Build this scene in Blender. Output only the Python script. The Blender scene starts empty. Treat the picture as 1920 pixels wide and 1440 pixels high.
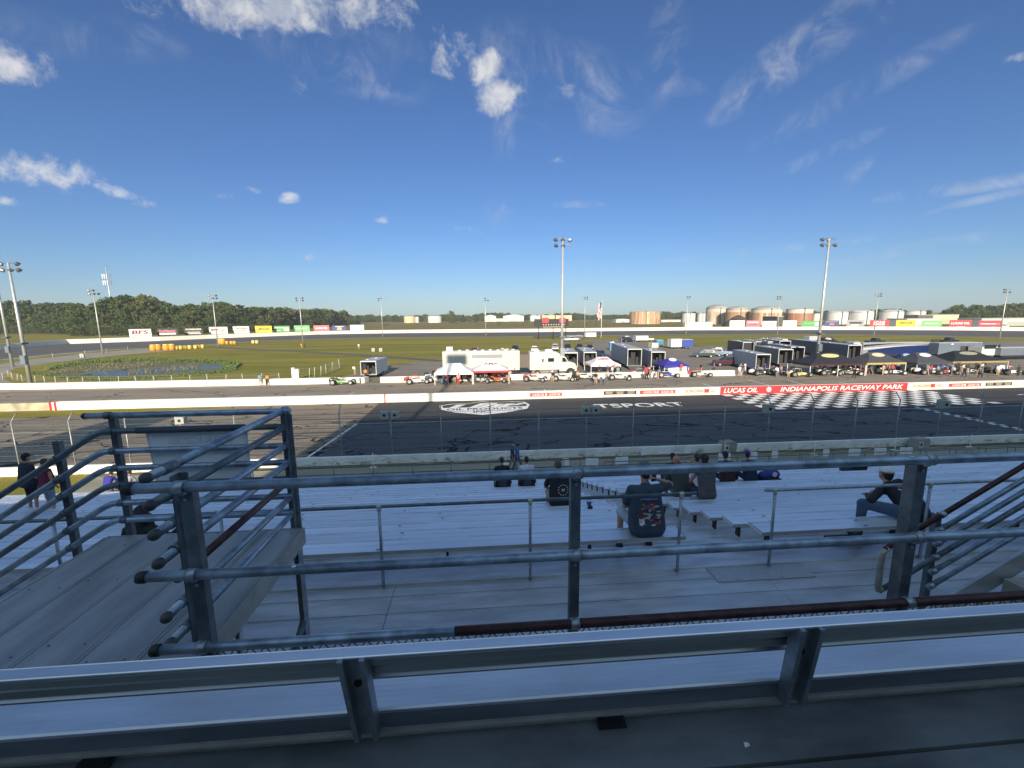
import bpy, math, random
from mathutils import Vector, Matrix
R = math.radians
rnd = random.Random(7)
S = bpy.context.scene
COL = S.collection
# ------------------------------------------------------------------ camera
FPX, CAMH = 810.0, 9.8
PITCH, YAW, ROLL = math.atan(130/FPX), R(4.4), math.atan(.0088)
fw = Vector((math.sin(YAW)*math.cos(PITCH), math.cos(YAW)*math.cos(PITCH), -math.sin(PITCH)))
rt0 = Vector((math.cos(YAW), -math.sin(YAW), 0)); up0 = rt0.cross(fw)
rt = math.cos(ROLL)*rt0 - math.sin(ROLL)*up0
up = math.sin(ROLL)*rt0 + math.cos(ROLL)*up0
cd = bpy.data.cameras.new('camera'); cam = bpy.data.objects.new('camera', cd); COL.objects.link(cam)
m = Matrix((rt, up, -fw)).transposed().to_4x4(); m.translation = (0, 0, CAMH)
cam.matrix_world = m
cd.sensor_width = 36; cd.lens = 36*FPX/1920; cd.clip_start = .05; cd.clip_end = 6000
S.camera = cam
# surveying helpers: the photograph is 1920 x 1440 px; a pixel and one known plane give a point in the place
EYE = Vector((0, 0, CAMH))
def ray(u, v): return fw + rt*((u-960)/FPX) - up*((v-720)/FPX)
def G(u, v, z=0.0):
    d = ray(u, v); return EYE + d*((z-CAMH)/d.z)
def PY(u, v, Y):
    d = ray(u, v); return EYE + d*(Y/d.y)
def depth(p): return (Vector(p)-EYE).dot(fw)
# ------------------------------------------------------------------ light
SUN_EL, SUN_AZ = R(20.5), R(6)         # shadows run away from the grandstand, 6 deg towards +x
sd = Vector((math.sin(SUN_AZ)*math.cos(SUN_EL), math.cos(SUN_AZ)*math.cos(SUN_EL), -math.sin(SUN_EL)))
sl = bpy.data.lights.new('sun', 'SUN'); so = bpy.data.objects.new('sun', sl); COL.objects.link(so)
sl.energy = 5.0; sl.angle = R(.5); sl.color = (1.0, .87, .68)
so.rotation_euler = sd.to_track_quat('-Z', 'Y').to_euler(); so.location = (-20, -60, 60)
S.view_settings.view_transform = 'Standard'; S.view_settings.look = 'None'
S.view_settings.exposure = 0.6; S.view_settings.gamma = 1.0
# ------------------------------------------------------------------ node helper
class NT:
    def __init__(s, tree): s.t = tree; s.n = tree.nodes; s.l = tree.links
    def add(s, typ, **kw):
        n = s.n.new(typ)
        for k, v in kw.items(): setattr(n, k, v)
        return n
    def put(s, sock, val):
        if hasattr(val, 'is_output') or isinstance(val, bpy.types.NodeSocket): s.l.new(val, sock)
        else: sock.default_value = val
    def math(s, op, a, b=None, c=None, clamp=False):
        n = s.add('ShaderNodeMath', operation=op, use_clamp=clamp)
        s.put(n.inputs[0], a)
        if b is not None: s.put(n.inputs[1], b)
        if c is not None: s.put(n.inputs[2], c)
        return n.outputs[0]
    def vmath(s, op, a, b=None):
        n = s.add('ShaderNodeVectorMath', operation=op); s.put(n.inputs[0], a)
        if b is not None: s.put(n.inputs[1], b)
        return n.outputs[1] if op in ('DOT_PRODUCT', 'LENGTH') else n.outputs[0]
    def noise(s, vec, scale, detail=4, rough=.55, dist=0.0):
        n = s.add('ShaderNodeTexNoise'); s.put(n.inputs['Vector'], vec)
        n.inputs['Scale'].default_value = scale; n.inputs['Detail'].default_value = detail
        n.inputs['Roughness'].default_value = rough; n.inputs['Distortion'].default_value = dist
        return n.outputs['Fac']
    def step(s, x, a, b, smooth=True):
        n = s.add('ShaderNodeMapRange', interpolation_type='SMOOTHSTEP' if smooth else 'LINEAR')
        s.put(n.inputs[0], x); n.inputs[1].default_value = a; n.inputs[2].default_value = b
        n.inputs[3].default_value = 0; n.inputs[4].default_value = 1
        return n.outputs[0]
    def mix(s, f, a, b):
        n = s.add('ShaderNodeMix', data_type='RGBA'); s.put(n.inputs[0], f)
        s.put(n.inputs[6], a if not isinstance(a, tuple) else (*a[:3], 1))
        s.put(n.inputs[7], b if not isinstance(b, tuple) else (*b[:3], 1))
        return n.outputs[2]
    def scalev(s, vec, sc):
        n = s.add('ShaderNodeMapping'); s.put(n.inputs[0], vec); n.inputs['Scale'].default_value = sc
        return n.outputs[0]
# ------------------------------------------------------------------ world: Nishita sky with clouds by direction
SKYT = (.76, .95, 1.24)
W = bpy.data.worlds.new('World'); S.world = W; W.use_nodes = True
w = NT(W.node_tree); w.n.clear()
sky = w.add('ShaderNodeTexSky', sky_type='NISHITA', sun_disc=False)
sky.sun_elevation = SUN_EL; sky.sun_rotation = math.atan2(-sd.x, -sd.y)
sky.altitude = 100; sky.air_density = 1.0; sky.dust_density = .2; sky.ozone_density = 4.0
tc = w.add('ShaderNodeTexCoord'); D = tc.outputs['Generated']
def blob(u, v, wu, wv, rot=0):
    """angular ellipse centred on the sky direction seen at (u, v): 0 at the centre, 1 at the rim"""
    c = ray(u, v).normalized(); a = ray(u+40*math.cos(R(rot)), v+40*math.sin(R(rot))).normalized()-c
    a.normalize(); b = c.cross(a).normalized()
    px = FPX*ray(u, v).length**1.5
    du = w.math('DIVIDE', w.vmath('DOT_PRODUCT', D, tuple(a)), wu/px)
    off = c.dot(a)/(wu/px)
    du = w.math('SUBTRACT', du, off)
    dv = w.math('DIVIDE', w.vmath('DOT_PRODUCT', D, tuple(b)), wv/px)
    q = w.math('ADD', w.math('MULTIPLY', du, du), w.math('MULTIPLY', dv, dv))
    front = w.step(w.vmath('DOT_PRODUCT', D, tuple(c)), .3, .6)
    return w.math('MULTIPLY', w.math('SUBTRACT', 1.0, q, clamp=True), front)
nz = w.noise(D, 15, 9, .66, .5); nzh = w.noise(D, 60, 5, .7, .3)
cum = None
for (u, v, wu, wv, ro, st) in [(848, 98, 50, 34, -8, 1), (908, 128, 42, 26, -18, 1.15), (936, 181, 46, 27, -18, 1.15), (84, 318, 92, 34, 8, 1.1),
        (8, 116, 78, 44, 12, 1.15), (500, 4, 190, 52, 2, 1.1), (640, 8, 150, 40, 8, .9), (205, 356, 50, 13, 14, .9), (560, 166, 26, 20, 30, .75),
        (545, 371, 20, 9, -12, 1), (716, 413, 16, 8, -10, .9), (578, 481, 15, 9, 0, 1), (1056, 299, 22, 7, -12, .8),
        (418, 369, 26, 8, 2, .75), (478, 357, 22, 7, 3, .75), (14, 377, 26, 9, 0, .75), (264, 383, 26, 8, 0, .6), (1062, 173, 24, 13, 10, .8),
        (968, 79, 34, 10, 8, .6), (1905, 107, 24, 10, -10, .8), (885, 432, 36, 6, 10, .6), (755, 360, 22, 6, -12, .55), (180, 396, 24, 5, 5, .5)]:
    b = w.math('MULTIPLY', blob(u, v, wu*1.65, wv*1.75, ro), st)
    cum = b if cum is None else w.math('MAXIMUM', cum, b)
cumd = w.step(w.math('ADD', w.math('ADD', cum, w.math('MULTIPLY', w.math('SUBTRACT', nz, .5), 2.3)), w.math('MULTIPLY', w.math('SUBTRACT', nzh, .5), .9)), .5, 1.35)
cumd = w.math('MULTIPLY', cumd, w.step(cum, .0, .3))
wis = None
stn = w.noise(D, 11, 10, .66, .9)
for (u, v, wu, wv, ro, st) in [(640, 130, 150, 34, 20, .8), (990, 150, 120, 70, 30, .8), (1110, 170, 110, 55, 30, .8), (1250, 90, 40, 90, 0, .55), (1230, 155, 90, 18, 8, .6),
        (950, 235, 26, 60, 10, .65), (1440, 150, 120, 30, -35, .95), (1520, 80, 170, 40, -32, .95), (1640, 10, 160, 40, -28, .7), (1590, 180, 180, 24, -28, .6),
        (1545, 290, 90, 14, -22, .75), (1590, 340, 55, 14, -45, .8), (1800, 352, 140, 14, -8, .9), (1900, 340, 60, 12, -8, .9), (1860, 370, 80, 9, -12, .6),
        (1430, 470, 190, 7, -6, .6), (1590, 490, 170, 6, -8, .5), (1770, 455, 130, 12, -8, .45), (935, 392, 26, 34, 40, .75), (1085, 383, 46, 6, 0, .7),
        (230, 75, 110, 34, 8, .5), (60, 60, 120, 40, 10, .35), (1700, 410, 60, 5, -15, .5), (700, 80, 120, 60, 40, .45), (150, 530, 60, 5, 0, .35)]:
    b = w.math('MULTIPLY', blob(u, v, wu*1.25, wv*1.4, ro), st)
    wis = b if wis is None else w.math('MAXIMUM', wis, b)
wisd = w.math('MULTIPLY', w.math('MULTIPLY', wis, w.step(stn, .40, .74)), .5)
alpha = w.math('MAXIMUM', w.math('MULTIPLY', cumd, .82), wisd, clamp=True)
shade = w.step(w.noise(w.vmath('ADD', D, (0.0, 0.0, .03)), 14, 6, .6, .4), .35, .66)
ccol = w.mix(shade, (5.2, 5.8, 6.8), (10.5, 10.2, 9.8))
tint = w.vmath('MULTIPLY', sky.outputs[0], SKYT)
skyc = w.mix(alpha, tint, ccol)
# veil is brightness added to the unseen sky behind the viewer, lifting shaded surfaces
sky_fill = w.math('MULTIPLY', w.step(w.vmath('DOT_PRODUCT', D, (0.0, -.8, .6)), -.05, .75), w.step(w.noise(D, 3, 5, .6), .3, .6))
skyc = w.mix(w.math('MULTIPLY', sky_fill, .85), skyc, (6.4, 9.0, 11.0))
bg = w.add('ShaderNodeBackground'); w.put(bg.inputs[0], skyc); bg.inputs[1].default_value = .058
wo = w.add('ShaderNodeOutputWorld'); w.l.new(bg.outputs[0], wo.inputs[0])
# ------------------------------------------------------------------ materials
MAT = {}
def mat(name, col, rough=.6, metal=0.0, var=.12, scale=3.0, bump=0.0, coord='Object', spec=.5, trans=0.0, stretch=None, rnd_obj=0.0, emit=0):
    if name in MAT: return MAT[name]
    mm = bpy.data.materials.new(name); mm.use_nodes = True; t = NT(mm.node_tree); t.n.clear()
    out = t.add('ShaderNodeOutputMaterial'); b = t.add('ShaderNodeBsdfPrincipled'); t.l.new(b.outputs[0], out.inputs[0])
    tcn = t.add('ShaderNodeTexCoord'); vec = tcn.outputs[coord]
    if stretch: vec = t.scalev(vec, stretch)
    n = t.noise(vec, scale, 5, .6)
    f = t.step(n, .3, .7)
    c0 = tuple(max(0, x*(1-var)) for x in col); c1 = tuple(min(1, x*(1+var)) for x in col)
    c = t.mix(f, c0, c1)
    if rnd_obj:
        oi = t.add('ShaderNodeObjectInfo')
        hs = t.add('ShaderNodeHueSaturation'); t.put(hs.inputs['Color'], c)
        t.put(hs.inputs['Value'], t.math('ADD', 1-rnd_obj, t.math('MULTIPLY', oi.outputs['Random'], 2*rnd_obj)))
        t.put(hs.inputs['Hue'], t.math('ADD', .5-rnd_obj*.05, t.math('MULTIPLY', oi.outputs['Random'], .1*rnd_obj)))
        c = hs.outputs[0]
    t.put(b.inputs['Base Color'], c)
    t.put(b.inputs['Roughness'], t.math('ADD', rough-.08, t.math('MULTIPLY', n, .16)))
    b.inputs['Metallic'].default_value = metal
    b.inputs['Specular IOR Level'].default_value = spec
    if bump:
        bp = t.add('ShaderNodeBump'); bp.inputs['Strength'].default_value = bump; t.put(bp.inputs['Height'], n)
        bp.inputs['Distance'].default_value = .02; t.l.new(bp.outputs[0], b.inputs['Normal'])
    MAT[name] = mm; mm['_b'] = 1
    return mm
def bsdf(mm): return next(n for n in mm.node_tree.nodes if n.type == 'BSDF_PRINCIPLED')
def flat(col, rough=.6, metal=0.0, var=.06):
    return mat('paint_%02x%02x%02x_%d_%d' % (*(int(min(1, c)*255) for c in col), int(rough*100), int(metal*100)), col, rough, metal, var)
# ------------------------------------------------------------------ mesh builder
class MB:
    def __init__(s): s.v = []; s.f = []; s.m = []; s.sm = []
    def raw(s, vs, fs, mi=0, smooth=False):
        k = len(s.v); s.v += [tuple(x) for x in vs]
        for f in fs: s.f.append([i+k for i in f]); s.m.append(mi); s.sm.append(smooth)
        return s
    def box(s, x0, x1, y0, y1, z0, z1, mi=0, M=None):
        vs = [Vector((x, y, z)) for z in (z0, z1) for y in (y0, y1) for x in (x0, x1)]
        if M: vs = [M @ q for q in vs]
        return s.raw(vs, [(0, 2, 3, 1), (4, 5, 7, 6), (0, 1, 5, 4), (1, 3, 7, 5), (3, 2, 6, 7), (2, 0, 4, 6)], mi)
    def quad(s, a, b, c, d, mi=0): return s.raw([a, b, c, d], [(0, 1, 2, 3)], mi)
    def tube(s, p, q, r, r2=None, n=8, mi=0, caps=True, smooth=True):
        p, q = Vector(p), Vector(q); r2 = r if r2 is None else r2
        d = (q-p); 
        if d.length < 1e-6: return s
        d.normalize(); a = d.orthogonal().normalized(); b = d.cross(a)
        vs = [];
        for c, rr in ((p, r), (q, r2)):
            for i in range(n):
                t = 2*math.pi*(i+.5)/n; vs.append(c + a*math.cos(t)*rr + b*math.sin(t)*rr)
        s.raw(vs, [(i, (i+1) % n, n+(i+1) % n, n+i) for i in range(n)], mi, smooth)
        if caps:
            k = len(s.v)-2*n
            s.f.append([k+i for i in reversed(range(n))]); s.m.append(mi); s.sm.append(False)
            s.f.append([k+n+i for i in range(n)]); s.m.append(mi); s.sm.append(False)
        return s
    def path(s, pts, r, n=8, mi=0):
        pts = [Vector(p) for p in pts]; rings = []
        prev = None
        for i, p in enumerate(pts):
            d = (pts[min(i+1, len(pts)-1)]-pts[max(i-1, 0)]).normalized()
            a = d.orthogonal().normalized() if prev is None else (prev-d*prev.dot(d)).normalized()
            prev = a; b = d.cross(a)
            rr = r[i] if isinstance(r, (list, tuple)) else r
            rings.append([p + a*math.cos(2*math.pi*k/n)*rr + b*math.sin(2*math.pi*k/n)*rr for k in range(n)])
        return s.loft(rings, mi, True, True)
    def loft(s, rings, mi=0, smooth=True, caps=True):
        n = len(rings[0]); k = len(s.v); s.v += [tuple(p) for r_ in rings for p in r_]
        for j in range(len(rings)-1):
            for i in range(n):
                s.f.append([k+j*n+i, k+j*n+(i+1) % n, k+(j+1)*n+(i+1) % n, k+(j+1)*n+i]); s.m.append(mi); s.sm.append(smooth)
        if caps:
            s.f.append([k+i for i in reversed(range(n))]); s.m.append(mi); s.sm.append(False)
            e = k+(len(rings)-1)*n; s.f.append([e+i for i in range(n)]); s.m.append(mi); s.sm.append(False)
        return s
    def lathe(s, prof, c=(0, 0, 0), n=16, mi=0, smooth=True, axis='z', caps=True):
        rings = []
        for (r, h) in prof:
            ring = []
            for i in range(n):
                t = 2*math.pi*i/n; x, y = r*math.cos(t), r*math.sin(t)
                ring.append(Vector(c)+(Vector((x, y, h)) if axis == 'z' else Vector((x, h, -y)) if axis == 'y' else Vector((h, x, y))))
            rings.append(ring)
        return s.loft(rings, mi, smooth, caps)
    def ell(s, c, r, n=10, m_=7, mi=0, smooth=True):
        c = Vector(c); rings = []
        for j in range(m_):
            ph = -math.pi/2 + math.pi*(j+.02*(j == 0)-.02*(j == m_-1))/(m_-1)
            ph = max(-1.54, min(1.54, ph))
            rings.append([c+Vector((r[0]*math.cos(ph)*math.cos(2*math.pi*i/n), r[1]*math.cos(ph)*math.sin(2*math.pi*i/n), r[2]*math.sin(ph))) for i in range(n)])
        return s.loft(rings, mi, smooth, True)
    def prism(s, poly, a0, a1, plane='xz', mi=0):
        """poly in the given plane, extruded along the third axis from a0 to a1"""
        def P(u, v, a): return {'xz': (u, a, v), 'yz': (a, u, v), 'xy': (u, v, a)}[plane]
        n = len(poly); vs = [P(*p, a0) for p in poly]+[P(*p, a1) for p in poly]
        return s.raw(vs, [tuple(range(n)), tuple(reversed(range(n, 2*n)))]+[(i, i+n, (i+1) % n+n, (i+1) % n) for i in range(n)], mi)
    def mesh(s, name, mats):
        me = bpy.data.meshes.new(name); me.from_pydata(s.v, [], s.f)
        for x in mats: me.materials.append(x)
        for p, mi, sm in zip(me.polygons, s.m, s.sm): p.material_index = mi; p.use_smooth = sm
        me.update(); return me
def fixn(me):
    import bmesh
    b = bmesh.new(); b.from_mesh(me); bmesh.ops.recalc_face_normals(b, faces=b.faces); b.to_mesh(me); b.free(); return me
def obj(name, mb, mats, parent=None, loc=None, rot=0, fix=True):
    me = mb if isinstance(mb, bpy.types.Mesh) else mb.mesh(name, mats if isinstance(mats, (list, tuple)) else [mats])
    if fix and not isinstance(mb, bpy.types.Mesh): fixn(me)
    o = bpy.data.objects.new(name, me); COL.objects.link(o)
    if parent: o.parent = parent
    if loc is not None: o.location = loc
    if rot: o.rotation_euler = (0, 0, rot)
    return o
def tag(o, label, cat, group=None):
    o['label'] = label; o['category'] = cat
    if group: o['group'] = group
    return o
def thing(name, label, cat, loc=(0, 0, 0), rot=0, group=None):
    o = bpy.data.objects.new(name, None); COL.objects.link(o); o.empty_display_size = .2
    o.location = loc; o.rotation_euler = (0, 0, rot); return tag(o, label, cat, group)
def struct(o): o['kind'] = 'structure'; return o
def dup(root, loc, rot=None, label=None, group=None, scale=None):
    r_ = root.copy(); COL.objects.link(r_); r_.location = loc
    if rot is not None: r_.rotation_euler = (0, 0, rot)
    if scale: r_.scale = (scale,)*3 if not isinstance(scale, tuple) else scale
    if label: r_['label'] = label
    if group: r_['group'] = group
    def rec(a, b):
        for ch in list(a.children):
            c = ch.copy(); COL.objects.link(c); c.parent = b; rec(ch, c)
    rec(root, r_); return r_
def text(name, body, mt, parent, W_, H_, M, ext=.004, shear=0.0, bold=0.0):
    cu = bpy.data.curves.new(name, 'FONT'); cu.body = body; cu.extrude = .01; cu.shear = shear; cu.offset = bold
    cu.align_x = 'CENTER'; cu.resolution_u = 3
    t = bpy.data.objects.new('tmp', cu); COL.objects.link(t)
    dg = bpy.context.evaluated_depsgraph_get(); me = bpy.data.meshes.new_from_object(t.evaluated_get(dg))
    bpy.data.objects.remove(t); bpy.data.curves.remove(cu)
    xs = [q.co.x for q in me.vertices]; ys = [q.co.y for q in me.vertices]
    if not xs: return None
    x0, x1, y0, y1 = min(xs), max(xs), min(ys), max(ys)
    for q in me.vertices:
        q.co = M @ Vector(((q.co.x-(x0+x1)/2)/(x1-x0)*W_, (q.co.y-(y0+y1)/2)/(y1-y0)*H_, q.co.z/.01*ext))
    me.materials.clear(); me.materials.append(mt); me.name = name
    o = bpy.data.objects.new(name, me); COL.objects.link(o); o.parent = parent; return o
# text plane facing the camera side (-Y): local x -> +X, local y -> +Z, normal -> -Y
def MF(x, y, z): return Matrix(((1, 0, 0, x), (0, 0, -1, y), (0, 1, 0, z), (0, 0, 0, 1)))
def MG(x, y, z): return Matrix(((1, 0, 0, x), (0, 1, 0, y), (0, 0, 1, z), (0, 0, 0, 1)))
ORD = ['first', 'second', 'third', 'fourth', 'fifth', 'sixth', 'seventh', 'eighth', 'ninth', 'tenth', 'eleventh', 'twelfth', 'thirteenth', 'fourteenth',
       'fifteenth', 'sixteenth', 'seventeenth', 'eighteenth', 'nineteenth', 'twentieth', 'twenty-first', 'twenty-second', 'twenty-third', 'twenty-fourth', 'twenty-fifth']
white_wall = mat('painted_concrete', (.78, .74, .64), .7, 0, .06, 1.2, .1)
asph_dark = (.045, .046, .05)
galv = mat('galvanised_steel', (.30, .34, .38), .42, .75, .22, 14, .05)
galv_dark = mat('weathered_steel', (.13, .165, .19), .5, .6, .3, 9, .08)
galv_pipe = mat('galvanised_pipe', (.27, .345, .43), .42, .7, .34, 9, .12, stretch=(1, 1, 1))
rust_pipe = mat('rust_brown_pipe', (.055, .022, .024), .5, .2, .5, 14, .1)
alum = mat('bench_aluminium', (.86, .88, .90), .38, .85, .06, 5, .03, stretch=(.25, 3, 3))
alum_dull = mat('deck_aluminium', (.52, .53, .545), .45, .6, .2, 3, .06, stretch=(.4, 2, 2))
alum_edge = mat('bench_edge', (.42, .42, .40), .5, .4, .15, 4)
blackm = flat((.015, .015, .017), .6); whitep = flat((.8, .8, .78), .5); red = flat((.55, .03, .035), .5)
rubber = flat((.02, .02, .022), .85); chrome = flat((.6, .6, .62), .3, .8); glass_d = flat((.02, .025, .03), .12)
polem = mat('pole_steel', (.52, .52, .5), .45, .45, .08, 2)
# ------------------------------------------------------------------ ground sheets
def asphalt(name, c0, c1, crack=(.012, .013, .016), cs=.3, cw=.03, cracks=True, seam=0, streak=0):
    mm = bpy.data.materials.new(name); mm.use_nodes = True; t = NT(mm.node_tree); t.n.clear()
    out = t.add('ShaderNodeOutputMaterial'); b = t.add('ShaderNodeBsdfPrincipled'); t.l.new(b.outputs[0], out.inputs[0])
    p = t.add('ShaderNodeTexCoord').outputs['Object']
    f = t.step(t.noise(t.scalev(p, (.25, 1, 1)), .35, 6, .65), .3, .7)
    c = t.mix(f, c0, c1)
    fine = t.noise(p, 9, 3, .7); c = t.mix(t.math('MULTIPLY', t.step(fine, .45, .8), .35), c, tuple(x*.6 for x in c0))
    if streak:
        st = t.step(t.noise(t.scalev(p, (.03, 1.3, 1)), 1.0, 4, .6), .5, .75); c = t.mix(t.math('MULTIPLY', st, streak), c, tuple(x*.45 for x in c0))
    if cracks:
        nn = t.add('ShaderNodeTexNoise'); t.put(nn.inputs['Vector'], p); nn.inputs['Scale'].default_value = .5; nn.inputs['Detail'].default_value = 5
        dv = t.vmath('ADD', t.vmath('MULTIPLY', nn.outputs['Color'], (2.6, 2.2, 0.0)), t.scalev(p, (.45, 1, 1)))
        vo = t.add('ShaderNodeTexVoronoi', feature='DISTANCE_TO_EDGE'); t.put(vo.inputs['Vector'], dv); vo.inputs['Scale'].default_value = cs
        line = t.math('SUBTRACT', 1.0, t.step(vo.outputs['Distance'], cw*.5, cw))
        gate = t.step(t.noise(p, .22, 2, .5), .46, .50)
        line = t.math('MULTIPLY', line, gate)
        if seam:
            sp = t.add('ShaderNodeSeparateXYZ'); t.put(sp.inputs[0], p)
            wob = t.math('MULTIPLY', t.math('SUBTRACT', t.noise(p, .5, 3, .6), .5), .35)
            yy = t.math('FRACT', t.math('DIVIDE', t.math('ADD', sp.outputs['Y'], wob), seam))
            l2 = t.math('LESS_THAN', t.math('ABSOLUTE', t.math('SUBTRACT', yy, .5)), .03)
            line = t.math('MAXIMUM', line, t.math('MULTIPLY', l2, t.step(t.noise(p, .3, 2, .5), .4, .5)))
        c = t.mix(line, c, crack)
    t.put(b.inputs['Base Color'], c); b.inputs['Roughness'].default_value = .85; b.inputs['Specular IOR Level'].default_value = .25
    bp = t.add('ShaderNodeBump'); bp.inputs['Strength'].default_value = .3; bp.inputs['Distance'].default_value = .01; t.put(bp.inputs['Height'], fine); t.l.new(bp.outputs[0], b.inputs['Normal'])
    return mm
def grassm(name, a, b_, c_):
    mm = bpy.data.materials.new(name); mm.use_nodes = True; t = NT(mm.node_tree); t.n.clear()
    out = t.add('ShaderNodeOutputMaterial'); b = t.add('ShaderNodeBsdfPrincipled'); t.l.new(b.outputs[0], out.inputs[0])
    p = t.add('ShaderNodeTexCoord').outputs['Object']
    c = t.mix(t.step(t.noise(t.scalev(p, (.3, 2.2, 1)), .06, 6, .65), .38, .62), a, b_)
    c = t.mix(t.math('MULTIPLY', t.step(t.noise(t.scalev(p, (.5, 2.4, 1)), .25, 6, .7), .5, .72), .75), c, c_)
    c = t.mix(t.math('MULTIPLY', t.step(t.noise(p, 6, 3, .7), .45, .7), .35), c, tuple(x*.55 for x in a))
    t.put(b.inputs['Base Color'], c); b.inputs['Roughness'].default_value = .95; b.inputs['Specular IOR Level'].default_value = .1
    bp = t.add('ShaderNodeBump'); bp.inputs['Strength'].default_value = .5; bp.inputs['Distance'].default_value = .1; t.put(bp.inputs['Height'], t.noise(p, 4, 4, .7)); t.l.new(bp.outputs[0], b.inputs['Normal'])
    return mm
grass = grassm('mown_grass', (.165, .165, .028), (.27, .225, .05), (.34, .25, .085))
field = grassm('field_crop', (.17, .14, .045), (.24, .18, .065), (.12, .13, .04))
old_asph = asphalt('old_track_asphalt', (.19, .155, .12), (.28, .23, .175), cs=.42, cw=.03, seam=1.9, streak=.5)
lane_asph = asphalt('cracked_lane_asphalt', (.078, .084, .092), (.105, .112, .122), crack=(.006, .007, .009), cs=.36, cw=.03, seam=1.6)
new_asph = asphalt('dark_new_asphalt', (.05, .05, .053), (.066, .066, .068), cracks=False, streak=.3)
pit_asph = asphalt('pit_lane_asphalt', (.22, .185, .145), (.31, .26, .205), cs=.3, cw=.012, streak=.35)
pad_asph = asphalt('paddock_asphalt', (.19, .165, .135), (.26, .225, .18), cs=.25, cw=.006, streak=.15)
oval_asph = asphalt('oval_asphalt', (.10, .095, .09), (.13, .12, .115), cracks=False, streak=.35)
conc = asphalt('concrete_strip', (.26, .235, .195), (.36, .33, .27), cracks=False)
walk_m = asphalt('spectator_path', (.24, .23, .18), (.33, .31, .24), cracks=False, streak=.25)
g = MB().quad((-3000, -400, 0), (3000, -400, 0), (3000, 4000, 0), (-3000, 4000, 0)); struct(obj('ground', g, grass, fix=False))
def sheet(name, pts, z, m_): 
    o = obj(name, MB().raw([(p[0], p[1], z) for p in pts], [tuple(range(len(pts)))]), m_, fix=False)
    if o.data.polygons[0].normal.z < 0: o.data.flip_normals()
    return struct(o)
def rect(x0, x1, y0, y1): return [(x0, y0), (x1, y0), (x1, y1), (x0, y1)]
sheet('track', rect(-160, 260, 29.1, 49.45), .004, old_asph)
sheet('track_lane', rect(-11.35, 260, 29.1, 39.6), .008, lane_asph)
sheet('track_resurfaced', rect(-11.35, 260, 39.6, 49.45), .010, new_asph)
sheet('grass_strip', [(-160, 44.6), (-46, 45.9), (-40, 46.6), (-34, 47.9), (-26, 49.2), (-26, 49.45), (-160, 49.45)], .012, grass)
sheet('pit_lane', rect(-160, 260, 50.1, 64.6), .006, pit_asph)
sheet('paddock', [(-24, 65.2), (-22, 73), (-20, 84), (-13, 93), (-8.3, 100), (4, 108), (14.5, 112), (36, 118), (58, 121), (68, 124), (100, 129), (170, 126), (400, 122), (400, 65.2)], .006, pad_asph)
sheet('access_road', [(28, 111), (37, 118), (48, 140), (52, 160), (40, 166), (20, 163), (20, 158), (38, 157), (40, 146), (26, 118)], .009, pad_asph)
sheet('paddock_strip', [(34, 119), (66, 126), (66, 136), (52, 150), (44, 150)], .012, pad_asph)
def lane(name, cp, wid, z, m_):
    pts = []; L = []; Rr = []
    cp = [Vector((*c, 0)) for c in cp]
    for i, p in enumerate(cp):
        d = (cp[min(i+1, len(cp)-1)]-cp[max(i-1, 0)]).normalized(); n = Vector((-d.y, d.x, 0))*wid/2
        L.append(p+n); Rr.append(p-n)
    mb = MB(); mb.raw([(q.x, q.y, z) for q in L+Rr], [(i, i+1, len(cp)+i+1, len(cp)+i) for i in range(len(cp)-1)])
    o = obj(name, mb, m_, fix=False)
    if o.data.polygons[0].normal.z < 0: o.data.flip_normals()
    return struct(o)
# path across the infield
ip = [G(*q) for q in [(400, 651), (450, 654), (560, 659), (660, 665), (750, 671), (830, 677)]]
lane('infield_path', [(p.x, p.y) for p in ip], 3.2, .01, oval_asph)
# far leg of the oval (wall foot / inner edge measured in the photograph)
outer = [G(*q) for q in [(-420, 674), (-200, 664), (-60, 657), (0, 655), (60, 650), (125, 645), (210, 642), (300, 639), (390, 635), (480, 631.5), (600, 627), (700, 625), (850, 623.5), (1000, 622.5), (1150, 620.5), (1300, 619), (1450, 618.5), (1600, 618.5), (1760, 619), (1920, 620.5), (2100, 622), (2400, 626)]]
inner = [G(*q) for q in [(-420, 700), (-200, 686), (-60, 678), (0, 674), (60, 668), (125, 662), (210, 655), (300, 651), (390, 646), (480, 639.5), (600, 635.5), (700, 633), (850, 631.5), (1000, 630.5), (1150, 628.5), (1300, 627), (1450, 626.5), (1600, 627), (1760, 629.5), (1920, 633), (2100, 636), (2400, 645)]]
mb = MB(); n = len(outer); mb.raw([(q.x, q.y, .012) for q in outer+inner], [(i, i+1, n+i+1, n+i) for i in range(n-1)]); struct(obj('oval_track', mb, oval_asph))
mb = MB(); ap = [p+(p-Vector((20, 110, 0))).normalized()*-3.0 for p in inner]
mb.raw([(q.x, q.y, .014) for q in inner+ap], [(i, i+1, n+i+1, n+i) for i in range(n-1)]); struct(obj('oval_apron', mb, conc))
# access road sweeping round the pond at left
def gp(L): return [(G(*q).x, G(*q).y) for q in L]
sheet('service_road', gp([(-300, 760), (-120, 700), (0, 683), (60, 674), (170, 662), (260, 655), (330, 653), (330, 657), (200, 668), (90, 682), (30, 690), (5, 703), (8, 712), (30, 720), (60, 726), (100, 728), (0, 730), (-300, 790)]), .010, conc)
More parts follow.
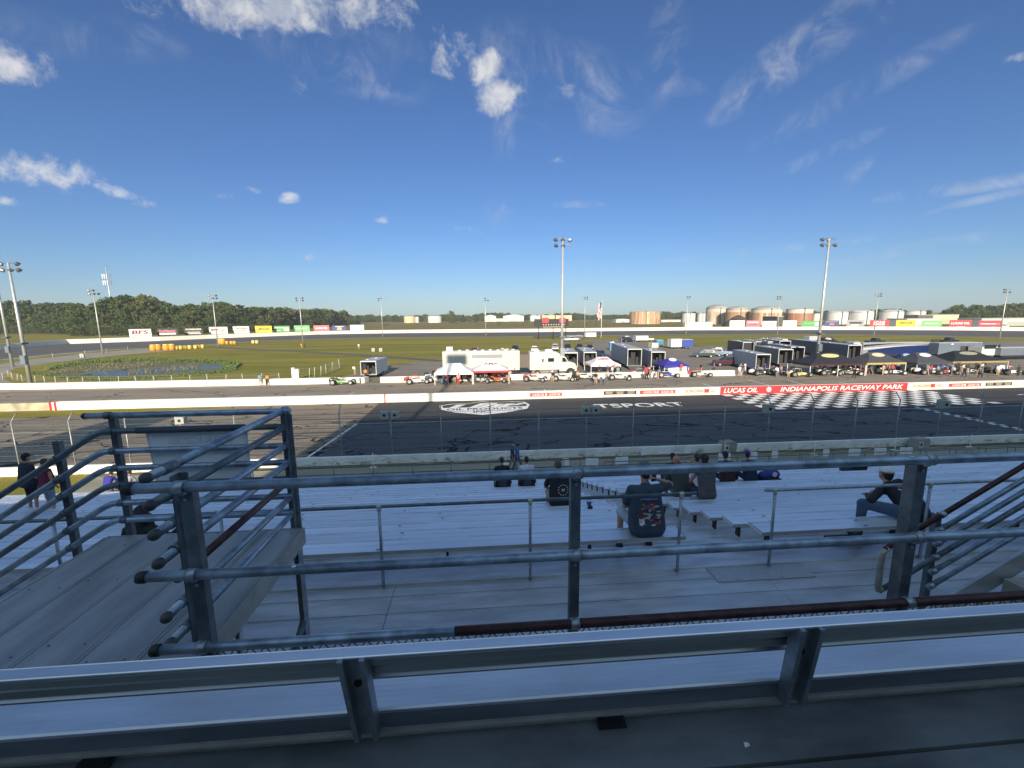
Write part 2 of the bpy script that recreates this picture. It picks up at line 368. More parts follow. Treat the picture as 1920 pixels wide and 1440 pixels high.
# pond
pc = [(G(u, v).x, G(u, v).y) for u, v in [(152, 699), (195, 704.5), (240, 704), (300, 699), (350, 695), (400, 691.5), (424, 688.5), (405, 686), (370, 686.5), (330, 688.5), (280, 692), (225, 695), (180, 695.5)]]
pondm = mat('pond_water', (.03, .04, .035), .22, 0, .2, .3, .15)
sheet('pond', pc, .02, pondm)
mud = mat('pond_margin', (.13, .12, .055), .9, 0, .45, .6, .3)
sheet('pond_margin', gp([(80, 700), (115, 711), (200, 712), (300, 706), (420, 699), (455, 690), (430, 678), (380, 674), (250, 675), (150, 680), (100, 688)]), .012, mud)
# spectator side
sheet('spectator_path', rect(-24, 260, 18.6, 28.0), .006, walk_m)
sheet('verge', rect(-24, 260, 27.75, 28.3), .010, grassm('dry_verge', (.11, .1, .05), (.16, .14, .08), (.2, .17, .11)))
sheet('field', rect(-2600, 2600, 292, 1100), .0, field).location.z = .03
# painted markings on the track
wpaint = mat('road_paint', (.72, .72, .7), .7, 0, .12, 2.5)
ypaint = mat('worn_line_paint', (.5, .46, .36), .7, 0, .3, 1.5)
mk = MB(); mk.quad((-160, 39.5, .014), (260, 39.9, .014), (260, 40.02, .014), (-160, 39.62, .014)); struct(obj('lane_line', mk, ypaint))
mk = MB(); mk.quad((-12.35, 29.2, .016), (-12.15, 29.2, .016), (-11.2, 39.6, .016), (-11.4, 39.6, .016)); struct(obj('track_line', mk, wpaint))
mk = MB(); mk.quad((-160, 63.7, .014), (-23, 63.7, .014), (-23, 63.82, .014), (-160, 63.82, .014))
for x0, x1 in [((-46.5, 52.2), (-42.8, 52.8)), ((-32.5, 51.6), (-30.2, 56.3)), ((-17.2, 51.5), (-16.1, 56.3)), ((8.2, 51.6), (8.6, 55.8)), ((31.2, 57.5), (31.4, 51.8)), ((39.5, 60.2), (39.2, 51.6)), ((44.6, 58.5), (44.2, 52.2)), ((50.5, 56.5), (50.5, 52.5)), ((58.5, 56.5), (58.4, 52))]:
    a, b = Vector((*x0, .016)), Vector((*x1, .016)); nrm = Vector((-(b-a).y, (b-a).x, 0)).normalized()*.07
    mk.quad(a-nrm, b-nrm, b+nrm, a+nrm)
struct(obj('pit_lines', mk, wpaint))
mk = MB(); cw_, ch_ = 1.105, 1.06
for i in range(24):
    for j in range(8):
        if (i+j) % 2 == 0: x, y = 29.2+i*cw_, 49.35-(j+1)*ch_; mk.quad((x, y, .014), (x+cw_, y, .014), (x+cw_, y+ch_, .014), (x, y+ch_, .014))
struct(obj('chequered_paint', mk, wpaint))
mk = MB()
for j in range(24):
    for i in range(2):
        if (i+j) % 2 == 0: mk.quad((44.4+i*.42, 29.4+j*.46, .014), (44.82+i*.42, 29.4+j*.46, .014), (44.82+i*.42, 29.86+j*.46, .014), (44.4+i*.42, 29.86+j*.46, .014))
struct(obj('finish_line', mk, wpaint))
mk = MB(); mk.quad((62.5, 44.9, .014), (84, 44.9, .014), (84, 45.5, .014), (64.5, 45.5, .014)); mk.quad((66.5, 43.1, .014), (84, 43.1, .014), (84, 44.5, .014), (67, 44.5, .014)); struct(obj('track_paint', mk, wpaint))
# shield emblem painted on the dark lane
sh = thing('track_emblem', 'white shield emblem painted on the dark track, with oil products lettering', 'painted emblem', (0, 0, 0))
def ring(poly, k, z, mi, mb):
    c = (sum(p[0] for p in poly)/len(poly), sum(p[1] for p in poly)/len(poly)); n = len(poly)
    q = [(c[0]+(p[0]-c[0])*k[0], c[1]+(p[1]-c[1])*k[1]) for p in poly]
    mb.raw([(x, y, z) for x, y in poly+q], [(i, (i+1) % n, n+(i+1) % n, n+i) for i in range(n)], mi)
poly = [(-4.1, 44.9), (-2.6, 43.4), (0.3, 41.9), (2.6, 42.7), (5.0, 44.3), (5.5, 46.3), (5.1, 47.8), (3.6, 48.3), (1.5, 47.9), (.35, 48.7), (-1.0, 47.9), (-3.2, 47.7), (-4.4, 46.9)]
mb = MB(); ring(poly, (.94, .93), .014, 0, mb); obj('border', mb, wpaint, sh)
mb = MB(); mb.raw([(x, y, .015) for x, y in [(-4.1, 44.9), (-2.6, 43.4), (0.3, 41.9), (2.6, 42.7), (5.0, 44.3), (5.3, 45.6), (-4.2, 45.6)]], [tuple(range(7))]); obj('lower_band', mb, wpaint, sh)
dk = flat((.03, .03, .033), .8)
text('lettering', 'OIL PRODUCTS', dk, sh, 8.0, .95, MG(.55, 44.75, .02), bold=.02)
text('lettering', 'INC.', dk, sh, 1.9, .8, MG(.3, 43.35, .02), bold=.02)
mb = MB()
for x0, x1, t0, t1 in [(-3.4, -1.2, 47.5, 46.9), (-3.3, -2.1, 45.8, 46.9), (-1.2, .5, 45.7, 47.4), (-.2, 1.5, 45.7, 47.3), (1.0, 2.2, 45.7, 46.8), (2.0, 3.4, 45.8, 46.9), (3.2, 4.8, 46.4, 46.9)]:
    mb.quad((x0, t0-.25, .018), (x0+.85, t0-.25, .018), (x1+.6, t1+.25, .018), (x1-.4, t1+.25, .018))
obj('scroll_strokes', mb, wpaint, sh)
ts = thing('track_lettering', 'long white painted word on the dark track beside the pit wall', 'painted lettering')
text('lettering', 'TSPORT', wpaint, ts, 9.9, 2.0, MG(17.3, 44.6, .016), bold=.015)
# ------------------------------------------------------------------ walls and their banners
pw = thing('pit_wall', 'low white concrete wall with sponsor banners between the race track and the pit lane', 'wall', (0, 49.45, 0))
mb = MB().box(-45.6, 200, 0, .45, 0, .92); obj('wall_body', mb, white_wall, pw)
mb = MB().box(-160, -46.355, .03, .42, 0, .85); obj('bare_wall', mb, mat('bare_concrete', (.42, .37, .26), .8, 0, .3, .8, .2), pw)['label'] = 'bare unpainted concrete stretch of the wall'
mb = MB().box(-46.35, -46.1, 0, .45, 0, .91).box(-45.85, -45.6, -.003, .46, 0, .925); obj('red_stripe', mb, red, pw)
obj('wall_gap_block', MB().box(-46.095, -45.855, .02, .43, 0, .9), white_wall, pw)
obj('red_stripe', MB().box(-10.85, -10.7, -.004, .46, 0, .93), red, pw)
redb = flat((.62, .035, .04), .5); redb2 = flat((.55, .06, .06), .5); dtx = flat((.03, .03, .03), .6); tan_ = flat((.42, .33, .24), .6)
def banner(x0, x1, z0, z1, m_, words, tm, shear=.25, sub=None):
    b = obj('banner', MB().box(x0, x1, -.012, -.004, z0, z1), m_, pw)
    for (t, cx, w_, h_, tm_) in words: text('lettering', t, tm_ or tm, b, w_, h_, MF(cx, -.014, (z0+z1)/2), .003, shear, .01)
    return b
bb = banner(29.1, 53.6, .02, .93, redb, [('LUCAS OIL', 31.7, 4.3, .56, None), ('INDIANAPOLIS RACEWAY PARK', 44.9, 16.2, .56, None)], whitep)
mb = MB()
for k in range(7): a = math.pi*2*k/7; mb.lathe([(.17, 0), (.17, .006)], (35.3+.16*math.cos(a), -.016, .5+.16*math.sin(a)), 8, axis='y')
mb.lathe([(.22, 0), (.22, .008)], (35.3, -.018, .5), 10, axis='y'); obj('badge', mb, whitep, bb)
def lucas2(x0, x1, lead=False):
    c = (x0+x1)/2; W_ = (x1-x0)
    b = banner(x0, x1, .28, .72, redb2, [('LUCAS OIL', c-W_*.24+(.12 if lead else 0), W_*.36, .26, None), ('LUCAS OIL', c+W_*.27, W_*.36, .26, None)], whitep)
    mb = MB().lathe([(.12, 0), (.12, .006)], (c, -.016, .5), 10, axis='y'); obj('badge', mb, whitep, b)
lucas2(5.9, 9.7); lucas2(19.1, 23.5, True); lucas2(59.2, 63.7, True)
def black3(x0, x1):
    b = banner(x0, x1, .3, .74, dtx, [], whitep)
    for k in range(3):
        cx = x0+(x1-x0)*(k+.5)/3
        for dz, w_ in ((.08, .9), (-.08, .8)): obj('print_block', MB().box(cx-w_/2, cx+w_/2, -.02, -.013, .52+dz-.045, .52+dz+.045), tan_, b)
black3(14.7, 18.7); black3(64.3, 68.0)
def scag(x0, x1):
    b = banner(x0, x1, .26, .76, flat((.6, .55, .47), .6), [('SCAG', x0+.75, 1.3, .34, redb2)], whitep, .1)
    obj('print_block', MB().box(x0+1.5, x0+2.4, -.02, -.013, .34, .68), tan_, b); obj('print_block', MB().box(x0+2.5, x0+3.1, -.02, -.013, .28, .74), redb2, b)
    text('lettering', 'USAC', redb2, b, .6, .3, MF(x1-.45, -.014, .5), .003)
scag(24.6, 28.6); scag(54.2, 58.4)
for x in (11.1, 12.35, 13.6, 69.6): 
    mb = MB().box(x-.13, x+.13, -.012, -.004, .5, .64).box(x-.35, x+.35, -.012, -.004, .36, .42); obj('faded_print', mb, flat((.45, .42, .34), .7), pw)
# pit-road wall further in
iw = thing('paddock_wall', 'low white concrete wall between the pit lane and the paddock, open at two gateways', 'wall', (0, 64.6, 0))
for x0, x1 in ((-14.6, 41.5), (55, 62), ): obj('wall_body', MB().box(x0, x1, 0, .4, 0, .85), white_wall, iw)
obj('wall_end', MB().prism([(-17.6, 0), (-16.9, 0), (-16.6, 1.4), (-17.3, 1.4)], 0, .8, 'xy'), white_wall, iw)
pl = [(-17.4, 0), (-30, 0), (-45, .1), (-60, .2), (-68, .6), (-76, 2.4), (-90, 6), (-130, 18)]
mb = MB()
for (a, b) in zip(pl[:-1], pl[1:]):
    mb.raw([(a[0], a[1], 0), (b[0], b[1], 0), (b[0], b[1], .88), (a[0], a[1], .88), (a[0], a[1]+.4, 0), (b[0], b[1]+.4, 0), (b[0], b[1]+.4, .88), (a[0], a[1]+.4, .88)], [(0, 1, 2, 3), (3, 2, 6, 7), (4, 7, 6, 5)])
mb.box(-17.4, -17.35, 0.001, .399, .001, .879); obj('wall_body', mb, white_wall, iw)
for i, x in enumerate((-57.5, -48.3, -37.6, -27.3, -20)):
    text('stencil', str(24-i), flat((.35, .33, .28), .7), iw, .5, .42, MF(x, -.01+.1*(x < -40)-.0, .45), .003)
for x, y in ((-52, 66.3), (-21.5, 66.2), (-50, 66.5), (24.0, 66.0), (-12, 66.3)):
    pass
# outer wall below the catch fence
ow = thing('track_wall', 'worn white concrete wall under the catch fence at the edge of the grandstand side', 'wall', (0, 28.35, 0))
def wornwhite():
    m_ = mat('worn_white_wall', (.82, .82, .77), .75, 0, .1, 1.0, .15)
    t = NT(m_.node_tree); b = bsdf(m_); src = b.inputs['Base Color'].links[0].from_socket
    p = t.add('ShaderNodeTexCoord').outputs['Object']; sp = t.add('ShaderNodeSeparateXYZ'); t.put(sp.inputs[0], p)
    nn = t.noise(t.scalev(p, (1, 1, 3)), 1.2, 8, .75)
    k = t.math('MULTIPLY', t.step(nn, .5, .62), t.math('SUBTRACT', 1.0, t.step(sp.outputs['Z'], .12, .5)))
    t.put(b.inputs['Base Color'], t.mix(k, src, (.28, .26, .2))); return m_
obj('wall_body', MB().box(-160, 260, 0, .2, 0, .56), wornwhite(), ow)
# ------------------------------------------------------------------ catch fence
cf = thing('catch_fence', 'tall cable and mesh catch fence on steel posts with bent tops along the track wall', 'fence', (0, 28.6, 0))
pst = mat('fence_post_steel', (.36, .36, .34), .55, .5, .15, 4)
first = None
for i in range(-16, 26):
    x = -2.62+i*3.32
    mb = MB().tube((0, 0, 0), (0, 0, 3.45), .04, n=6).tube((0, 0, 3.45), (0, .42, 3.95), .035, n=6)
    if first is None: first = obj('post', mb, pst, cf, (x, 0, 0)).data
    else: obj('post', first, None, cf, (x, 0, 0))
mb = MB()
for k in range(9):
    z = .95+k*.31
    for i in range(-16, 25):
        x = -2.62+i*3.32; mb.tube((x, -.03, z+rnd.uniform(-.01, .01)), (x+3.32, -.03, z), .016 if k % 2 else .011, n=4, caps=False)
obj('cables', mb, galv_dark, cf)
mb = MB()
for i in range(0, 900):
    x = -56+i*.155; mb.box(x, x+.005, .03, .034, .9, 3.4)
for k in range(17): mb.box(-56, 84, .03, .034, .95+k*.152, .954+k*.152)
obj('mesh', mb, galv_dark, cf, fix=False)
# twin speaker boxes on some fence posts
spm = flat((.35, .36, .33), .6)
def speakers(x, z, lab, n=2, s=1.0):
    t = thing('loudspeaker', lab, 'loudspeaker', (x, 28.5, z), 0, 'loudspeakers on the catch fence')
    for k in range(n):
        c = (k-(n-1)/2)*.75*s; obj('horn_box', MB().prism([(c-.3*s, -.25*s), (c+.3*s, -.2*s), (c+.3*s, .25*s), (c-.3*s, .3*s)], -.4*s, 0, 'xz'), spm, t)
        obj('horn_mouth', MB().lathe([(.11*s, 0), (.06*s, .03)], (c, -.41*s, .02), 10, axis='y'), blackm, t)
    obj('bracket', MB().box(-.5*s, .5*s, -.05, .02, -.03, .03), galv_dark, t)
for u, v, lab in ((732, 777, 'pair of grey horn loudspeakers on the fence post above the painted shield'), (1106, 768, 'pair of grey loudspeakers on the fence post below the black banner'),
                  (1437, 765, 'grey loudspeaker box on the fence post in front of the chequered paint'), (1763, 757, 'grey loudspeaker on the fence post near the finish line'), (343, 787, 'sunlit loudspeaker box on the fence post above the left platform')):
    p = PY(u, v, 28.5); speakers(p.x, p.z, lab, 1 if u > 1300 or u < 400 else 2, .9 if u < 1300 else 1.1)
# ------------------------------------------------------------------ far oval wall
fwm = white_wall; fo = thing('oval_wall', 'long white concrete wall round the outside of the far oval track', 'wall', (0, 0, 0))
mb = MB(); n = len(outer); cen = Vector((20, 110, 0))
for i in range(n-1):
    a, b = outer[i], outer[i+1]; na = (a-cen).normalized()*.5; nb = (b-cen).normalized()*.5; H = 1.75
    A, B, C_, D_ = a.copy(), b.copy(), b+nb, a+na
    mb.raw([A, B, B+Vector((0, 0, H)), A+Vector((0, 0, H)), D_, C_, C_+Vector((0, 0, H)), D_+Vector((0, 0, H))], [(0, 1, 2, 3), (3, 2, 6, 7), (5, 4, 7, 6)])
obj('wall_body', mb, fwm, fo)
# ------------------------------------------------------------------ light poles
def light_pole(u, vb, vt, Y, lab, big=False, grp='floodlight poles'):
    b = PY(u[0], vb, Y); t_ = PY(u[1], vt, Y); H = t_.z; x = b.x
    t = thing('floodlight_pole', lab, 'floodlight pole', (x, Y, 0), 0, grp)
    r = .28 if big else .2
    obj('pole', MB().tube((0, 0, 0), (0, 0, H-.2), r, r*.5, n=10), polem, t)
    if big: obj('control_box', MB().box(-.35, .35, -.55, -.2, 3.0, 4.3), galv, t); obj('camera_arm', MB().box(-.5, .5, -.7, .3, 6.0, 6.25), galv_dark, t)
    rows = ((H-.25, 3), (H-1.15, 3))
    for z, k in rows:
        obj('crossarm', MB().box(-1.25, 1.25, -.05, .05, z-.05, z+.05), galv_dark, t)
        for j in range(k):
            if (j+int(z*3)+int(x)) % 7 == 0: continue
            cx = (j-(k-1)/2)*1.15+(.08 if z < H-1 else 0)
            M = Matrix.Translation((cx, .12, z-.12)) @ Matrix.Rotation(R(50)*(1 if (j+int(x)) % 3 else -1), 4, 'X')
            prof = [(.08, .32), (.2, .24), (.3, .05), (.36, -.1)]
            rings = [[M @ Vector((q*math.cos(2*math.pi*i/10), q*math.sin(2*math.pi*i/10), h)) for i in range(10)] for q, h in prof]
            l = obj('lamp', MB().loft(rings, 0, True, False), flat((.1, .1, .11), .4, .5), t)
            obj('lens', MB().loft([[M @ Vector((.34*math.cos(2*math.pi*i/10), .34*math.sin(2*math.pi*i/10), -.07)) for i in range(10)], [M @ Vector((.02*math.cos(2*math.pi*i/10), .02*math.sin(2*math.pi*i/10), -.12)) for i in range(10)]]), flat((.75, .77, .8), .2), l)
    return t
for a in [((57, 17), 718, 490, 71.8, 'tall floodlight pole at the left end of the pit wall beside the pond fence', True),
          ((1053, 1054), 705, 445, 71.2, 'tallest looking floodlight pole rising behind the white motorhome truck', True),
          ((1530, 1554), 690, 445, 71.6, 'tall floodlight pole among the black canopies at right', True),
          ((24, -22), 688, 470, 96.8, 'floodlight pole leaning out of the left edge of the view', True),
          ((193, 173), 665, 542, 125.9, 'floodlight pole on the far bank of the pond'),
          ((409, 397), 650, 552, 153.2, 'floodlight pole standing by the orange barrels of the far bend'),
          ((568, 561), 642, 557, 171.8, 'floodlight pole in front of the pale green billboard'),
          ((718, 713), 632, 558, 206.6, 'floodlight pole right of the pale blue billboard'),
          ((911, 909), 632, 558, 194.6, 'floodlight pole in front of the far white gabled shed'),
          ((1096, 1097), 625, 556, 219.8, 'floodlight pole just left of the flagpole'),
          ((1286, 1289), 627, 555, 195.8, 'floodlight pole between the rusty roofless tank and the domed tanks'),
          ((1457, 1461), 628, 555, 181.0, 'floodlight pole in front of the streaked domed tank'),
          ((1638, 1647), 630, 549, 163.8, 'floodlight pole beside the red and white billboard at right'),
          ((1874, 1884), 634, 541, 141.0, 'floodlight pole at the far right before the dark wood')]: light_pole(*a)
# ------------------------------------------------------------------ billboards round the oval
def wall_pt(u):
    P = [(-420, 674), (-200, 664), (-60, 657), (0, 655), (60, 650), (125, 645), (210, 642), (300, 639), (390, 635), (480, 631.5), (600, 627), (700, 625), (850, 623.5), (1000, 622.5), (1150, 620.5), (1300, 619), (1450, 618.5), (1600, 618.5), (1760, 619), (1920, 620.5)]
    for a, b in zip(P[:-1], P[1:]):
        if a[0] <= u <= b[0]: return a[1]+(b[1]-a[1])*(u-a[0])/(b[0]-a[0])
bm = {k: flat(c, .55) for k, c in dict(white=(.8, .78, .74), black=(.03, .03, .035), yellow=(.8, .55, .03), green=(.08, .33, .1), lgreen=(.16, .45, .16), pink=(.7, .16, .2), navy=(.05, .06, .18), lblue=(.45, .62, .7), red=(.5, .03, .05), grey=(.3, .31, .32), dred=(.38, .03, .06), maroon=(.12, .005, .012)).items()}
def board(u0, u1, v0, v1, col, words, lab):
    um = (u0+u1)/2; base = G(um, wall_pt(um)); base = base+(base-cen).normalized()*2.2
    Y = base.y; a, b, t_, bt = PY(u0, v1, Y), PY(u1, v1, Y), PY(um, v0, Y), PY(um, v1, Y)
    w_ = (b-a).length; z0, z1 = max(bt.z, 1.9), t_.z
    ang = -math.atan2(base.x, base.y)*.5
    w_ *= math.cos(2*ang)/math.cos(ang)*1.04
    t = thing('billboard', lab, 'billboard', (base.x, base.y, 0), ang, 'billboards along the oval wall')
    p = obj('panel', MB().box(-w_/2, w_/2, -.08, .02, z0, z1), bm[col], t)
    obj('frame', MB().tube((-w_/2+.3, .1, 0), (-w_/2+.3, .1, z1), .07, n=6).tube((w_/2-.3, .1, 0), (w_/2-.3, .1, z1), .07, n=6).tube((0, .1, 0), (0, .1, z1), .07, n=6), galv_dark, t)
    h = z1-z0
    for (tx, fx, fz, fw_, fh, c) in words:
        if tx[0] == '#': obj('print_block', MB().box(fx*w_-fw_*w_/2, fx*w_+fw_*w_/2, -.11, -.083, z0+(fz-fh/2)*h, z0+(fz+fh/2)*h), bm[c], p)
        else: text('lettering', tx, bm[c], p, fw_*w_, fh*h, MF(fx*w_, -.09, z0+fz*h), .01, .15, .035)
for a in [(251, 291, 617, 634, 'white', [('BFS', 0, .60, .78, .5, 'maroon'), ('#', 0, .2, .6, .14, 'grey')], 'leftmost white billboard with three big maroon letters'),
          (303, 340, 616, 631, 'black', [('SealMaster', 0, .68, .85, .3, 'pink'), ('#', 0, .3, .8, .22, 'white')], 'black billboard with pinkish script and chequered band'),
          (353, 386, 615, 630, 'black', [('FLORENCE\'S', 0, .82, .85, .2, 'white'), ('#', 0, .4, .7, .08, 'white'), ('#', 0, .2, .8, .08, 'white')], 'black billboard with three lines of small white letters'),
          (399, 432, 613, 629, 'white', [('MIRACLE', -.05, .6, .75, .36, 'maroon'), ('#', 0, .25, .6, .06, 'grey')], 'white billboard with red slanted script left of the far bend'),
          (443, 472, 612, 627, 'white', [('LUNDGREN', -.02, .72, .85, .32, 'black'), ('#', 0, .35, .6, .14, 'black')], 'white billboard with grey letters left of the yellow one'),
          (484, 514, 611, 625, 'yellow', [('JEGS', 0, .5, .72, .42, 'black')], 'yellow billboard with black letters in the left row'),
          (519, 547, 611, 624, 'green', [('#', -.15, .7, .55, .1, 'white'), ('#', .28, .45, .3, .5, 'white'), ('#', -.25, .25, .3, .08, 'white')], 'green billboard with white picture right of the left yellow one'),
          (556, 584, 610, 624, 'lgreen', [('MENARDS', 0, .5, .72, .2, 'white')], 'plain bright green billboard with one white word, left side'),
          (592, 620, 610, 623, 'pink', [('LUCAS OIL', 0, .5, .75, .28, 'white')], 'faded pink red billboard with white lettering, left side'),
          (627, 652, 610, 622, 'navy', [('#', 0, .75, .6, .1, 'white'), ('#', 0, .45, .3, .24, 'yellow'), ('#', 0, .15, .4, .08, 'white')], 'navy blue billboard with small yellow emblem, left side'),
          (660, 685, 609, 621, 'lblue', [('#', -.2, .6, .3, .3, 'white'), ('#', .15, .7, .5, .2, 'white')], 'pale blue billboard at the right end of the left row'),
          (1366, 1393, 601, 613, 'white', [('UNITED', 0, .6, .8, .3, 'pink'), ('#', 0, .2, .8, .06, 'grey')], 'white billboard with pinkish word below the domed tank'),
          (1397, 1421, 601, 613, 'pink', [('#', 0, .7, .8, .16, 'white'), ('#', 0, .35, .6, .12, 'dred')], 'pink billboard in front of the rusty domed tanks'),
          (1427, 1452, 602, 613, 'white', [('#', 0, .6, .6, .2, 'grey'), ('#', .1, .4, .4, .1, 'black')], 'plain white billboard right of the pink one'),
          (1465, 1490, 601, 613, 'white', [('#', -.25, .6, .2, .12, 'red'), ('#', 0, .25, .8, .06, 'red')], 'white billboard with thin red lines below the flat rusty tank'),
          (1500, 1532, 602, 613, 'green', [('#', -.1, .6, .6, .2, 'lgreen'), ('#', .35, .45, .2, .6, 'white')], 'green billboard left of the tall right floodlight pole'),
          (1543, 1569, 601, 613, 'navy', [('#', 0, .8, .8, .1, 'grey'), ('#', 0, .4, .3, .34, 'pink')], 'navy billboard with red emblem right of the tall pole'),
          (1584, 1616, 600, 613, 'grey', [('#', 0, .55, .7, .3, 'black'), ('#', 0, .2, .4, .1, 'white')], 'grey and black billboard between the navy and red ones'),
          (1627, 1662, 600, 612, 'red', [('SCAG', -.02, .62, .6, .44, 'white'), ('#', -.02, .25, .6, .12, 'white')], 'red billboard with four big white letters at right'),
          (1676, 1711, 600, 613, 'yellow', [('JEGS', 0, .5, .72, .42, 'black')], 'yellow billboard with black letters in the right row'),
          (1724, 1760, 601, 614, 'lgreen', [('MENARDS', 0, .5, .72, .18, 'white')], 'green billboard with white word right of the right yellow one'),
          (1775, 1815, 600, 614, 'red', [('LUCAS OIL', 0, .5, .85, .34, 'white')], 'red billboard with large white lettering at far right'),
          (1829, 1872, 601, 614, 'dred', [('#', 0, .45, .8, .12, 'white'), ('#', .32, .45, .16, .24, 'pink')], 'dark red billboard beside the rightmost floodlight pole')]: board(*a)
# ------------------------------------------------------------------ spectator stand: decks, stairs and supports
st = thing('grandstand', 'aluminium grandstand deck with walkway boards, row footboards and aisle steps', 'grandstand')
def board_run(x0, x1, y0, y1, z, mb, lip=True):
    mb.box(x0, x1, y0+.004, y1-.004, z-.04, z)
    if lip: mb.box(x0, x1, y0+.004, y0+.02, z, z+.006).box(x0, x1, y1-.02, y1-.004, z, z+.004)
y = 2.98
for i in range(9):
    mb = MB(); y1 = y+.31
    for x0, x1 in ((-14, -6.02), (-6, .098-1.2), (-1.095, 3.6), (3.605, 9), (9.005, 16)): board_run(x0, x1, y, y1, 6.45, mb)
    obj('walkway_board', mb, alum_dull, st); y = y1
obj('hatch_plate', MB().box(2.95, 4.25, 4.75, 5.25, 6.455, 6.462).box(3.2, 3.24, 4.77, 4.8, 6.46, 6.468).box(3.8, 3.84, 4.77, 4.8, 6.46, 6.468), mat('tread_plate', (.40, .42, .44), .5, .5, .12, 40, .15), st)
# our own tier and the one in front
mb = MB()
for y0, y1 in ((-.6, -.15), (-.14, .31), (.32, .59), ): mb.box(-8, 8, y0, y1, 8.22, 8.26)
mb.box(-8, 8, .60, 1.185, 8.22, 8.26).box(-8, 8, 1.2, 1.405, 8.22, 8.26); obj('upper_floor', mb, mat('floor_board', (.15, .165, .17), .5, .3, .38, 3.2, .06, stretch=(.5, 1.5, 1)), st)
obj('floor_nosing', MB().box(-8, 8, 1.407, 1.452, 8.2, 8.263), mat('nosing', (.33, .33, .28), .6, .3, .2, 3), st)
mb = MB()
for y0 in (1.46, 1.76): mb.box(-1.5, 8, y0+.045, y0+.3, 7.96, 8.0)
obj('lower_floor', mb, alum_dull, st)
obj('tier_wall', MB().box(-16, 16, 2.1, 2.14, 6.4, 7.95), galv_dark, st)
# rows
NR, PITCHY, DROP, Y0, Z0 = 22, .635, .2095, 5.08, 6.91
XL, XA, XB, XR = -22, 2.66, 3.70, 36
benchm = mat('bench_row_aluminium', (.80, .82, .85), .40, .75, .16, 1.3, .03, stretch=(.18, 1, 1), rnd_obj=.09); grime = mat('bench_grime', (.66, .69, .73), .5, .6, .2, 2)
for i in range(NR):
    y, z = Y0+i*PITCHY, Z0-i*DROP
    mb = MB(); fz = z-.43
    mb.box(XL, XR, y+.30, y+.30+.30, fz-.04, fz).box(XL, XR, y-.03, y+.285, fz-.04, fz)
    mb.box(XL, XR, y+.6, y+.603, fz-DROP, fz-.002)
    obj('footboard', mb, alum_dull, st)
    mb = MB()
    for x in [XL+1.2+k*1.85 for k in range(13)]+[XB+.15+k*1.85 for k in range(18)]: mb.box(x-.013, x+.013, y+.05, y+.14, fz+.2, z-.031)
    obj('bench_support', mb, blackm, st)
    bx = lambda a, b: MB().box(a, b, y, y+.255, z-.05, z).box(a, b, y-.002, y+.012, z-.001, z+.004).box(a, b, y+.12, y+.125, z, z+.002)
    for (a, b, side) in ((XL, XA, 'left'), (XB, XR, 'right')):
        o = obj('bench', MB().box(a, b, y+.148, y+.151, z, z+.002, 2).box(a, b, y+.25, y+.286, z, z+.001, 2).box(a, b, y, y+.30, z-.03, z).box(a, b, y+.001, y+.012, z, z+.004).box(a, b, y+.288, y+.299, z, z+.003).box(a, b, y-.004, y-.001, z-.045, z+.003, 1).box(a+(.0 if side == 'right' else b-a-.012), (a+.012) if side == 'right' else b, y+.013, y+.287, z, z+.008, 1), [benchm, alum_edge, grime])
        tag(o, 'silver aluminium bench plank %s of the aisle, %s row down from the back rail' % (side, ORD[i]), 'bench', 'bench rows of the lower stand')
    # splice bolts and end caps
    mb = MB()
    for k in range(9):
        x = XL+rnd.uniform(0, 1.5)+k*2.9; 
        if not XA < x < XB: mb.box(x, x+.05, y+.04, y+.055, z+.0045, z+.009).box(x, x+.05, y+.2, y+.212, z+.0045, z+.009)
    for k in range(12):
        x = XB+.4+rnd.uniform(0, 1.5)+k*2.7; mb.box(x, x+.05, y+.04, y+.055, z+.0045, z+.009).box(x, x+.05, y+.2, y+.212, z+.0045, z+.009)
    obj('splice_bolt', mb, galv_dark, st)
mb = MB()
for i in range(NR):
    y, z = Y0+i*PITCHY, Z0-i*DROP; mb.box(XA+.05, XB-.05, y+.42, y+.62, z-.43-DROP/2-.03+.003, z-.43-DROP/2+.003)
obj('aisle_step', mb, alum_dull, st)
yf = Y0+NR*PITCHY; zf = Z0-NR*DROP-.43
obj('front_skirt', MB().box(XL, XR, yf+.0, yf+.04, .3, zf+.2), galv_dark, st)
mb = MB()
for x in range(int(XL), int(XR), 4):
    for yy in (3.2, 7, 11, 15, yf-.2): mb.box(x-.06, x+.06, yy-.06, yy+.06, .0, max(.5, Z0-(yy-Y0)/PITCHY*DROP-.95) if yy > 5 else 6.38)
obj('support_column', mb, galv_dark, st)
# ------------------------------------------------------------------ front bench with backrest
fb = thing('backrest_bench', 'shiny aluminium bench with ribbed backrest plank directly in front of the viewer', 'bench')
bx0, bx1 = -8, 8
seatm = mat('front_bench_aluminium', (.76, .78, .81), .4, .8, .16, 2.2, .05, stretch=(.3, 1.6, 1))
prof = [(1.355, 8.36), (1.355, 8.425), (1.362, 8.43), (1.372, 8.43), (1.378, 8.425), (1.66, 8.425), (1.665, 8.43), (1.67, 8.42), (1.67, 8.36)]
obj('seat', MB().prism(prof, bx0, bx1, 'yz'), seatm, fb)
obj('seat_face', MB().box(bx0, bx1, 1.349, 1.3545, 8.362, 8.42), mat('seat_face_metal', (.16, .18, .21), .5, .4, .25, 4, .05, stretch=(.4, 3, 3)), fb)
mb = MB()
for k in range(12): mb.box(bx0, bx1, 1.392+k*.022, 1.3935+k*.022, 8.4252, 8.4258)
obj('seat_ribs', mb, seatm, fb)
obj('seat_lip', MB().box(bx0, bx1, 1.363, 1.385, 8.318, 8.358).box(bx0, bx1, 1.356, 1.3625, 8.33, 8.336), alum_edge, fb)
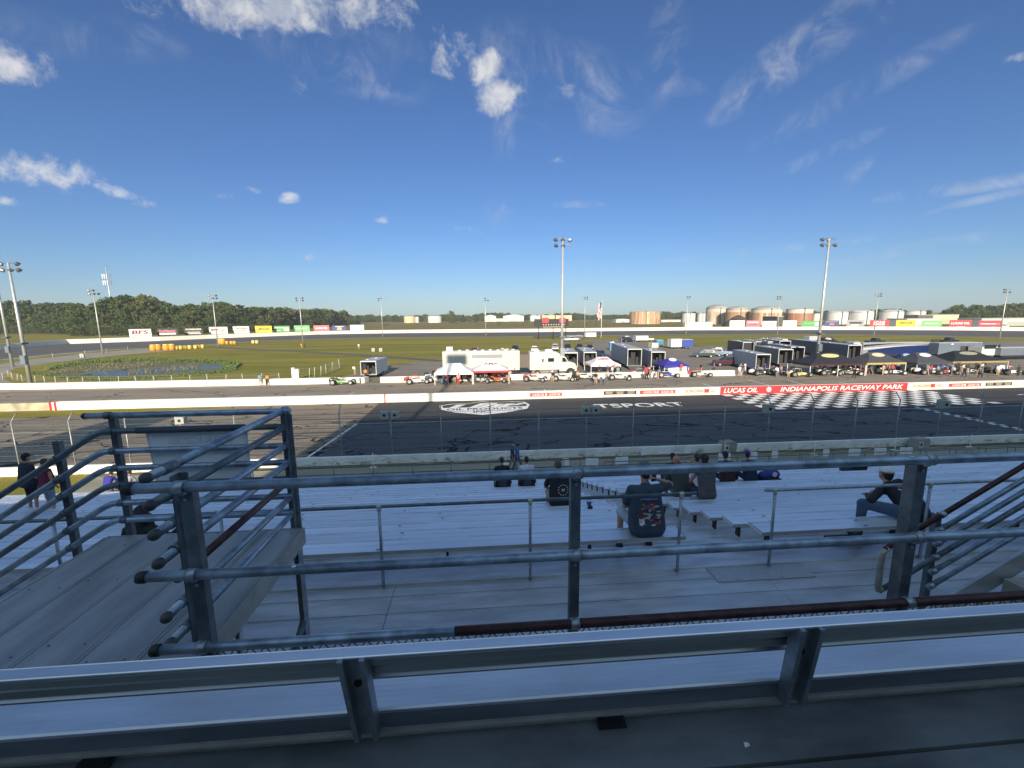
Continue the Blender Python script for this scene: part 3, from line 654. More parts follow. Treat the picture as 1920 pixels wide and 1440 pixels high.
# backrest: tilted extrusion with two flutes on the face towards us
a0 = Vector((0, 1.188, 8.781)); tdir = Vector((0, .55, -.835)).normalized(); ndir = Vector((0, .835, .55)).normalized()
pp = []
for s_, d_ in [(0, 0), (.004, -.002), (.022, .0), (.028, .03), (.045, .034), (.06, .014), (.085, .002), (.108, .012), (.118, .036), (.138, .037), (.15, .014), (.175, .002), (.195, .006), (.203, .028), (.218, .03), (.225, .004), (.236, .002)]: q = a0+tdir*s_+ndir*d_; pp.append((q.y, q.z))
q = a0+tdir*.236+ndir*.045; pp.append((q.y, q.z)); q = a0+Vector((0, .036, .001)); pp.append((q.y, q.z))
obj('backrest', MB().prism(pp, bx0, bx1, 'yz'), mat('backrest_aluminium', (.40, .43, .43), .34, .85, .1, 4, .03, stretch=(.25, 2, 2)), fb)
obj('backrest_cap', MB().prism([(1.185, 8.783), (1.224, 8.784), (1.224, 8.789), (1.188, 8.789), (1.185, 8.787)], bx0, bx1, 'yz'), seatm, fb)
for x in (-4.35, -2.4, -.405, 1.08, 3.0, 4.9):
    mb = MB(); p0, p1 = Vector((x+.005, 1.19, 8.785)), Vector((x-.01, 1.335, 8.345))
    if x > .5: p0.x, p1.x = x-.02, x+.07
    for dx in (-.032, .032):
        c = (dx, 0, 0)
        mb.raw([p0+Vector((dx-.008, -.02, 0)), p0+Vector((dx+.008, -.02, 0)), p0+Vector((dx+.008, .03, 0)), p0+Vector((dx-.008, .03, 0)), p1+Vector((dx-.008, -.02, 0)), p1+Vector((dx+.008, -.02, 0)), p1+Vector((dx+.008, .03, 0)), p1+Vector((dx-.008, .03, 0))], [(0, 1, 2, 3), (4, 7, 6, 5), (0, 4, 5, 1), (1, 5, 6, 2), (2, 6, 7, 3), (3, 7, 4, 0)])
    for k in (0,):
        mb.raw([p0+Vector((-.026, .012, 0)), p0+Vector((.026, .012, 0)), p0+Vector((.026, .022, 0)), p0+Vector((-.026, .022, 0)), p1+Vector((-.026, .012, 0)), p1+Vector((.026, .012, 0)), p1+Vector((.026, .022, 0)), p1+Vector((-.026, .022, 0))], [(0, 1, 2, 3), (4, 7, 6, 5), (0, 4, 5, 1), (1, 5, 6, 2), (2, 6, 7, 3), (3, 7, 4, 0)])
    b = obj('bracket', mb, galv, fb)
    c = p0+(p1-p0)*.32
    obj('bolt_hole', MB().lathe([(.013, 0), (.013, .004)], (c.x, c.y+.006, c.z), 10, axis='y'), flat((.02, .012, .01), .9), b)
for x in (-1.36, .47, 2.3):
    obj('support_leg', MB().box(x-.03, x+.04, 1.375, 1.44, 8.265, 8.36).box(x-.05, x+.055, 1.36, 1.40, 8.264, 8.28), blackm, fb)
# ------------------------------------------------------------------ pipe guardrails
def clamp(mb, p, ax, r=.031, w_=.022, mi=0):
    p = Vector(p); a = Vector(ax).normalized()*w_; mb.tube(p-a, p+a, r, n=12, mi=mi)
gr = thing('guardrail', 'three-pipe steel guardrail on channel posts crossing the view just beyond the near bench', 'guardrail')
PR = .0242
def pipe(name, p, q, m_, parent, r=PR, caps=True):
    mb = MB().tube(p, q, r, n=14); o = obj(name, mb, m_, parent)
    return o
for z in (9.035, 8.60):
    pipe('rail', (-1.60, 1.985, z), (9, 1.985, z), galv_pipe, gr)
    obj('end_cap', MB().lathe([(.027, -.02), (.029, 0), (.027, .02)], (-1.59, 1.985, z), 14, axis='x'), blackm, gr)
pipe('rail', (-1.59, 1.985, 8.215), (-.151, 1.985, 8.215), galv_pipe, gr); 
obj('end_cap', MB().lathe([(.027, -.02), (.029, 0), (.027, .02)], (-1.58, 1.985, 8.215), 14, axis='x'), blackm, gr)
pipe('rail', (-.149, 1.985, 8.215), (9, 1.985, 8.215), rust_pipe, gr)['label'] = 'rust brown lower rail'
def chan_post(x, y, z0, z1, parent, w_=.06, d_=.06, name='post', slant=False):
    mb = MB().box(x-w_/2, x+w_/2, y, y+.008, z0, z1).box(x-w_/2, x-w_/2+.008, y+.0085, y+d_, z0, z1).box(x+w_/2-.008, x+w_/2, y+.0085, y+d_, z0, z1 if not slant else z1-.03)
    return obj(name, mb, galv_dark, parent)
for x in (-1.37, .47, 2.33, 4.18, 6.03):
    p = chan_post(x, 2.012, 7.2, 9.005, gr, .05 if -1 < x < 2 else .06, .045 if x < 2 else .065)
    for z in (9.035, 8.60, 8.215):
        mb = MB(); clamp(mb, (x, 1.985, z), (1, 0, 0)); obj('clamp', mb.tube((x, 1.985, z-.024), (x, 2.02, z-.045), .014, n=8), galv, p)
        obj('bolt', MB().tube((x, 2.004, z-.07), (x, 2.012, z-.07), .009, n=6), galv, p)
# chain link panel below the low rail
mb = MB(); zt = 8.184; pw_ = .0705
for i in range(-26, 96):
    x = -1.37+i*pw_
    if x > 4.6 or x < -1.33: continue
    for s_ in (1, -1):
        n_ = 8; mb.path([(x+s_*k*pw_/2 if True else x, 2.0+.004*s_*(k % 2), zt-k*.045) for k in range(0, 2)], .0032, n=5)
        for k in range(1, 7):
            xx = x+s_*(pw_/2 if k % 2 else 0); x2 = x+s_*(0 if k % 2 else pw_/2)
            mb.tube((xx, 2.0, zt-k*.045), (x2, 2.0, zt-(k+1)*.045), .003, n=4, caps=False)
    mb.tube((x, 2.0, zt-.002), (x+.006, 2.0, zt+.012), .0026, n=5)
mb.tube((-1.37, 2.003, zt-.04), (4.6, 2.003, zt-.04), .002, n=5)
obj('chain_link', mb, mat('chain_link_wire', (.10, .12, .14), .5, .5, .2, 9), gr)
for x, z, n_ in ((2.22, 9.058, 'bird_dropping'), (-.9, 8.622, 'bird_dropping')): obj(n_, MB().ell((x, 1.975, z), (.012, .008, .003), 8, 5), whitep, gr)
tag(obj('paper_scrap', MB().raw([(0, 0, 0), (.02, .003, .002), (.022, .014, .001), (.004, .016, .004), (0, 0, .002), (.02, .003, .004), (.022, .014, .003), (.004, .016, .006)], [(0, 1, 2, 3), (4, 7, 6, 5), (0, 4, 5, 1), (1, 5, 6, 2), (2, 6, 7, 3), (3, 7, 4, 0)]), whitep, None, (G(1397, 1403, 8.26).x, G(1397, 1403, 8.26).y, 8.262)), 'tiny white paper scrap on the dark floor boards below the near bench', 'litter')
# ------------------------------------------------------------------ raised platform at left with its railings and stair
pf = thing('platform', 'raised landing of grey aluminium boards on steel legs at left', 'platform')
mb0 = None
for i in range(5):
    x0 = -3.11+i*.314; mb = MB(); mb.box(x0+.002, x0+.312, .4, 3.60, 7.965, 8.0); mb.box(x0+.004, x0+.018, .4, 3.6, 8.0, 8.005).box(x0+.296, x0+.31, .4, 3.6, 8.0, 8.003)
    b = obj('deck_board', mb, mat('landing_board', (.36, .37, .38), .5, .5, .18, 3, .05, stretch=(2, .4, 2)), pf)
    mb = MB()
    for y_ in (1.5, 2.2, 2.9, 3.45):
        for dx in (.06, .25): mb.lathe([(.006, 0), (.006, .003)], (x0+dx, y_+.07*(i % 3), 8.0), 6)
    obj('screw', mb, galv_dark, b)
obj('edge_beam', MB().box(-1.538, -1.528, .4, 3.62, 7.86, 8.004).box(-3.12, -1.53, 3.602, 3.615, 7.93, 8.003), mat('edge_angle', (.36, .38, .36), .5, .4, .2, 4), pf)
obj('cross_beam', MB().box(-3.08, -1.56, 3.45, 3.55, 7.8, 7.96).box(-3.08, -1.56, 1.9, 2.0, 7.8, 7.96), galv_dark, pf)
obj('gusset', MB().prism([(-1.56, 7.96), (-1.56, 7.74), (-1.68, 7.74), (-1.72, 7.86), (-1.72, 7.96)], 3.56, 3.6), blackm, pf)
for x, y_ in ((-1.545, 3.56), (-3.05, 3.56), (-3.05, 2.4)): obj('leg', MB().box(x-.006, x, y_-.07, y_+.02, 6.46, 7.95).box(x-.075, x-.0065, y_+.012, y_+.02, 6.46, 7.95), galv, pf)
obj('brace', MB().path([(-1.56, 3.5, 7.2), (-1.66, 2.9, 6.47)], .032, 6), galv_dark, pf)
obj('leg', MB().path([(-1.57, 2.62, 7.9), (-1.57, 2.62, 6.46)], .026, 10), galv, pf)
# tread plates of the stair going down to the left
ZR = [9.03, 8.90, 8.735, 8.59, 8.445, 8.29, 8.14]
rl = thing('railing', 'far railing of the left landing, its pipes bending down the stair to the left', 'railing')
def bent(z, m_, x1=-1.6):
    pts = [(x1, 3.62, z), (-2.98, 3.62, z), (-3.04, 3.62, z-.006), (-3.09, 3.62, z-.025), (-3.14, 3.62, z-.05), (-5.9, 3.62, z-.05-2.76*.62)]
    return obj('rail', MB().path(pts, PR, 12), m_, rl)
obj('rail', MB().tube((-3.14, 3.62, ZR[0]), (-1.56, 3.62, ZR[0]), PR, n=12), galv_pipe, rl)
obj('end_cap', MB().ell((-3.14, 3.62, ZR[0]), (.03, .026, .026)), blackm, rl)
for z in ZR[1:]: bent(z, galv_dark if z in (8.90, 8.445) else galv_pipe)
for x, z0, z1 in ((-2.97, 7.9, 9.0), (-3.42, 7.7, 8.82), (-4.9, 6.9, 7.95)):
    p = chan_post(x, 3.645, z0, z1, rl, .05, .04)
    for z in ZR[(0 if x > -3 else 1):]:
        mb = MB(); zz = z if x > -3 else z-.05-(-3.14-x)*.62; clamp(mb, (x, 3.62, zz), (1, 0, 0 if x > -3 else .62)); obj('clamp', mb, galv_dark, p)
p = chan_post(-1.635, 3.65, 7.9, 9.0, rl, .045, .04)
endm = flat((.045, .05, .055), .5)
rr = thing('railing', 'right railing of the left landing, pipes running away from the viewer with black end balls', 'railing')
ZS = [9.03, 8.89, 8.735, 8.59, 8.43, 8.28, 8.13]
for i, z in enumerate(ZS):
    if i == 3: z = 8.58
    m_ = rust_pipe if i == 4 else galv_dark if i == 1 else galv_pipe
    x = -1.625; 
    if i in (4,): y0 = 2.3
    else: y0 = 2.14
    o = obj('rail', MB().tube((x, y0, z), (x, 3.68, z), PR, n=12), m_, rr)
    if i == 4: o['label'] = 'rusty rail'
    else: obj('end_ball', MB().ell((x, y0-.005, z), (.029, .033, .029), 12, 9), endm, rr)
    obj('coupling', MB().tube((x, 3.64, z), (x, 3.70, z), .031, n=12), galv, rr)
p = obj('post', MB().box(-1.60, -1.592, 2.25, 2.32, 7.4, 8.99).box(-1.5915, -1.55, 2.312, 2.32, 7.4, 8.99), galv_dark, rr)
for z in ZS: obj('clamp', MB().tube((-1.625, 2.24, z), (-1.625, 2.33, z), .029, n=12), galv_dark, p)
p = obj('post', MB().box(-1.60, -1.592, 3.60, 3.645, 7.95, 9.0).box(-1.5915, -1.56, 3.637, 3.645, 7.95, 9.0), galv, rr)
ban = thing('hanging_banner', 'white vinyl banner tied over the second pipe of the left landing', 'banner')
vin = mat('banner_vinyl', (.90, .93, .96), .5, 0, .04, 1)
rings = []
mb = MB(); NX, NZ = 16, 12
gv = []
for j in range(NZ+1):
    for i in range(NX+1):
        x = -2.74+i/NX*.80; z = 8.872-j/NZ*.47
        x += (.03*(j/NZ))*(1-i/NX)
        gv.append((x, 3.665+.008*math.sin(i*.9+j*.3)*(j/NZ), z))
mb.raw(gv, [(j*(NX+1)+i, j*(NX+1)+i+1, (j+1)*(NX+1)+i+1, (j+1)*(NX+1)+i) for j in range(NZ) for i in range(NX)], 0, True)
so_ = obj('sheet', mb, vin, ban); md = so_.modifiers.new('thickness', 'SOLIDIFY'); md.thickness = .002
obj('hem', MB().path([(-2.77, 3.62, 8.90), (-1.93, 3.62, 8.90)], .0262, 12), flat((.05, .06, .08), .5), ban)
obj('top_edge', MB().tube((-2.77, 3.625, 8.929), (-1.93, 3.625, 8.929), .003, n=6), vin, ban)
fm = flat((.74, .78, .84), .6)
Mm = Matrix(((-1, 0, 0, -2.32), (0, 0, -1, 3.655), (0, 1, 0, 8.80), (0, 0, 0, 1)))
text('faint_lettering', 'KRIZE', fm, ban, .5, .05, Mm, .001, bold=.02)
# stair treads at left
sl_ = thing('stair', 'aluminium stair going down to the left beside the landing', 'stairs')
for i in range(8):
    x = -3.14-.29*i; z = 8.0-.18*(i+1); obj('tread', MB().box(x-.3, x-.005, .9, 3.58, z-.04, z), alum_dull, sl_)
obj('stringer', MB().raw([(-3.13, 3.59, 8.0), (-5.8, 3.59, 6.35), (-5.8, 3.59, 6.1), (-3.13, 3.59, 7.75), (-3.13, 3.6, 8.0), (-5.8, 3.6, 6.35), (-5.8, 3.6, 6.1), (-3.13, 3.6, 7.75)], [(0, 1, 2, 3), (4, 7, 6, 5), (0, 4, 5, 1), (2, 6, 7, 3), (1, 5, 6, 2), (0, 3, 7, 4)]), galv_dark, sl_)
# ------------------------------------------------------------------ stair at right climbing from the walkway
sr = thing('stair', 'concrete-coloured stair climbing to the right from the walkway behind a sloping railing', 'stairs')
stm = mat('stair_concrete', (.34, .34, .32), .8, 0, .2, 3, .1)
for i in range(9):
    x = 4.3+.29*i; z = 6.45+.178*(i+1); obj('step', MB().box(x, x+.31, 2.3, 3.55, z-.178, z), stm, sr)
obj('stringer', MB().raw([(4.15, 3.57, 6.45), (7.2, 3.57, 8.32), (7.2, 3.57, 8.55), (4.15, 3.57, 6.68), (4.15, 3.6, 6.45), (7.2, 3.6, 8.32), (7.2, 3.6, 8.55), (4.15, 3.6, 6.68)], [(0, 1, 2, 3), (4, 7, 6, 5), (0, 4, 5, 1), (2, 6, 7, 3), (1, 5, 6, 2), (0, 3, 7, 4)]), alum_dull, sr)
r2 = thing('railing', 'sloping railing of the right-hand stair with dark red top pipe and looped end', 'railing')
sl6 = .60
def sz(x): return 7.84+(x-4.48)*sl6
for k, (dz, m_, xs) in enumerate([(0, rust_pipe, 3.92), (-.16, galv_pipe, 4.44), (-.3, galv_pipe, 4.44), (-.45, galv_dark, 3.92), (-.6, galv_pipe, 4.44), (-.76, galv_pipe, 4.44)]):
    o = obj('rail', MB().tube((xs, 3.62, sz(xs)+dz), (7.4, 3.62, sz(7.4)+dz), PR, n=12), m_, r2)
    if k == 0: o['label'] = 'dark red top rail'
p = chan_post(4.48, 3.645, 6.46, 7.83, r2, .06, .05)
for dz in (0, -.16, -.3, -.45, -.6, -.76): mb = MB(); clamp(mb, (4.48, 3.62, sz(4.48)+dz), (1, 0, .6)); obj('clamp', mb, galv, p)
chan_post(6.3, 3.645, 6.46, 8.9, r2, .06, .05)
obj('end_loop', MB().path([(3.95, 3.62, sz(3.95)), (3.905, 3.62, sz(3.9)-.03), (3.90, 3.62, sz(3.9)-.08), (3.90, 3.62, sz(3.9)-.37), (3.91, 3.62, sz(3.9)-.425), (3.95, 3.62, sz(3.95)-.45)], .027, 12), mat('end_loop_pipe', (.34, .33, .30), .5, .4, .2, 9), r2)
# ------------------------------------------------------------------ small rails behind the top bench row
def small_rail(x0, x1, posts, lab, m_):
    t = thing('back_rail', lab, 'handrail', (0, 0, 0), 0, 'back rails behind the top bench row')
    obj('rail', MB().tube((x0, 5.03, 7.525), (x1, 5.03, 7.525), .021, n=10), m_, t)
    for x in posts:
        obj('post', MB().tube((x, 5.03, 6.2), (x, 5.03, 7.51), .019, n=8), galv, t)
        obj('fitting', MB().tube((x-.03, 5.03, 7.525), (x+.03, 5.03, 7.525), .027, n=10).tube((x, 5.03, 7.47), (x, 5.03, 7.52), .025, n=10), flat((.5, .5, .48), .5, .4), t)
small_rail(-12, 2.74, (-10.4, -8.55, -6.73, -4.9, -3.07, -1.24, .6, 2.54), 'low single-pipe back rail left of the aisle', galv_dark)
small_rail(3.66, 16, (3.80, 5.98, 8.1, 10.2, 12.3), 'low single-pipe back rail right of the aisle', galv)
# ------------------------------------------------------------------ rails in front of the stand
def front_rail(x0, x1, y, z1, z2, sp, lab, zb=None, r=.022):
    t = thing('front_railing', lab, 'railing', (0, 0, 0), 0, 'railings at the foot of the stand')
    n_ = int((x1-x0)/sp); bm_ = galv_dark
    for z in (z1, z2): obj('rail', MB().tube((x0, y, z), (x1, y, z), r, n=6), bm_, t)
    me = None
    for k in range(n_+1):
        x = x0+k*sp
        if me is None: me = obj('post', MB().tube((0, 0, z1), (0, 0, z2-.6 if zb is None else zb), r, n=6), bm_, t, (x, y, 0)).data
        else: obj('post', me, None, t, (x, y, 0))
    return t
front_rail(-12, 4.7, 19.4, 3.0, 2.65, 1.77, 'dark two-pipe railing below the front row, left part', 2.0)
front_rail(5.3, 12.4, 21.8, 2.2, 1.75, 1.75, 'dark railing of the small ramp at the aisle foot', 1.0)
front_rail(6.2, 60, 20.4, 2.45, 2.1, 1.75, 'long dark railing below the front row, right part', 1.4)
front_rail(11.5, 62, 24.0, 1.25, .8, 2.0, 'long railing of the lower path with white panels', 0)
# white seat-back panels along the rails
def panel(u, v, Y, lab): 
    p = PY(u, v, Y); pn_i[0] += 1; t = tag(obj('rail_panel', MB().prism([(-.17, -.16), (-.14, -.19), (.14, -.19), (.17, -.16), (.17, .16), (.14, .19), (-.14, .19), (-.17, .16)], -.02, .02, 'xz'), flat((.9, .9, .9), .5), None, (p.x, p.y, p.z)), lab % ORD[pn_i[0]-1], 'panel', 'white panels on the front rails'); return t
LP = 'white rounded panel on the front rails, %s from the left'; pn_i = [0]
for u, v, Y in [(1061, 866, 21.5), (1104, 866, 21.5), (1116, 866, 21.5), (1160, 864, 21.5), (1172, 863, 21.5), (1208, 847, 23.5), (1238, 845, 23.5), (1249, 844, 23.5), (1289, 844, 23.5), (1353, 856, 21.5), (1364, 856, 21.5),
                (1404, 854, 21.5), (1414, 854, 21.5), (1453, 852, 21.5), (1549, 849, 21.5), (1597, 848, 21.5), (1608, 848, 21.5), (1645, 846, 21.5), (1656, 846, 21.5), (1693, 845, 21.5), (1705, 845, 21.5)]: panel(u, v, Y, LP)
# buckets with white flag poles and ropes
prev = None
bk = []
for i, (u, v, lab) in enumerate([(701, 888, 'white bucket holding a white pole, leftmost, behind the front railing'), (949, 882, 'white bucket holding a white pole beside the two walking spectators'), (1165, 880, 'white bucket with a pole near the first paired panels'),
                  (1358, 868, 'white bucket with a pole beside the grey equipment case'), (1525, 864, 'white bucket with a pole right of the row of caps'), (1676, 856, 'white bucket with a pole left of the right equipment case'), (1817, 850, 'rightmost white bucket with a pole by the track wall')]):
    p = G(u, v, 0); t = thing('pole_bucket', lab, 'bucket', (p.x, p.y, 0), 0, 'buckets carrying the rope poles')
    obj('bucket', MB().lathe([(.17, 0), (.2, .42), (.215, .43), (.215, .46), (.19, .45)], (0, 0, 0), 12), whitep, t)
    obj('pole', MB().tube((0, 0, .1), (0, 0, 1.35), .022, n=6), whitep, t); bk.append(p)
for i, (a, b) in enumerate(zip(bk[:-1], bk[1:])):
    pts = [a.lerp(b, k/12)+Vector((0, 0, 1.3-.75*(1-((k-6)/6)**2))) for k in range(13)]
    tag(obj('rope', MB().path(pts, .014, 5), flat((.5, .47, .38), .8)), 'drooping pale rope between the %s and %s bucket poles' % (ORD[i], ORD[i+1]), 'rope', 'ropes between the bucket poles')
for u, v, lab in ((1362, 846, 'grey equipment case on the verge below the fence, beside a bucket pole'), (1722, 840, 'grey equipment case on the verge at right near the finish line')):
    p = G(u, v); t = thing('equipment_case', lab, 'case', (p.x, p.y, 0), R(8)); obj('body', MB().prism([(-.55, 0), (.55, 0), (.62, .55), (.45, .75), (-.45, .75)], -.3, .35, 'xz'), flat((.3, .3, .27), .6), t); obj('front_panel', MB().box(-.45, -.05, -.32, -.303, .1, .6), flat((.5, .52, .5), .5), t); obj('horn', MB().lathe([(.1, 0), (.06, .03)], (-.25, -.33, .36), 10, axis='y'), blackm, t)
# structures behind the viewer that throw the stand's shade
bs = thing('upper_stand', 'upper part of the grandstand behind the viewer', 'grandstand')
bmtl = flat((.10, .10, .11), .7)
obj('roof_wall', MB().box(-18.3, 160, -24, -18, 0, 22.3), bmtl, bs)
obj('rear_tier', MB().prism([(-.75, 6), (-.75, 8.9), (-1.4, 9.2), (-4.55, 10.6), (-4.55, 6)], -16.3, 140, 'yz'), bmtl, bs)
tw = thing('stair_tower', 'stair tower beside the upper stand behind the viewer', 'tower'); obj('shaft', MB().box(-42.2, -37.2, -24, -18, 0, 24.4), bmtl, tw)
dp = thing('floodlight_pole', 'floodlight pole above the upper stand behind the viewer', 'floodlight pole', (-12.6, -17, 0)); obj('pole', MB().tube((0, 0, 0), (0, 0, 36), .3, .22, n=8), polem, dp); obj('crossarm', MB().box(-1.6, 1.6, -.4, .4, 34.5, 36), galv_dark, dp)
# ------------------------------------------------------------------ people
def caps_union(prims, voxel, name, smooth=2):
    mb = MB()
    for p in prims:
        if len(p) == 2: mb.ell(p[0], p[1], 12, 9); continue
        a, b, r1, r2 = p[:4]; a, b = Vector(a), Vector(b); n = 10
        d = b-a; L = max(d.length, 1e-4); d = d/L if d.length > 1e-4 else Vector((0, 0, 1))
        u = d.orthogonal().normalized(); v = d.cross(u); rings = []
        for t in (-1.4, -1.0, -.5, 0): rings.append((a+d*r1*math.sin(t), r1*math.cos(t)))
        for t in (0.001, .5, 1.0, 1.4): rings.append((b+d*r2*math.sin(t), r2*math.cos(t)))
        mb.loft([[c+u*math.cos(2*math.pi*i/n)*r+v*math.sin(2*math.pi*i/n)*r for i in range(n)] for c, r in rings])
    me = fixn(mb.mesh(name, []))
    o = bpy.data.objects.new('tmp', me); COL.objects.link(o)
    md = o.modifiers.new('r', 'REMESH'); md.mode = 'VOXEL'; md.voxel_size = voxel; md.use_smooth_shade = True
    if smooth: ms = o.modifiers.new('s', 'SMOOTH'); ms.iterations = smooth; ms.factor = .5
    dg = bpy.context.evaluated_depsgraph_get(); out = bpy.data.meshes.new_from_object(o.evaluated_get(dg)); out.name = name
    bpy.data.objects.remove(o); return out
def V(*a): return Vector(a)
def skeleton(pose, lean=0.0, twist=0, arms=None, legs=None, hunch=0.0, side=0.0, k=1.0):
    J = {}
    if pose == 'sit': J['pel'] = V(0, 0, .12); base = .12
    else: J['pel'] = V(0, 0, .93)
    up_ = V(side, math.sin(lean), math.cos(lean)).normalized()
    J['waist'] = J['pel']+up_*.17; c = V(side, math.sin(lean+hunch*.5), math.cos(lean+hunch*.5)).normalized()
    J['chest'] = J['waist']+c*.2; n = V(side, math.sin(lean+hunch), math.cos(lean+hunch)).normalized()
    J['neck'] = J['chest']+n*.17; J['head'] = J['neck']+V(side*.2, .03+.06*hunch+.5*math.sin(lean+hunch)*.1, .165)
    for s_, nm in ((-1, 'L'), (1, 'R')):
        J['sh'+nm] = J['chest']+n*.10+V(s_*.19, 0, 0)
        if pose == 'sit':
            J['hip'+nm] = V(s_*.1, .02, .1); J['kn'+nm] = V(s_*.17, .45, .12); J['an'+nm] = V(s_*.15, .47, -.34)
            J['el'+nm] = J['sh'+nm]+V(s_*.07, .12, -.25); J['wr'+nm] = J['kn'+nm]+V(-s_*.03, -.08, .1)
        elif pose == 'walk':
            J['hip'+nm] = V(s_*.09, 0, .9); J['kn'+nm] = V(s_*.1, .16*s_+.04, .49); J['an'+nm] = V(s_*.09, .26*s_-.04, .09)
            J['el'+nm] = J['sh'+nm]+V(s_*.05, -.1*s_, -.27); J['wr'+nm] = J['el'+nm]+V(0, .1-.06*s_, -.23)
        else:
            J['hip'+nm] = V(s_*.09, 0, .9); J['kn'+nm] = V(s_*.11, .02, .48); J['an'+nm] = V(s_*.12, -.01, .09)
            J['el'+nm] = J['sh'+nm]+V(s_*.06, -.02, -.28); J['wr'+nm] = J['el'+nm]+V(0, .1, -.23)
    if arms: J.update({a: (V(*b)) for a, b in arms.items()})
    if legs: J.update({a: (V(*b)) for a, b in legs.items()})
    return J
def hand(c, d, palm, side, curl=.6):
    """palm block, four curled fingers of different lengths, and a thumb from the side of the palm"""
    d = d.normalized(); w_ = d.cross(palm).normalized()*side; pr = []
    pc = c+d*.045; 
    for k in (-1.2, -.4, .4, 1.2): pr.append((c+w_*k*.010+d*.005, c+w_*k*.019+d*.085, .013, .012))
    for k, L in zip((-1.5, -.5, .5, 1.5), (.06, .075, .08, .07)):
        a = c+w_*k*.0195+d*.09; b = a+(d*math.cos(curl*.6)+palm*math.sin(curl*.6))*L*.5; e = b+(d*math.cos(curl*1.6)+palm*math.sin(curl*1.6))*L*.45
        pr += [(a, b, .0095, .009), (b, e, .009, .0075)]
    t0 = c+w_*.028+d*.025; t1 = t0+(w_*.8+d*.6+palm*.3).normalized()*.04; t2 = t1+(d*.9+palm*.6).normalized()*.03
    return pr+[(t0, t1, .012, .0105), (t1, t2, .0105, .009)]
skin_m = mat('skin', (.42, .23, .16), .55, 0, .08, 6); skin_r = mat('skin_reddish', (.46, .2, .14), .55, 0, .08, 6)
def person(loc, rot, J, label, shirt=(.03, .04, .08), trousers=(.05, .07, .12), hair=(.04, .03, .025), vox=.014, sleeves='short', legwear='long', headgear=None, hgcol=(.2, .2, .22), skin=None,
           group=None, girth=1.0, scale=1.0, longhair=False, brim=1, handR=None, collar=True, bald=False, shoe=(.02, .02, .022)):
    skin = skin or skin_m
    t = thing('person', label, 'person', loc, rot, group); t.scale = (scale,)*3
    g_ = girth; pel, wa, ch, nk, hd = (J[k] for k in ('pel', 'waist', 'chest', 'neck', 'head'))
    B = [(nk-V(0, 0, .03), hd-V(0, 0, .06), .052, .05), (hd+V(0, 0, .0), (.076, .095, .108)), (hd+V(0, .03, -.055), (.055, .062, .06)), (hd+V(0, .09, -.015), hd+V(0, .108, -.03), .011, .014),
         (hd+V(-.079, -.005, -.01), (.012, .02, .032)), (hd+V(.079, -.005, -.01), (.012, .02, .032)), (ch+V(0, 0, -.05), nk+V(0, 0, -.04), .11, .06), (pel, wa, .1, .1)]
    for s_, nm in ((-1, 'L'), (1, 'R')):
        sh, el, wr, hp, kn, an = (J[k+nm] for k in ('sh', 'el', 'wr', 'hip', 'kn', 'an'))
        B += [(sh, el, .046, .037), (el, wr, .038, .025), (hp, kn, .075, .052), (kn, an, .052, .034), (ch+V(0, 0, .03), sh, .07, .05)]
        d = (wr-el).normalized(); palm = V(0, 0, -1) if abs(d.z) < .7 else V(-s_, .2, 0)
        palm = (palm-d*palm.dot(d)).normalized()
        if vox < .02: B += hand(wr, d, palm, -s_)
        else: B += [(wr, wr+d*.09, .032, .03)]
        B += [(an+V(0, -.03, -.04), an+V(0, .15, -.055), .035, .028)]
    body = obj('body', caps_union(B, vox*.8, 'body'), None, t); body.data.materials.append(skin)
    # shirt
    T = []
    wx = .105*g_
    for sx in (-1, 1): T += [(pel+V(sx*wx*.8, .0, .02), wa+V(sx*wx*.75, .01, 0), .11*g_, .105*g_), (wa+V(sx*wx*.75, .01, 0), ch+V(sx*.085, 0, .03), .105*g_, .115)]
    T += [(pel+V(-wx*.7, -.02, -.02), pel+V(wx*.7, -.02, -.02), .118*g_, .118*g_), (pel, ch, .125*g_, .12), (ch+V(-.15, 0, .095), ch+V(.15, 0, .095), .07, .07), (ch+V(0, 0, .09), nk+V(0, 0, -.025), .1, .066)]
    for s_, nm in ((-1, 'L'), (1, 'R')):
        sh, el, wr = J['sh'+nm], J['el'+nm], J['wr'+nm]
        T.append((ch+V(s_*.1, 0, .08), sh, .085, .066))
        if sleeves == 'short': T.append((sh, sh.lerp(el, .72), .064, .062))
        elif sleeves == 'long': T += [(sh, el, .064, .052), (el, wr, .052, .038)]
    s_o = obj('shirt', caps_union(T, vox, 'shirt'), None, t); s_o.data.materials.append(mat('cloth_%d_%d_%d' % tuple(int(c*255) for c in shirt), shirt, .85, 0, .18, 7, .2))
    Q = []
    g_ = min(g_, 1.02); Q += [(pel+V(-.08*g_, .02, -.01), pel+V(.08*g_, .02, -.01), .115*g_, .115*g_)]
    for nm in 'LR':
        hp, kn, an = J['hip'+nm], J['kn'+nm], J['an'+nm]
        Q.append((hp, kn if legwear != 'shorts' else hp.lerp(kn, .85), .098*g_, .072))
        if legwear == 'long': Q.append((kn, an+V(0, 0, .0), .07, .05))
        elif legwear == 'shorts': Q.append((hp.lerp(kn, .8), hp.lerp(kn, .98), .076, .076))
    q = obj('trousers' if legwear == 'long' else 'shorts', caps_union(Q, vox, 'trousers'), None, t); q.data.materials.append(mat('cloth_%d_%d_%d' % tuple(int(c*255) for c in trousers), trousers, .85, 0, .18, 7, .2))
    mb = []
    for nm in 'LR':
        an = J['an'+nm]; mb += [(an+V(0, -.04, -.045), an+V(0, .15, -.055), .045, .04), (an+V(0, 0, 0), an+V(0, 0, -.04), .045, .045)]
    o = obj('shoes', caps_union(mb, vox*1.2, 'shoes'), None, t); o.data.materials.append(flat(shoe, .6))
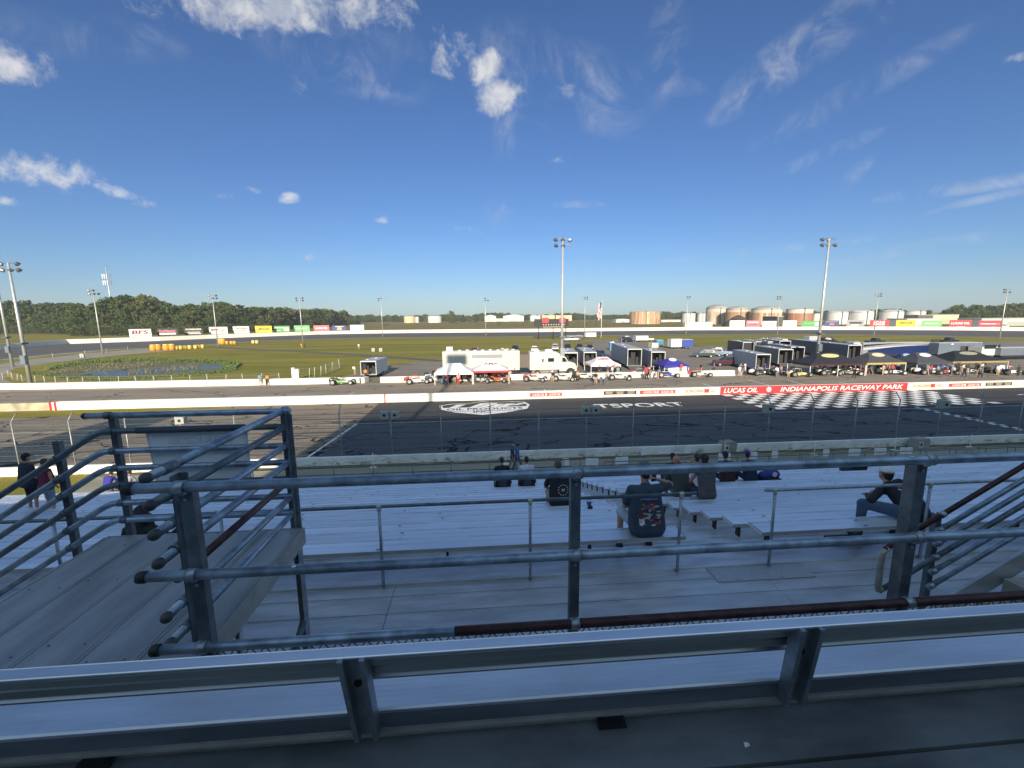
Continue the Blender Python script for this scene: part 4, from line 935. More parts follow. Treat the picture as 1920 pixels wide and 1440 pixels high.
    hm = mat('hair_%d_%d' % (int(hair[0]*255), int(hair[2]*255)), hair, .7, 0, .3, 30, .5)
    if longhair:
        HH = [(hd+V(0, -.02, .03), (.095, .105, .1)), (hd+V(0, -.06, -.03), hd+V(0, -.09, -.2), .09, .1), (hd+V(-.09, -.03, -.05), hd+V(-.13, -.05, -.2), .06, .055), (hd+V(.09, -.03, -.05), hd+V(.13, -.05, -.2), .06, .055)]
        for k in range(26):
            a = rnd.uniform(0, 6.28); z = rnd.uniform(-.24, .06); HH.append((hd+V(math.cos(a)*.12, -.05-abs(math.sin(a))*.09, z), (.03, .03, .03)))
        h = obj('hair', caps_union(HH, .011, 'hair', 1), None, t); h.data.materials.append(hm)
    elif not bald:
        h = obj('hair', caps_union([(hd+V(0, -.018, .022), (.082, .094, .098)), (hd+V(0, -.05, -.03), (.066, .052, .065))], max(.012, vox*.8), 'hair'), None, t); h.data.materials.append(hm)
    if headgear == 'cap':
        mb = MB(); rings = []
        for ph, in [(0,), (.35,), (.7,), (1.05,), (1.35,), (1.53,)]:
            rings.append([hd+V(.092*math.cos(ph)*math.cos(2*math.pi*i/18), .106*math.cos(ph)*math.sin(2*math.pi*i/18)-.006, .038+.098*math.sin(ph)) for i in range(18)])
        mb.loft(rings, 0, True, True); cap = obj('cap', mb, mat('cap_%d_%d_%d' % tuple(int(c*255) for c in hgcol), hgcol, .8, 0, .1, 9), t)
        mb = MB(); n_ = 9; a_ = [hd+V(.085*math.sin(x), brim*(.1*math.cos(x)), .042) for x in [-1.1+2.2*i/(n_-1) for i in range(n_)]]; b_ = [hd+V(.095*math.sin(x), brim*(.1+.085*math.cos(x)), .025) for x in [-1.1+2.2*i/(n_-1) for i in range(n_)]]
        mb.raw(a_+b_+[p-V(0, 0, .005) for p in a_+b_], [(i, i+1, n_+i+1, n_+i) for i in range(n_-1)]+[(2*n_+i, 3*n_+i, 3*n_+i+1, 2*n_+i+1) for i in range(n_-1)]+[(n_+i, n_+i+1, 3*n_+i+1, 3*n_+i) for i in range(n_-1)], 0, True)
        obj('brim', mb, cap.data.materials[0], cap)
    return t
def seat_at(row, x): return (x, Y0+row*PITCHY+.15, Z0-row*DROP)
def row_of(u, v):
    d = ray(u, v); sl = DROP/PITCHY; t_ = (Z0+sl*Y0-CAMH)/(d.z+sl*d.y); p = EYE+d*t_; return p, (p.y-Y0)/PITCHY
# man with the printed navy shirt
P1 = person(seat_at(0, 2.18), 0, skeleton('sit', .12, arms={'elR': (.38, .16, .60), 'wrR': (.17, .10, .70), 'elL': (-.26, .12, .34), 'wrL': (-.14, .38, .22)}, hunch=.1, legs={'knL': (-.2, .44, .1), 'anL': (-.22, .4, -.34), 'knR': (.2, .46, .1), 'anR': (.22, .42, -.34)}),
       'man in slate blue printed t-shirt on the top bench, hand at his ear', (.035, .058, .09), (.35, .42, .5), (.03, .025, .02), .012, headgear='cap', hgcol=(.10, .12, .12), girth=1.3, legwear='shorts', skin=skin_m, scale=1.0)
pr = [( -.02, .52, .26, .03, (.25, .28, .5)), (.0, .44, .12, .05, (.35, .03, .05)), (-.07, .42, .05, .09, (.5, .5, .55)), (.08, .40, .14, .05, (.12, .14, .3)), (-.06, .33, .16, .04, (.4, .42, .5)), (.03, .29, .18, .04, (.02, .02, .03)), (-.12, .21, .09, .09, (.62, .62, .68)), (.04, .23, .2, .07, (.03, .025, .03)), (.1, .28, .08, .03, (.4, .12, .15)), (.06, .19, .16, .025, (.3, .18, .1))]
import bmesh
def print_patch(parent, items, y, lean):
    for (x, z, w_, h_, c) in items:
        mb = MB(); n_ = 7; vs = []
        for j in (0, 1):
            for i in range(n_):
                xx = x+(i/(n_-1)-.5)*w_; zz = z+(j-.5)*h_+.12*h_*math.sin(i*1.1+z*40); vs.append((xx, -.3, zz))
        mb.raw(vs, [(i, i+1, n_+i+1, n_+i) for i in range(n_-1)])
        mb.v = [tuple(v) for v in mb.v]
        o = obj('shirt_print', mb, flat(c, .7), parent)
        bm_ = bmesh.new(); bm_.from_mesh(o.data); bmesh.ops.subdivide_edges(bm_, edges=bm_.edges[:], cuts=3, use_grid_fill=True)
        tree = SH_T
        for q in bm_.verts:
            hit = tree.ray_cast(q.co, V(0, 1, 0))
            if hit[0]: q.co = hit[0]-V(0, .004, 0)
        bm_.to_mesh(o.data); bm_.free()
from mathutils.bvhtree import BVHTree
def shirt_tree(p):
    me = [c for c in p.children if c.name.startswith('shirt')][0]; d = me.data
    return me, BVHTree.FromPolygons([v.co for v in d.vertices], [tuple(f.vertices) for f in d.polygons])
rp = random.Random(5); pal = [(.5, .5, .58), (.4, .42, .5), (.3, .03, .04), (.02, .02, .03), (.03, .03, .05), (.1, .12, .3), (.45, .28, .12), (.55, .55, .6), (.35, .1, .12)]
pr = [(0, .5, .24, .022, (.2, .22, .4)), (-.11, .22, .07, .075, (.6, .6, .66)), (.03, .43, .1, .04, (.35, .03, .05))]+[(rp.uniform(-.13, .13), rp.uniform(.17, .44), rp.uniform(.02, .09), rp.uniform(.008, .03), rp.choice(pal)) for _ in range(46)]
so1, SH_T = shirt_tree(P1); print_patch(so1, pr, -.3, 0)
ph = tag(obj('phone', MB().box(-.037, .037, -.006, .006, -.075, .075), blackm, None, Vector(seat_at(0, 2.18))+V(.13, .13, .74), .3), 'dark phone held to the ear of the man in the printed shirt', 'phone')
# man with round chest emblem on a black shirt
p, r_ = row_of(1055, 958); P2 = person(seat_at(5, 1.62), 0, skeleton('sit', .18, hunch=.25), 'man in black t-shirt with pale round back emblem sitting left of the aisle', (.012, .016, .03), (.33, .30, .22), (.12, .08, .05), .014, girth=1.2, legwear='shorts', skin=skin_r)
so1, SH_T = shirt_tree(P2)
ems = [(.06+.10*math.cos(a), .36+.1*math.sin(a), .03, .022, (.4, .38, .28)) for a in [i*.52 for i in range(12)]]+[(.06, .36, .07, .05, (.36, .34, .24))]
print_patch(so1, ems, -.3, 0)
# couple in folding stadium seats
def stadium_seat(loc, lab):
    t = thing('stadium_seat', lab, 'stadium seat', loc, 0, 'black padded stadium seats')
    obj('cushion', MB().box(-.25, .25, -.16, .22, .0, .07), blackm, t); obj('back', MB().prism([(-.25, .07), (.25, .07), (.24, .36), (.2, .42), (-.2, .42), (-.24, .36)], -.2, -.16, 'xz'), blackm, t)
    obj('back_panel', MB().prism([(-.13, .12), (.13, .12), (.12, .36), (-.12, .36)], -.215, -.2035, 'xz'), flat((.05, .06, .09), .7), t)
    for s_ in (-1, 1): obj('armrest', MB().box(s_*.27-.02, s_*.27+.02, -.18, .15, .2, .24).box(s_*.27-.015, s_*.27+.015, .12, .15, .0, .2), blackm, t)
p, r_ = row_of(945, 918); RP = round(r_)
xa, xb = PY(943, 915, Y0+RP*PITCHY).x, PY(989, 915, Y0+RP*PITCHY).x
for x, lab in ((xa, 'left black stadium seat of the pair by the front rows'), (xb, 'right black stadium seat of the pair by the front rows')): stadium_seat((x, Y0+RP*PITCHY+.16, Z0-RP*DROP+.002), lab)
person(Vector(seat_at(RP, xa))+V(0, .03, .07), 0, skeleton('sit', .3, hunch=.5), 'dark-haired person in black slouching in the left stadium seat', (.012, .012, .015), (.3, .28, .24), vox=.022)
person(Vector(seat_at(RP, xb))+V(0, .03, .07), 0, skeleton('sit', .05, hunch=.1), 'dark-haired person in white t-shirt in the right stadium seat', (.55, .56, .6), (.05, .06, .09), vox=.022, hair=(.02, .018, .018))
# group at right of the aisle
def seated(u, v, lab, dz=0, **k):
    p, r_ = row_of(u, v); r_ = max(0, round(r_)); pos = Vector(seat_at(r_, PY(u, v, Y0+r_*PITCHY).x)); sk = k.pop('sk', None) or skeleton('sit', k.pop('lean', .15), hunch=k.pop('hunch', .2), side=k.pop('side', 0)); return person(pos+V(0, 0, dz), k.pop('rot', 0), sk, lab, **k)
seated(1284, 938, 'elderly man in grey-green t-shirt with bald pale head sitting right of the aisle', shirt=(.055, .07, .065), trousers=(.1, .1, .09), lean=.2, hunch=.35, side=-.06, bald=True, hair=(.4, .38, .35), girth=1.15, vox=.016, legwear='shorts', skin=skin_r)
seated(1332, 941, 'man in grey sleeveless shirt and dark cap sitting beside the elderly man', shirt=(.085, .085, .095), trousers=(.03, .03, .04), lean=.2, hunch=.3, side=.04, headgear='cap', hgcol=(.02, .03, .03), girth=1.0, vox=.016, sleeves='none', skin=skin_r)
seated(1268, 912, 'person in black with black cap sitting in front of the elderly man', shirt=(.015, .015, .02), trousers=(.03, .03, .04), headgear='cap', hgcol=(.015, .015, .018), vox=.022)
seated(1312, 916, 'person in white shirt holding both hands up to the head', shirt=(.5, .5, .56), trousers=(.1, .1, .1), vox=.022, sk=skeleton('sit', .15, arms={'elR': (.33, .12, .6), 'wrR': (.12, .1, .76), 'elL': (-.33, .12, .6), 'wrL': (-.12, .1, .76)}))
seated(1368, 907, 'person in dark maroon shirt and navy knitted hat near the rail', shirt=(.03, .012, .018), trousers=(.015, .015, .02), headgear='cap', hgcol=(.015, .02, .05), vox=.022, girth=1.3)
seated(1412, 905, 'person in navy shirt and purple cap leaning to the left', shirt=(.012, .022, .06), trousers=(.02, .03, .06), headgear='cap', hgcol=(.08, .02, .2), vox=.022, side=-.05, girth=1.2)
p, r_ = row_of(1447, 903); r_ = round(r_); pos = Vector(seat_at(r_, PY(1447, 903, Y0+r_*PITCHY).x))
t = thing('seat_bag', 'rounded blue and black bag with white oval right of the purple cap', 'bag', pos); 
obj('bag_body', caps_union([(V(-.2, 0, .16), V(.16, 0, .2), .15, .17)], .03, 'bag'), None, t).data.materials.append(flat((.015, .03, .22), .7)); obj('base_pad', MB().prism([(-.36, 0), (.3, 0), (.42, .03), (.26, .12), (-.3, .16)], -.2, .2, 'xz'), blackm, t); obj('oval_patch', MB().lathe([(.08, 0), (.08, .012)], (.06, -.185, .26), 12, axis='y'), flat((.6, .6, .62), .6), t)
# man in the white cap at right
P10 = person(seat_at(0, 6.02), R(0), skeleton('sit', .88, arms={'elL': (-.46, .2, .22), 'wrL': (-.3, .42, .2), 'elR': (.22, .34, .22), 'wrR': (.0, .5, .2)}, hunch=.75, side=.2, legs={'hipL': (-.12, .02, .1), 'knL': (-.52, .26, .15), 'anL': (-.55, .24, -.3), 'knR': (.25, .44, .1), 'anR': (.25, .4, -.34)}),
       'man in white cap, black long sleeves and jeans bending forward on the top bench', (.012, .014, .022), (.06, .1, .17), (.03, .025, .02), .013, headgear='cap', hgcol=(.72, .72, .74), sleeves='long', girth=1.05)
so1, SH_T = shirt_tree(P10); print_patch(so1, [(.0, .40-.03*k, .13, .012, (.5, .52, .55)) for k in range(4)], -.3, 0)
tag(obj('tablet_case', MB().box(-.28, .28, -.12, .12, 0, .03), blackm, None, (5.35, 5.5, 6.482)), 'flat black case lying on the footboard below the man in the white cap', 'case')
# woman with curly hair behind the left landing
person((-5.08, 6.35, 6.1), 0, skeleton('sit', .1, arms={'elR': (.35, .16, .4), 'wrR': (.42, .4, .52), 'elL': (-.3, .1, .3), 'wrL': (.15, .42, .45)}, hunch=.2), 'person with long dark curly hair in black holding a phone behind the left landing', (.012, .012, .014), (.03, .03, .03), (.012, .01, .012), .014, sleeves='long', longhair=True)
tag(obj('phone', MB().box(-.08, .08, -.006, .006, -.04, .04), flat((.12, .13, .15), .3), None, (-4.6, 6.84, 6.66)), 'phone held sideways by the person with curly hair', 'phone')
# couple walking up at left
def fr(v, sx, x=-14.6, y=15.0): pass
def stand(u, vfeet, vtop, Y, lab, **k):
    a = PY(u, vfeet, Y); b = PY(u, vtop, Y); s_ = (b.z-a.z)/1.74; return person(a, k.pop('rot', 0), k.pop('sk', None) or skeleton(k.pop('pose', 'stand')), lab, scale=s_, **k)
stand(66, 960, 851, 12.5, 'man in dark navy shirt, black shorts and cap standing at far left', shirt=(.018, .022, .045), trousers=(.012, .012, .014), headgear='cap', hgcol=(.015, .014, .016), rot=R(-15), legwear='shorts', vox=.02, girth=1.5)
stand(99, 962, 860, 12.3, 'person in maroon sleeveless top and pale denim shorts at far left', shirt=(.13, .012, .045), trousers=(.18, .25, .36), rot=R(-20), girth=1.3, legwear='shorts', sleeves='none', hair=(.06, .045, .03), vox=.02, skin=skin_r)
seated(196, 921, 'person in bright blue patterned shirt sitting low beyond the left landing', shirt=(.03, .03, .25), trousers=(.1, .03, .06), vox=.026, lean=.35, hunch=.4)
seated(232, 921, 'person in pale shirt with dark hair sitting beside the blue patterned shirt', shirt=(.35, .38, .45), trousers=(.3, .33, .4), vox=.026, lean=.3, hunch=.4)
# two walkers on the path
for u, lab, c1, c2, hg in ((961, 'older man in dark teal shirt and pale hat walking on the spectator path', (.035, .05, .075), (.25, .22, .19), (.28, .25, .2)), (970, 'man in bright blue t-shirt and jeans walking on the spectator path', (.07, .16, .5), (.05, .08, .16), (.012, .012, .014))):
    p = G(u, 883 if u < 965 else 882, 0); person(p, R(-75), skeleton('walk'), lab, shirt=c1, trousers=c2, headgear='cap', hgcol=hg, vox=.026)
# cup on a bench, bag, loose cap lying about
p, r_ = row_of(1108, 958); pos = Vector(seat_at(round(r_), PY(1108, 955, Y0+round(r_)*PITCHY).x))
t = thing('drink_cup', 'blue and white drink cup standing on a bench left of the aisle', 'cup', pos); obj('cup', MB().lathe([(.035, 0), (.045, .15)], (0, 0, 0), 12), flat((.5, .55, .62), .4), t); obj('band', MB().lathe([(.0435, .08), (.0475, .15), (.049, .155)], (0, 0, 0), 12, caps=False), flat((.03, .1, .4), .4), t)
tag(obj('ball', MB().ell((0, 0, .05), (.05, .05, .05)), blackm, None, pos+V(.0, -.1, .01)), 'small round black object on the bench beside the drink cup', 'ball')
p, r_ = row_of(1606, 886); pos = Vector(seat_at(round(r_), PY(1606, 883, Y0+round(r_)*PITCHY).x))
t = thing('cooler_bag', 'low black and blue bag on a bench far right near the front', 'bag', pos); obj('bag_body', MB().prism([(-.4, 0), (.4, 0), (.45, .2), (.3, .3), (-.35, .28)], -.15, .2, 'xz'), blackm, t); obj('side_pocket', MB().box(-.42, -.2, -.17, -.151, .03, .24), flat((.02, .05, .2), .7), t)
# ------------------------------------------------------------------ paddock vehicles and gear
def wheel(parent, c, r, w_, axis=(1, 0, 0), rimc=None, name='wheel'):
    ax = 'x' if axis[0] else 'y'
    wh = obj(name, MB().lathe([(r*.55, -w_/2), (r*.93, -w_/2), (r, -w_*.35), (r, w_*.35), (r*.93, w_/2), (r*.55, w_/2)], (0, 0, 0), 14, axis=ax), rubber, parent, c)
    obj('rim', MB().lathe([(r*.56, -w_/2-.01), (r*.3, -w_/2+.03), (r*.3, w_/2-.03), (r*.56, w_/2+.01)], (0, 0, 0), 12, axis=ax), rimc or chrome, wh)
    return wh
RC = 'open-wheel race cars standing in the pit lane'
def race_car(loc, rot, lab, col, col2=None, nose=None, champ=False, cage=True):
    """length along +x (nose), 3.7 m long"""
    t = thing('race_car', lab, 'race car', loc, rot, RC); t.scale = (1.0,)*3
    cm = flat(col, .3); c2 = flat(col2 or col, .35)
    sec = [(-1.75, .24, .12, .34, .75), (-1.45, .28, .18, .32, .95), (-1.0, .3, .2, .28, .9), (-.6, .32, .26, .24, .66), (-.1, .3, .26, .24, .62), (.3, .28, .2, .24, .7), (1.0, .22, .15, .24, .6), (1.55, .15, .1, .24, .46), (1.85, .07, .05, .26, .36)]
    rings = []
    for x, wb, wt, z0, z1 in sec: rings.append([Vector((x, -wb, z0)), Vector((x, -wb, z0+(z1-z0)*.5)), Vector((x, -wt, z1-.04)), Vector((x, -wt*.5, z1)), Vector((x, wt*.5, z1)), Vector((x, wt, z1-.04)), Vector((x, wb, z0+(z1-z0)*.5)), Vector((x, wb, z0))])
    obj('body', MB().loft(rings), cm, t)
    obj('cockpit', MB().prism([(-.75, .72), (-.7, .80), (.1, .82), (.25, .76)], -.22, .22, 'xz'), blackm, t)
    obj('tail_tank', MB().loft([[Vector((x, y*w_, z)) for y, z in ((-1, .5), (-.8, .85), (0, z1), (.8, .85), (1, .5), (0, .42))] for x, w_, z1 in ((-1.95, .12, .7), (-1.7, .3, 1.0), (-1.3, .32, 1.05), (-1.0, .2, .98))]), c2, t)
    for x, y, r, w_ in ((-1.15, -.82, .44, .42), (-1.15, .82, .43, .42), (1.3, -.8, .36, .26), (1.3, .8, .36, .26)): wheel(t, (x, y, r), r, w_, (0, 1, 0), chrome)
    obj('axle', MB().tube((1.3, -.7, .31), (1.3, .7, .31), .03, n=6).tube((-1.15, -.6, .38), (-1.15, .6, .38), .05, n=6), chrome, t)
    if cage:
        mb = MB()
        for s_ in (-1, 1): mb.path([(.3, s_*.3, .7), (.12, s_*.27, 1.2), (-.65, s_*.25, 1.28), (-.95, s_*.3, .8)], .028, 6)
        mb.tube((.12, -.27, 1.2), (.12, .27, 1.2), .028, n=6).tube((-.65, -.25, 1.28), (-.65, .25, 1.28), .028, n=6).tube((-.65, -.25, 1.28), (.12, .27, 1.2), .022, n=6)
        obj('roll_cage', mb, c2 if col2 else chrome, t)
    mb = MB()
    for s_ in (-1, 1): mb.path([(-.75, s_*.36, .3), (-.6, s_*.75, .3), (.5, s_*.72, .3), (.7, s_*.34, .3)], .025, 5)
    mb.path([(1.75, -.2, .3), (2.05, -.2, .35), (2.05, .2, .35), (1.75, .2, .3)], .022, 5); obj('nerf_bars', mb, chrome, t)
    obj('number_panel', MB().box(-1.6, -1.2, -.345, -.335, .55, .85).box(.5, .9, -.31, -.30, .38, .6), whitep if sum(col) < 1.5 else flat((.06, .06, .07), .5), t)
    return t
W_ = (.56, .55, .52)
cars_ = [(643, 721, 0, (.12, .28, .08), (.05, .05, .05), 'green, white and black race car standing alone left of the pit entrance'),
 (783, 719, 8, (.72, .7, .66), (.5, .04, .04), 'white and red race car left of the white canopy'), (822, 716, 4, W_, (.1, .1, .12), 'white race car at the left edge of the white canopy'),
 (860, 714, 20, (.15, .03, .04), None, 'dark red race car under the white canopy'), (903, 717, -25, (.4, .41, .43), (.05, .05, .06), 'silver grey race car nose out under the red canopy'),
 (935, 716, -28, (.6, .13, .04), None, 'orange race car at the right side of the red canopy'), (1004, 715, -22, W_, (.6, .12, .1), 'white race car with red marks in front of the motorhome truck'),
 (1058, 714, -18, W_, None, 'all white long race car beside the truck front wheel'), (1097, 711, -12, W_, (.1, .1, .1), 'white race car with black trim left of the pink canopy group'),
 (1163, 712, -20, W_, None, 'plain white race car with a driver seat open, right of the pink canopy'), (1202, 705, 12, (.5, .04, .05), None, 'bright red race car beside the man in red'),
 (1252, 707, -12, (.03, .05, .3), None, 'deep blue race car in front of the blue canopy'), (1312, 706, -8, W_, (.5, .05, .06), 'white race car with red side panel right of the blue canopy'),
 (1424, 703, 5, (.06, .06, .07), W_, 'black race car by the small silver trailer'), (1458, 703, 8, W_, (.04, .04, .05), 'white tailed race car beside the dark trailers'),
 (1497, 706, -6, (.55, .42, .12), W_, 'yellow race car at the left of the black canopies'), (1552, 703, -10, (.05, .06, .06), None, 'black race car at the first canopy post'),
 (1592, 703, -30, (.08, .11, .06), None, 'dark green race car under the black canopy with yellow oval'), (1617, 700, 200, (.3, .08, .06), None, 'maroon race car tail under the second black canopy'),
 (1672, 702, -25, (.78, .77, .74), None, 'bright white race car nose out of the third canopy'), (1738, 702, -10, (.03, .03, .1), W_, 'navy race car beneath the canopy with pale oval'),
 (1768, 701, -22, (.35, .05, .06), None, 'red race car with a low nose, far right group'), (1812, 700, -18, W_, None, 'white race car behind the two walking men'),
 (1893, 702, -12, (.76, .75, .7), None, 'large white race car at the right edge')]
for u, v, rt_, c, c2, lab in cars_: p = G(u, v); race_car((p.x, p.y, .006), R(rt_), lab, c, c2)
# box trailers
TG = 'race trailers parked in the paddock'
def trailer(p, rot, L, W2, H, lab, col, inner=(.35, .35, .34), ramp=False, stripe=None, open_=True, frame=(.62, .62, .6), side_door=True):
    """rear opening at the origin facing -y (local), body running to +y"""
    t = thing('box_trailer', lab, 'trailer', (p[0], p[1], 0), rot, TG); b0 = .55; w = W2/2; cm = mat('trailer_%d_%d_%d' % tuple(int(c*255) for c in col), col, .45, .2, .06, .8, 0)
    mb = MB().box(-w, -w+.05, 0, L, b0, H).box(w-.05, w, 0, L, b0, H).box(-w+.051, w-.051, L-.05, L, b0, H-.051).box(-w+.051, w-.051, 0.01, L-.051, b0, b0+.06)
    if not open_: mb.box(-w+.051, w-.051, 0, .05, b0+.061, H-.051)
    obj('body', mb, cm, t)
    obj('roof', MB().box(-w, w, 0, L, H, H+.04).box(-w+.3, -w+.7, L*.3, L*.3+.4, H+.04, H+.14).box(-.2, .2, L*.65, L*.65+.4, H+.04, H+.13), mat('trailer_roof', (.42, .43, .45), .5, .2, .1, 1), t)
    fm = flat(frame, .4, .3)
    mb = MB()
    for x in (-w, w-.08): mb.box(x-.004, x+.084, -.05, -.003, b0, H)
    mb.box(-w+.085, w-.085, -.05, -.003, H-.12, H+.02); obj('door_frame', mb, fm, t)
    ribs = MB()
    for k in range(int(L/.6)):
        for s_ in (-1, 1): ribs.box(s_*(w+.004)-.004, s_*(w+.004)+.004, .3+k*.6, .33+k*.6, b0+.02, H-.02)
    obj('side_ribs', ribs, cm, t)
    if open_:
        mb = MB().box(-w+.06, -w+.5, L*.4, L*.8, b0+.07, b0+1.0).box(w-.5, w-.06, L*.3, L*.7, b0+.07, b0+1.2); obj('inside_cabinets', mb, flat(inner, .6), t)
        mb = MB()
        r9 = random.Random(int(abs(p[0])*10))
        for k in range(5): xx = -w+.1+k*(W2-.5)/5; mb.box(xx, xx+(W2-.5)/5+.05, .9+.25*k % .8, 1.6, b0+.065, b0+r9.uniform(.9, H-b0-.25))
        obj('stowed_gear', mb, flat((.03, .03, .032), .8), t)
    if ramp: obj('ramp_door', MB().raw([(-w+.1, -.06, b0), (w-.1, -.06, b0), (w-.1, -1.9, .05), (-w+.1, -1.9, .05), (-w+.1, -.06, b0-.06), (w-.1, -.06, b0-.06), (w-.1, -1.9, .0), (-w+.1, -1.9, .0)], [(0, 1, 2, 3), (4, 7, 6, 5), (0, 3, 7, 4), (1, 5, 6, 2), (2, 6, 7, 3)]), flat((.1, .1, .1), .7), t)
    if stripe: obj('side_stripe', MB().box(-w-.012, -w-.009, .2, L-.2, b0+.2, b0+.8), flat(stripe, .4), t)
    for yy in (L*.45, L*.45+.85):
        for s_ in (-1, 1): wheel(t, (s_*(w-.02), yy, .36), .36, .22)
    obj('hitch', MB().box(-.06, .06, L, L+1.2, .45, .55), galv_dark, t)
    return t
def tr(u, v, rot, *a, **k): p = G(u, v); return trailer((p.x, p.y), R(rot), *a, **k)
tr(692, 709.5, -4, 6.5, 2.5, 2.75, 'white trailer with open rear standing behind the pickup left of the gateway', (.62, .63, .64), inner=(.3, .08, .08), stripe=None)
tr(1070, 694, -7, 10, 2.4, 3.1, 'grey trailer partly hidden behind the motorhome truck', (.36, .38, .42))
tr(1106, 690, -7, 12, 2.3, 2.9, 'open grey trailer with white frame and red gear on its roof edge', (.34, .36, .40), inner=(.3, .05, .05), ramp=False)
tr(1189, 692, -7, 16, 2.5, 3.6, 'tallest long grey trailer with black ramp down behind the pink canopy', (.33, .36, .41), ramp=True)
tr(1233, 694, -8, 8, 2.4, 3.2, 'open grey trailer beside the blue canopy', (.36, .39, .44), inner=(.25, .2, .15))
tr(1429, 698, -9, 9.2, 2.3, 3.0, 'small silver trailer with tall white door frame behind the wall gap', (.40, .43, .47), inner=(.1, .04, .04))
tr(1471, 688, -9, 9.0, 2.5, 3.2, 'dark grey open trailer right of the small silver one', (.13, .145, .17), inner=(.5, .5, .48), ramp=True)
tr(1493, 683, -9, 9, 2.5, 3.3, 'long dark trailer with pale inside, second of the dark pair', (.11, .125, .15), inner=(.5, .5, .48))
tr(1600, 677, -9, 22.0, 2.5, 3.2, 'very long dark trailer lying behind the black canopies', (.10, .115, .14), inner=(.45, .45, .44))
tr(1470, 666, -8, 8.0, 2.5, 3.3, 'black trailer with a white swoosh panel among the parked trucks', (.03, .032, .036), stripe=(.6, .6, .6))
tr(1402, 668, -8, 8.0, 2.5, 3.2, 'black enclosed trailer left of the parked truck cluster', (.025, .025, .03), open_=False)
# side-on haulers
def hauler(x0, x1, Y, H, lab, col, cat='trailer', D=2.5, extras=None, name='semi_trailer'):
    t = thing(name, lab, cat, ((x0+x1)/2, Y, 0)); w = (x1-x0)/2; cm = mat('hauler_%d_%d_%d' % tuple(int(c*255) for c in col), col, .4, .1, .05, .6)
    obj('body', MB().box(-w, w, 0, D, .9, H), cm, t)
    obj('roof', MB().box(-w+.02, w-.02, .02, D-.02, H+.002, H+.05), flat((.5, .5, .5), .5), t)
    mb = MB()
    for k in range(int(2*w/1.4)): mb.box(-w+.7+k*1.4, -w+.72+k*1.4, -.006, -.001, .95, H-.06)
    obj('panel_seams', mb, flat(tuple(c*.6 for c in col), .5), t)
    obj('skirt', MB().box(-w+.5, w-.5, .15, D-.15, .5, .898), blackm, t)
    for x in (w-1.6, w-2.8): 
        for yy in (.15, D-.15): wheel(t, (x, yy, .5), .5, .28, (0, 1, 0))
    return t, w, cm
a, b = PY(831, 700, 70), PY(974, 700, 70)
t, w, cm = hauler(a.x, b.x, 69.6, 4.0, 'long cream white race hauler with a grey window band behind the canopies', (.56, .55, .48))
obj('window_band', MB().box(-w+4.7, w-2.8, -.03, -.008, 2.9, 3.5), flat((.28, .29, .31), .3), t); obj('awning_rail', MB().box(-w+4.7, w-2.8, -.06, -.008, 2.75, 2.83), whitep, t)
mb = MB()
for k in range(9): mb.box(-w+1.2+k*1.25, -w+1.7+k*1.25, .6+.4*(k % 3), 1.1+.4*(k % 3), 4.052, 4.2)
mb.box(-w+.6, -w+1.6, .8, 1.6, 4.052, 4.75); obj('roof_vents', mb, flat((.6, .58, .5), .6), t)
obj('end_door_gear', MB().box(w+.05, w+1.5, .4, 2.0, 1.2, 3.4), flat((.12, .1, .09), .7), t)
# motorhome truck
a, b = PY(993, 705, 68), PY(1047, 705, 68)
t = thing('motorhome_truck', 'white motorhome truck with bonneted cab parked side-on behind the pit lane wall', 'truck', (a.x, 67.6, 0)); L = b.x-a.x
wm = mat('motorhome_white', (.60, .58, .50), .4, 0, .04, .8)
obj('living_box', MB().prism([(0, 1.1), (0, 3.95), (L-.5, 3.95), (L+.1, 3.6), (L+.1, 1.1)], 0, 2.5, 'xz'), wm, t)
obj('window', MB().box(L*.62, L*.83, -.02, -.004, 2.35, 2.95), glass_d, t); obj('window', MB().box(L*.42, L*.47, -.02, -.004, 2.35, 2.85), glass_d, t)
obj('cab', MB().prism([(L+.12, .8), (L+.12, 3.2), (L+.5, 3.3), (L+1.1, 3.05), (L+1.5, 2.3), (L+2.6, 2.05), (L+2.9, 1.5), (L+2.9, .8)], .15, 2.35, 'xz'), wm, t)
obj('cab_window', MB().prism([(L+.55, 2.3), (L+.55, 3.0), (L+1.0, 2.95), (L+1.35, 2.3)], .12, .145, 'xz'), glass_d, t)
obj('wheel_arch', MB().lathe([(.72, 0), (.72, .03)], (L+1.9, .12, .62), 18, axis='y'), blackm, t)
obj('door_seam', MB().box(L+.4, L+.42, .13, .148, 1.0, 3.1), galv_dark, t); obj('skirt', MB().box(.4, L-.3, .2, 2.3, .5, 1.098), flat((.2, .19, .17), .6), t)
obj('fuel_tank', MB().tube((L-1.6, .3, .75), (L-.2, .3, .75), .32, n=12), chrome, t)
for x in (1.2, L+1.9):
    for yy in (.12, 2.3): wheel(t, (x, yy-.05, .52), .52, .3, (0, 1, 0))
obj('roof_gear', MB().box(.8, 1.6, .8, 1.6, 3.955, 4.2).box(2.6, 3.6, .7, 1.7, 3.955, 4.25).box(L-1.4, L-.9, 1, 1.5, 3.955, 4.1), whitep, t)
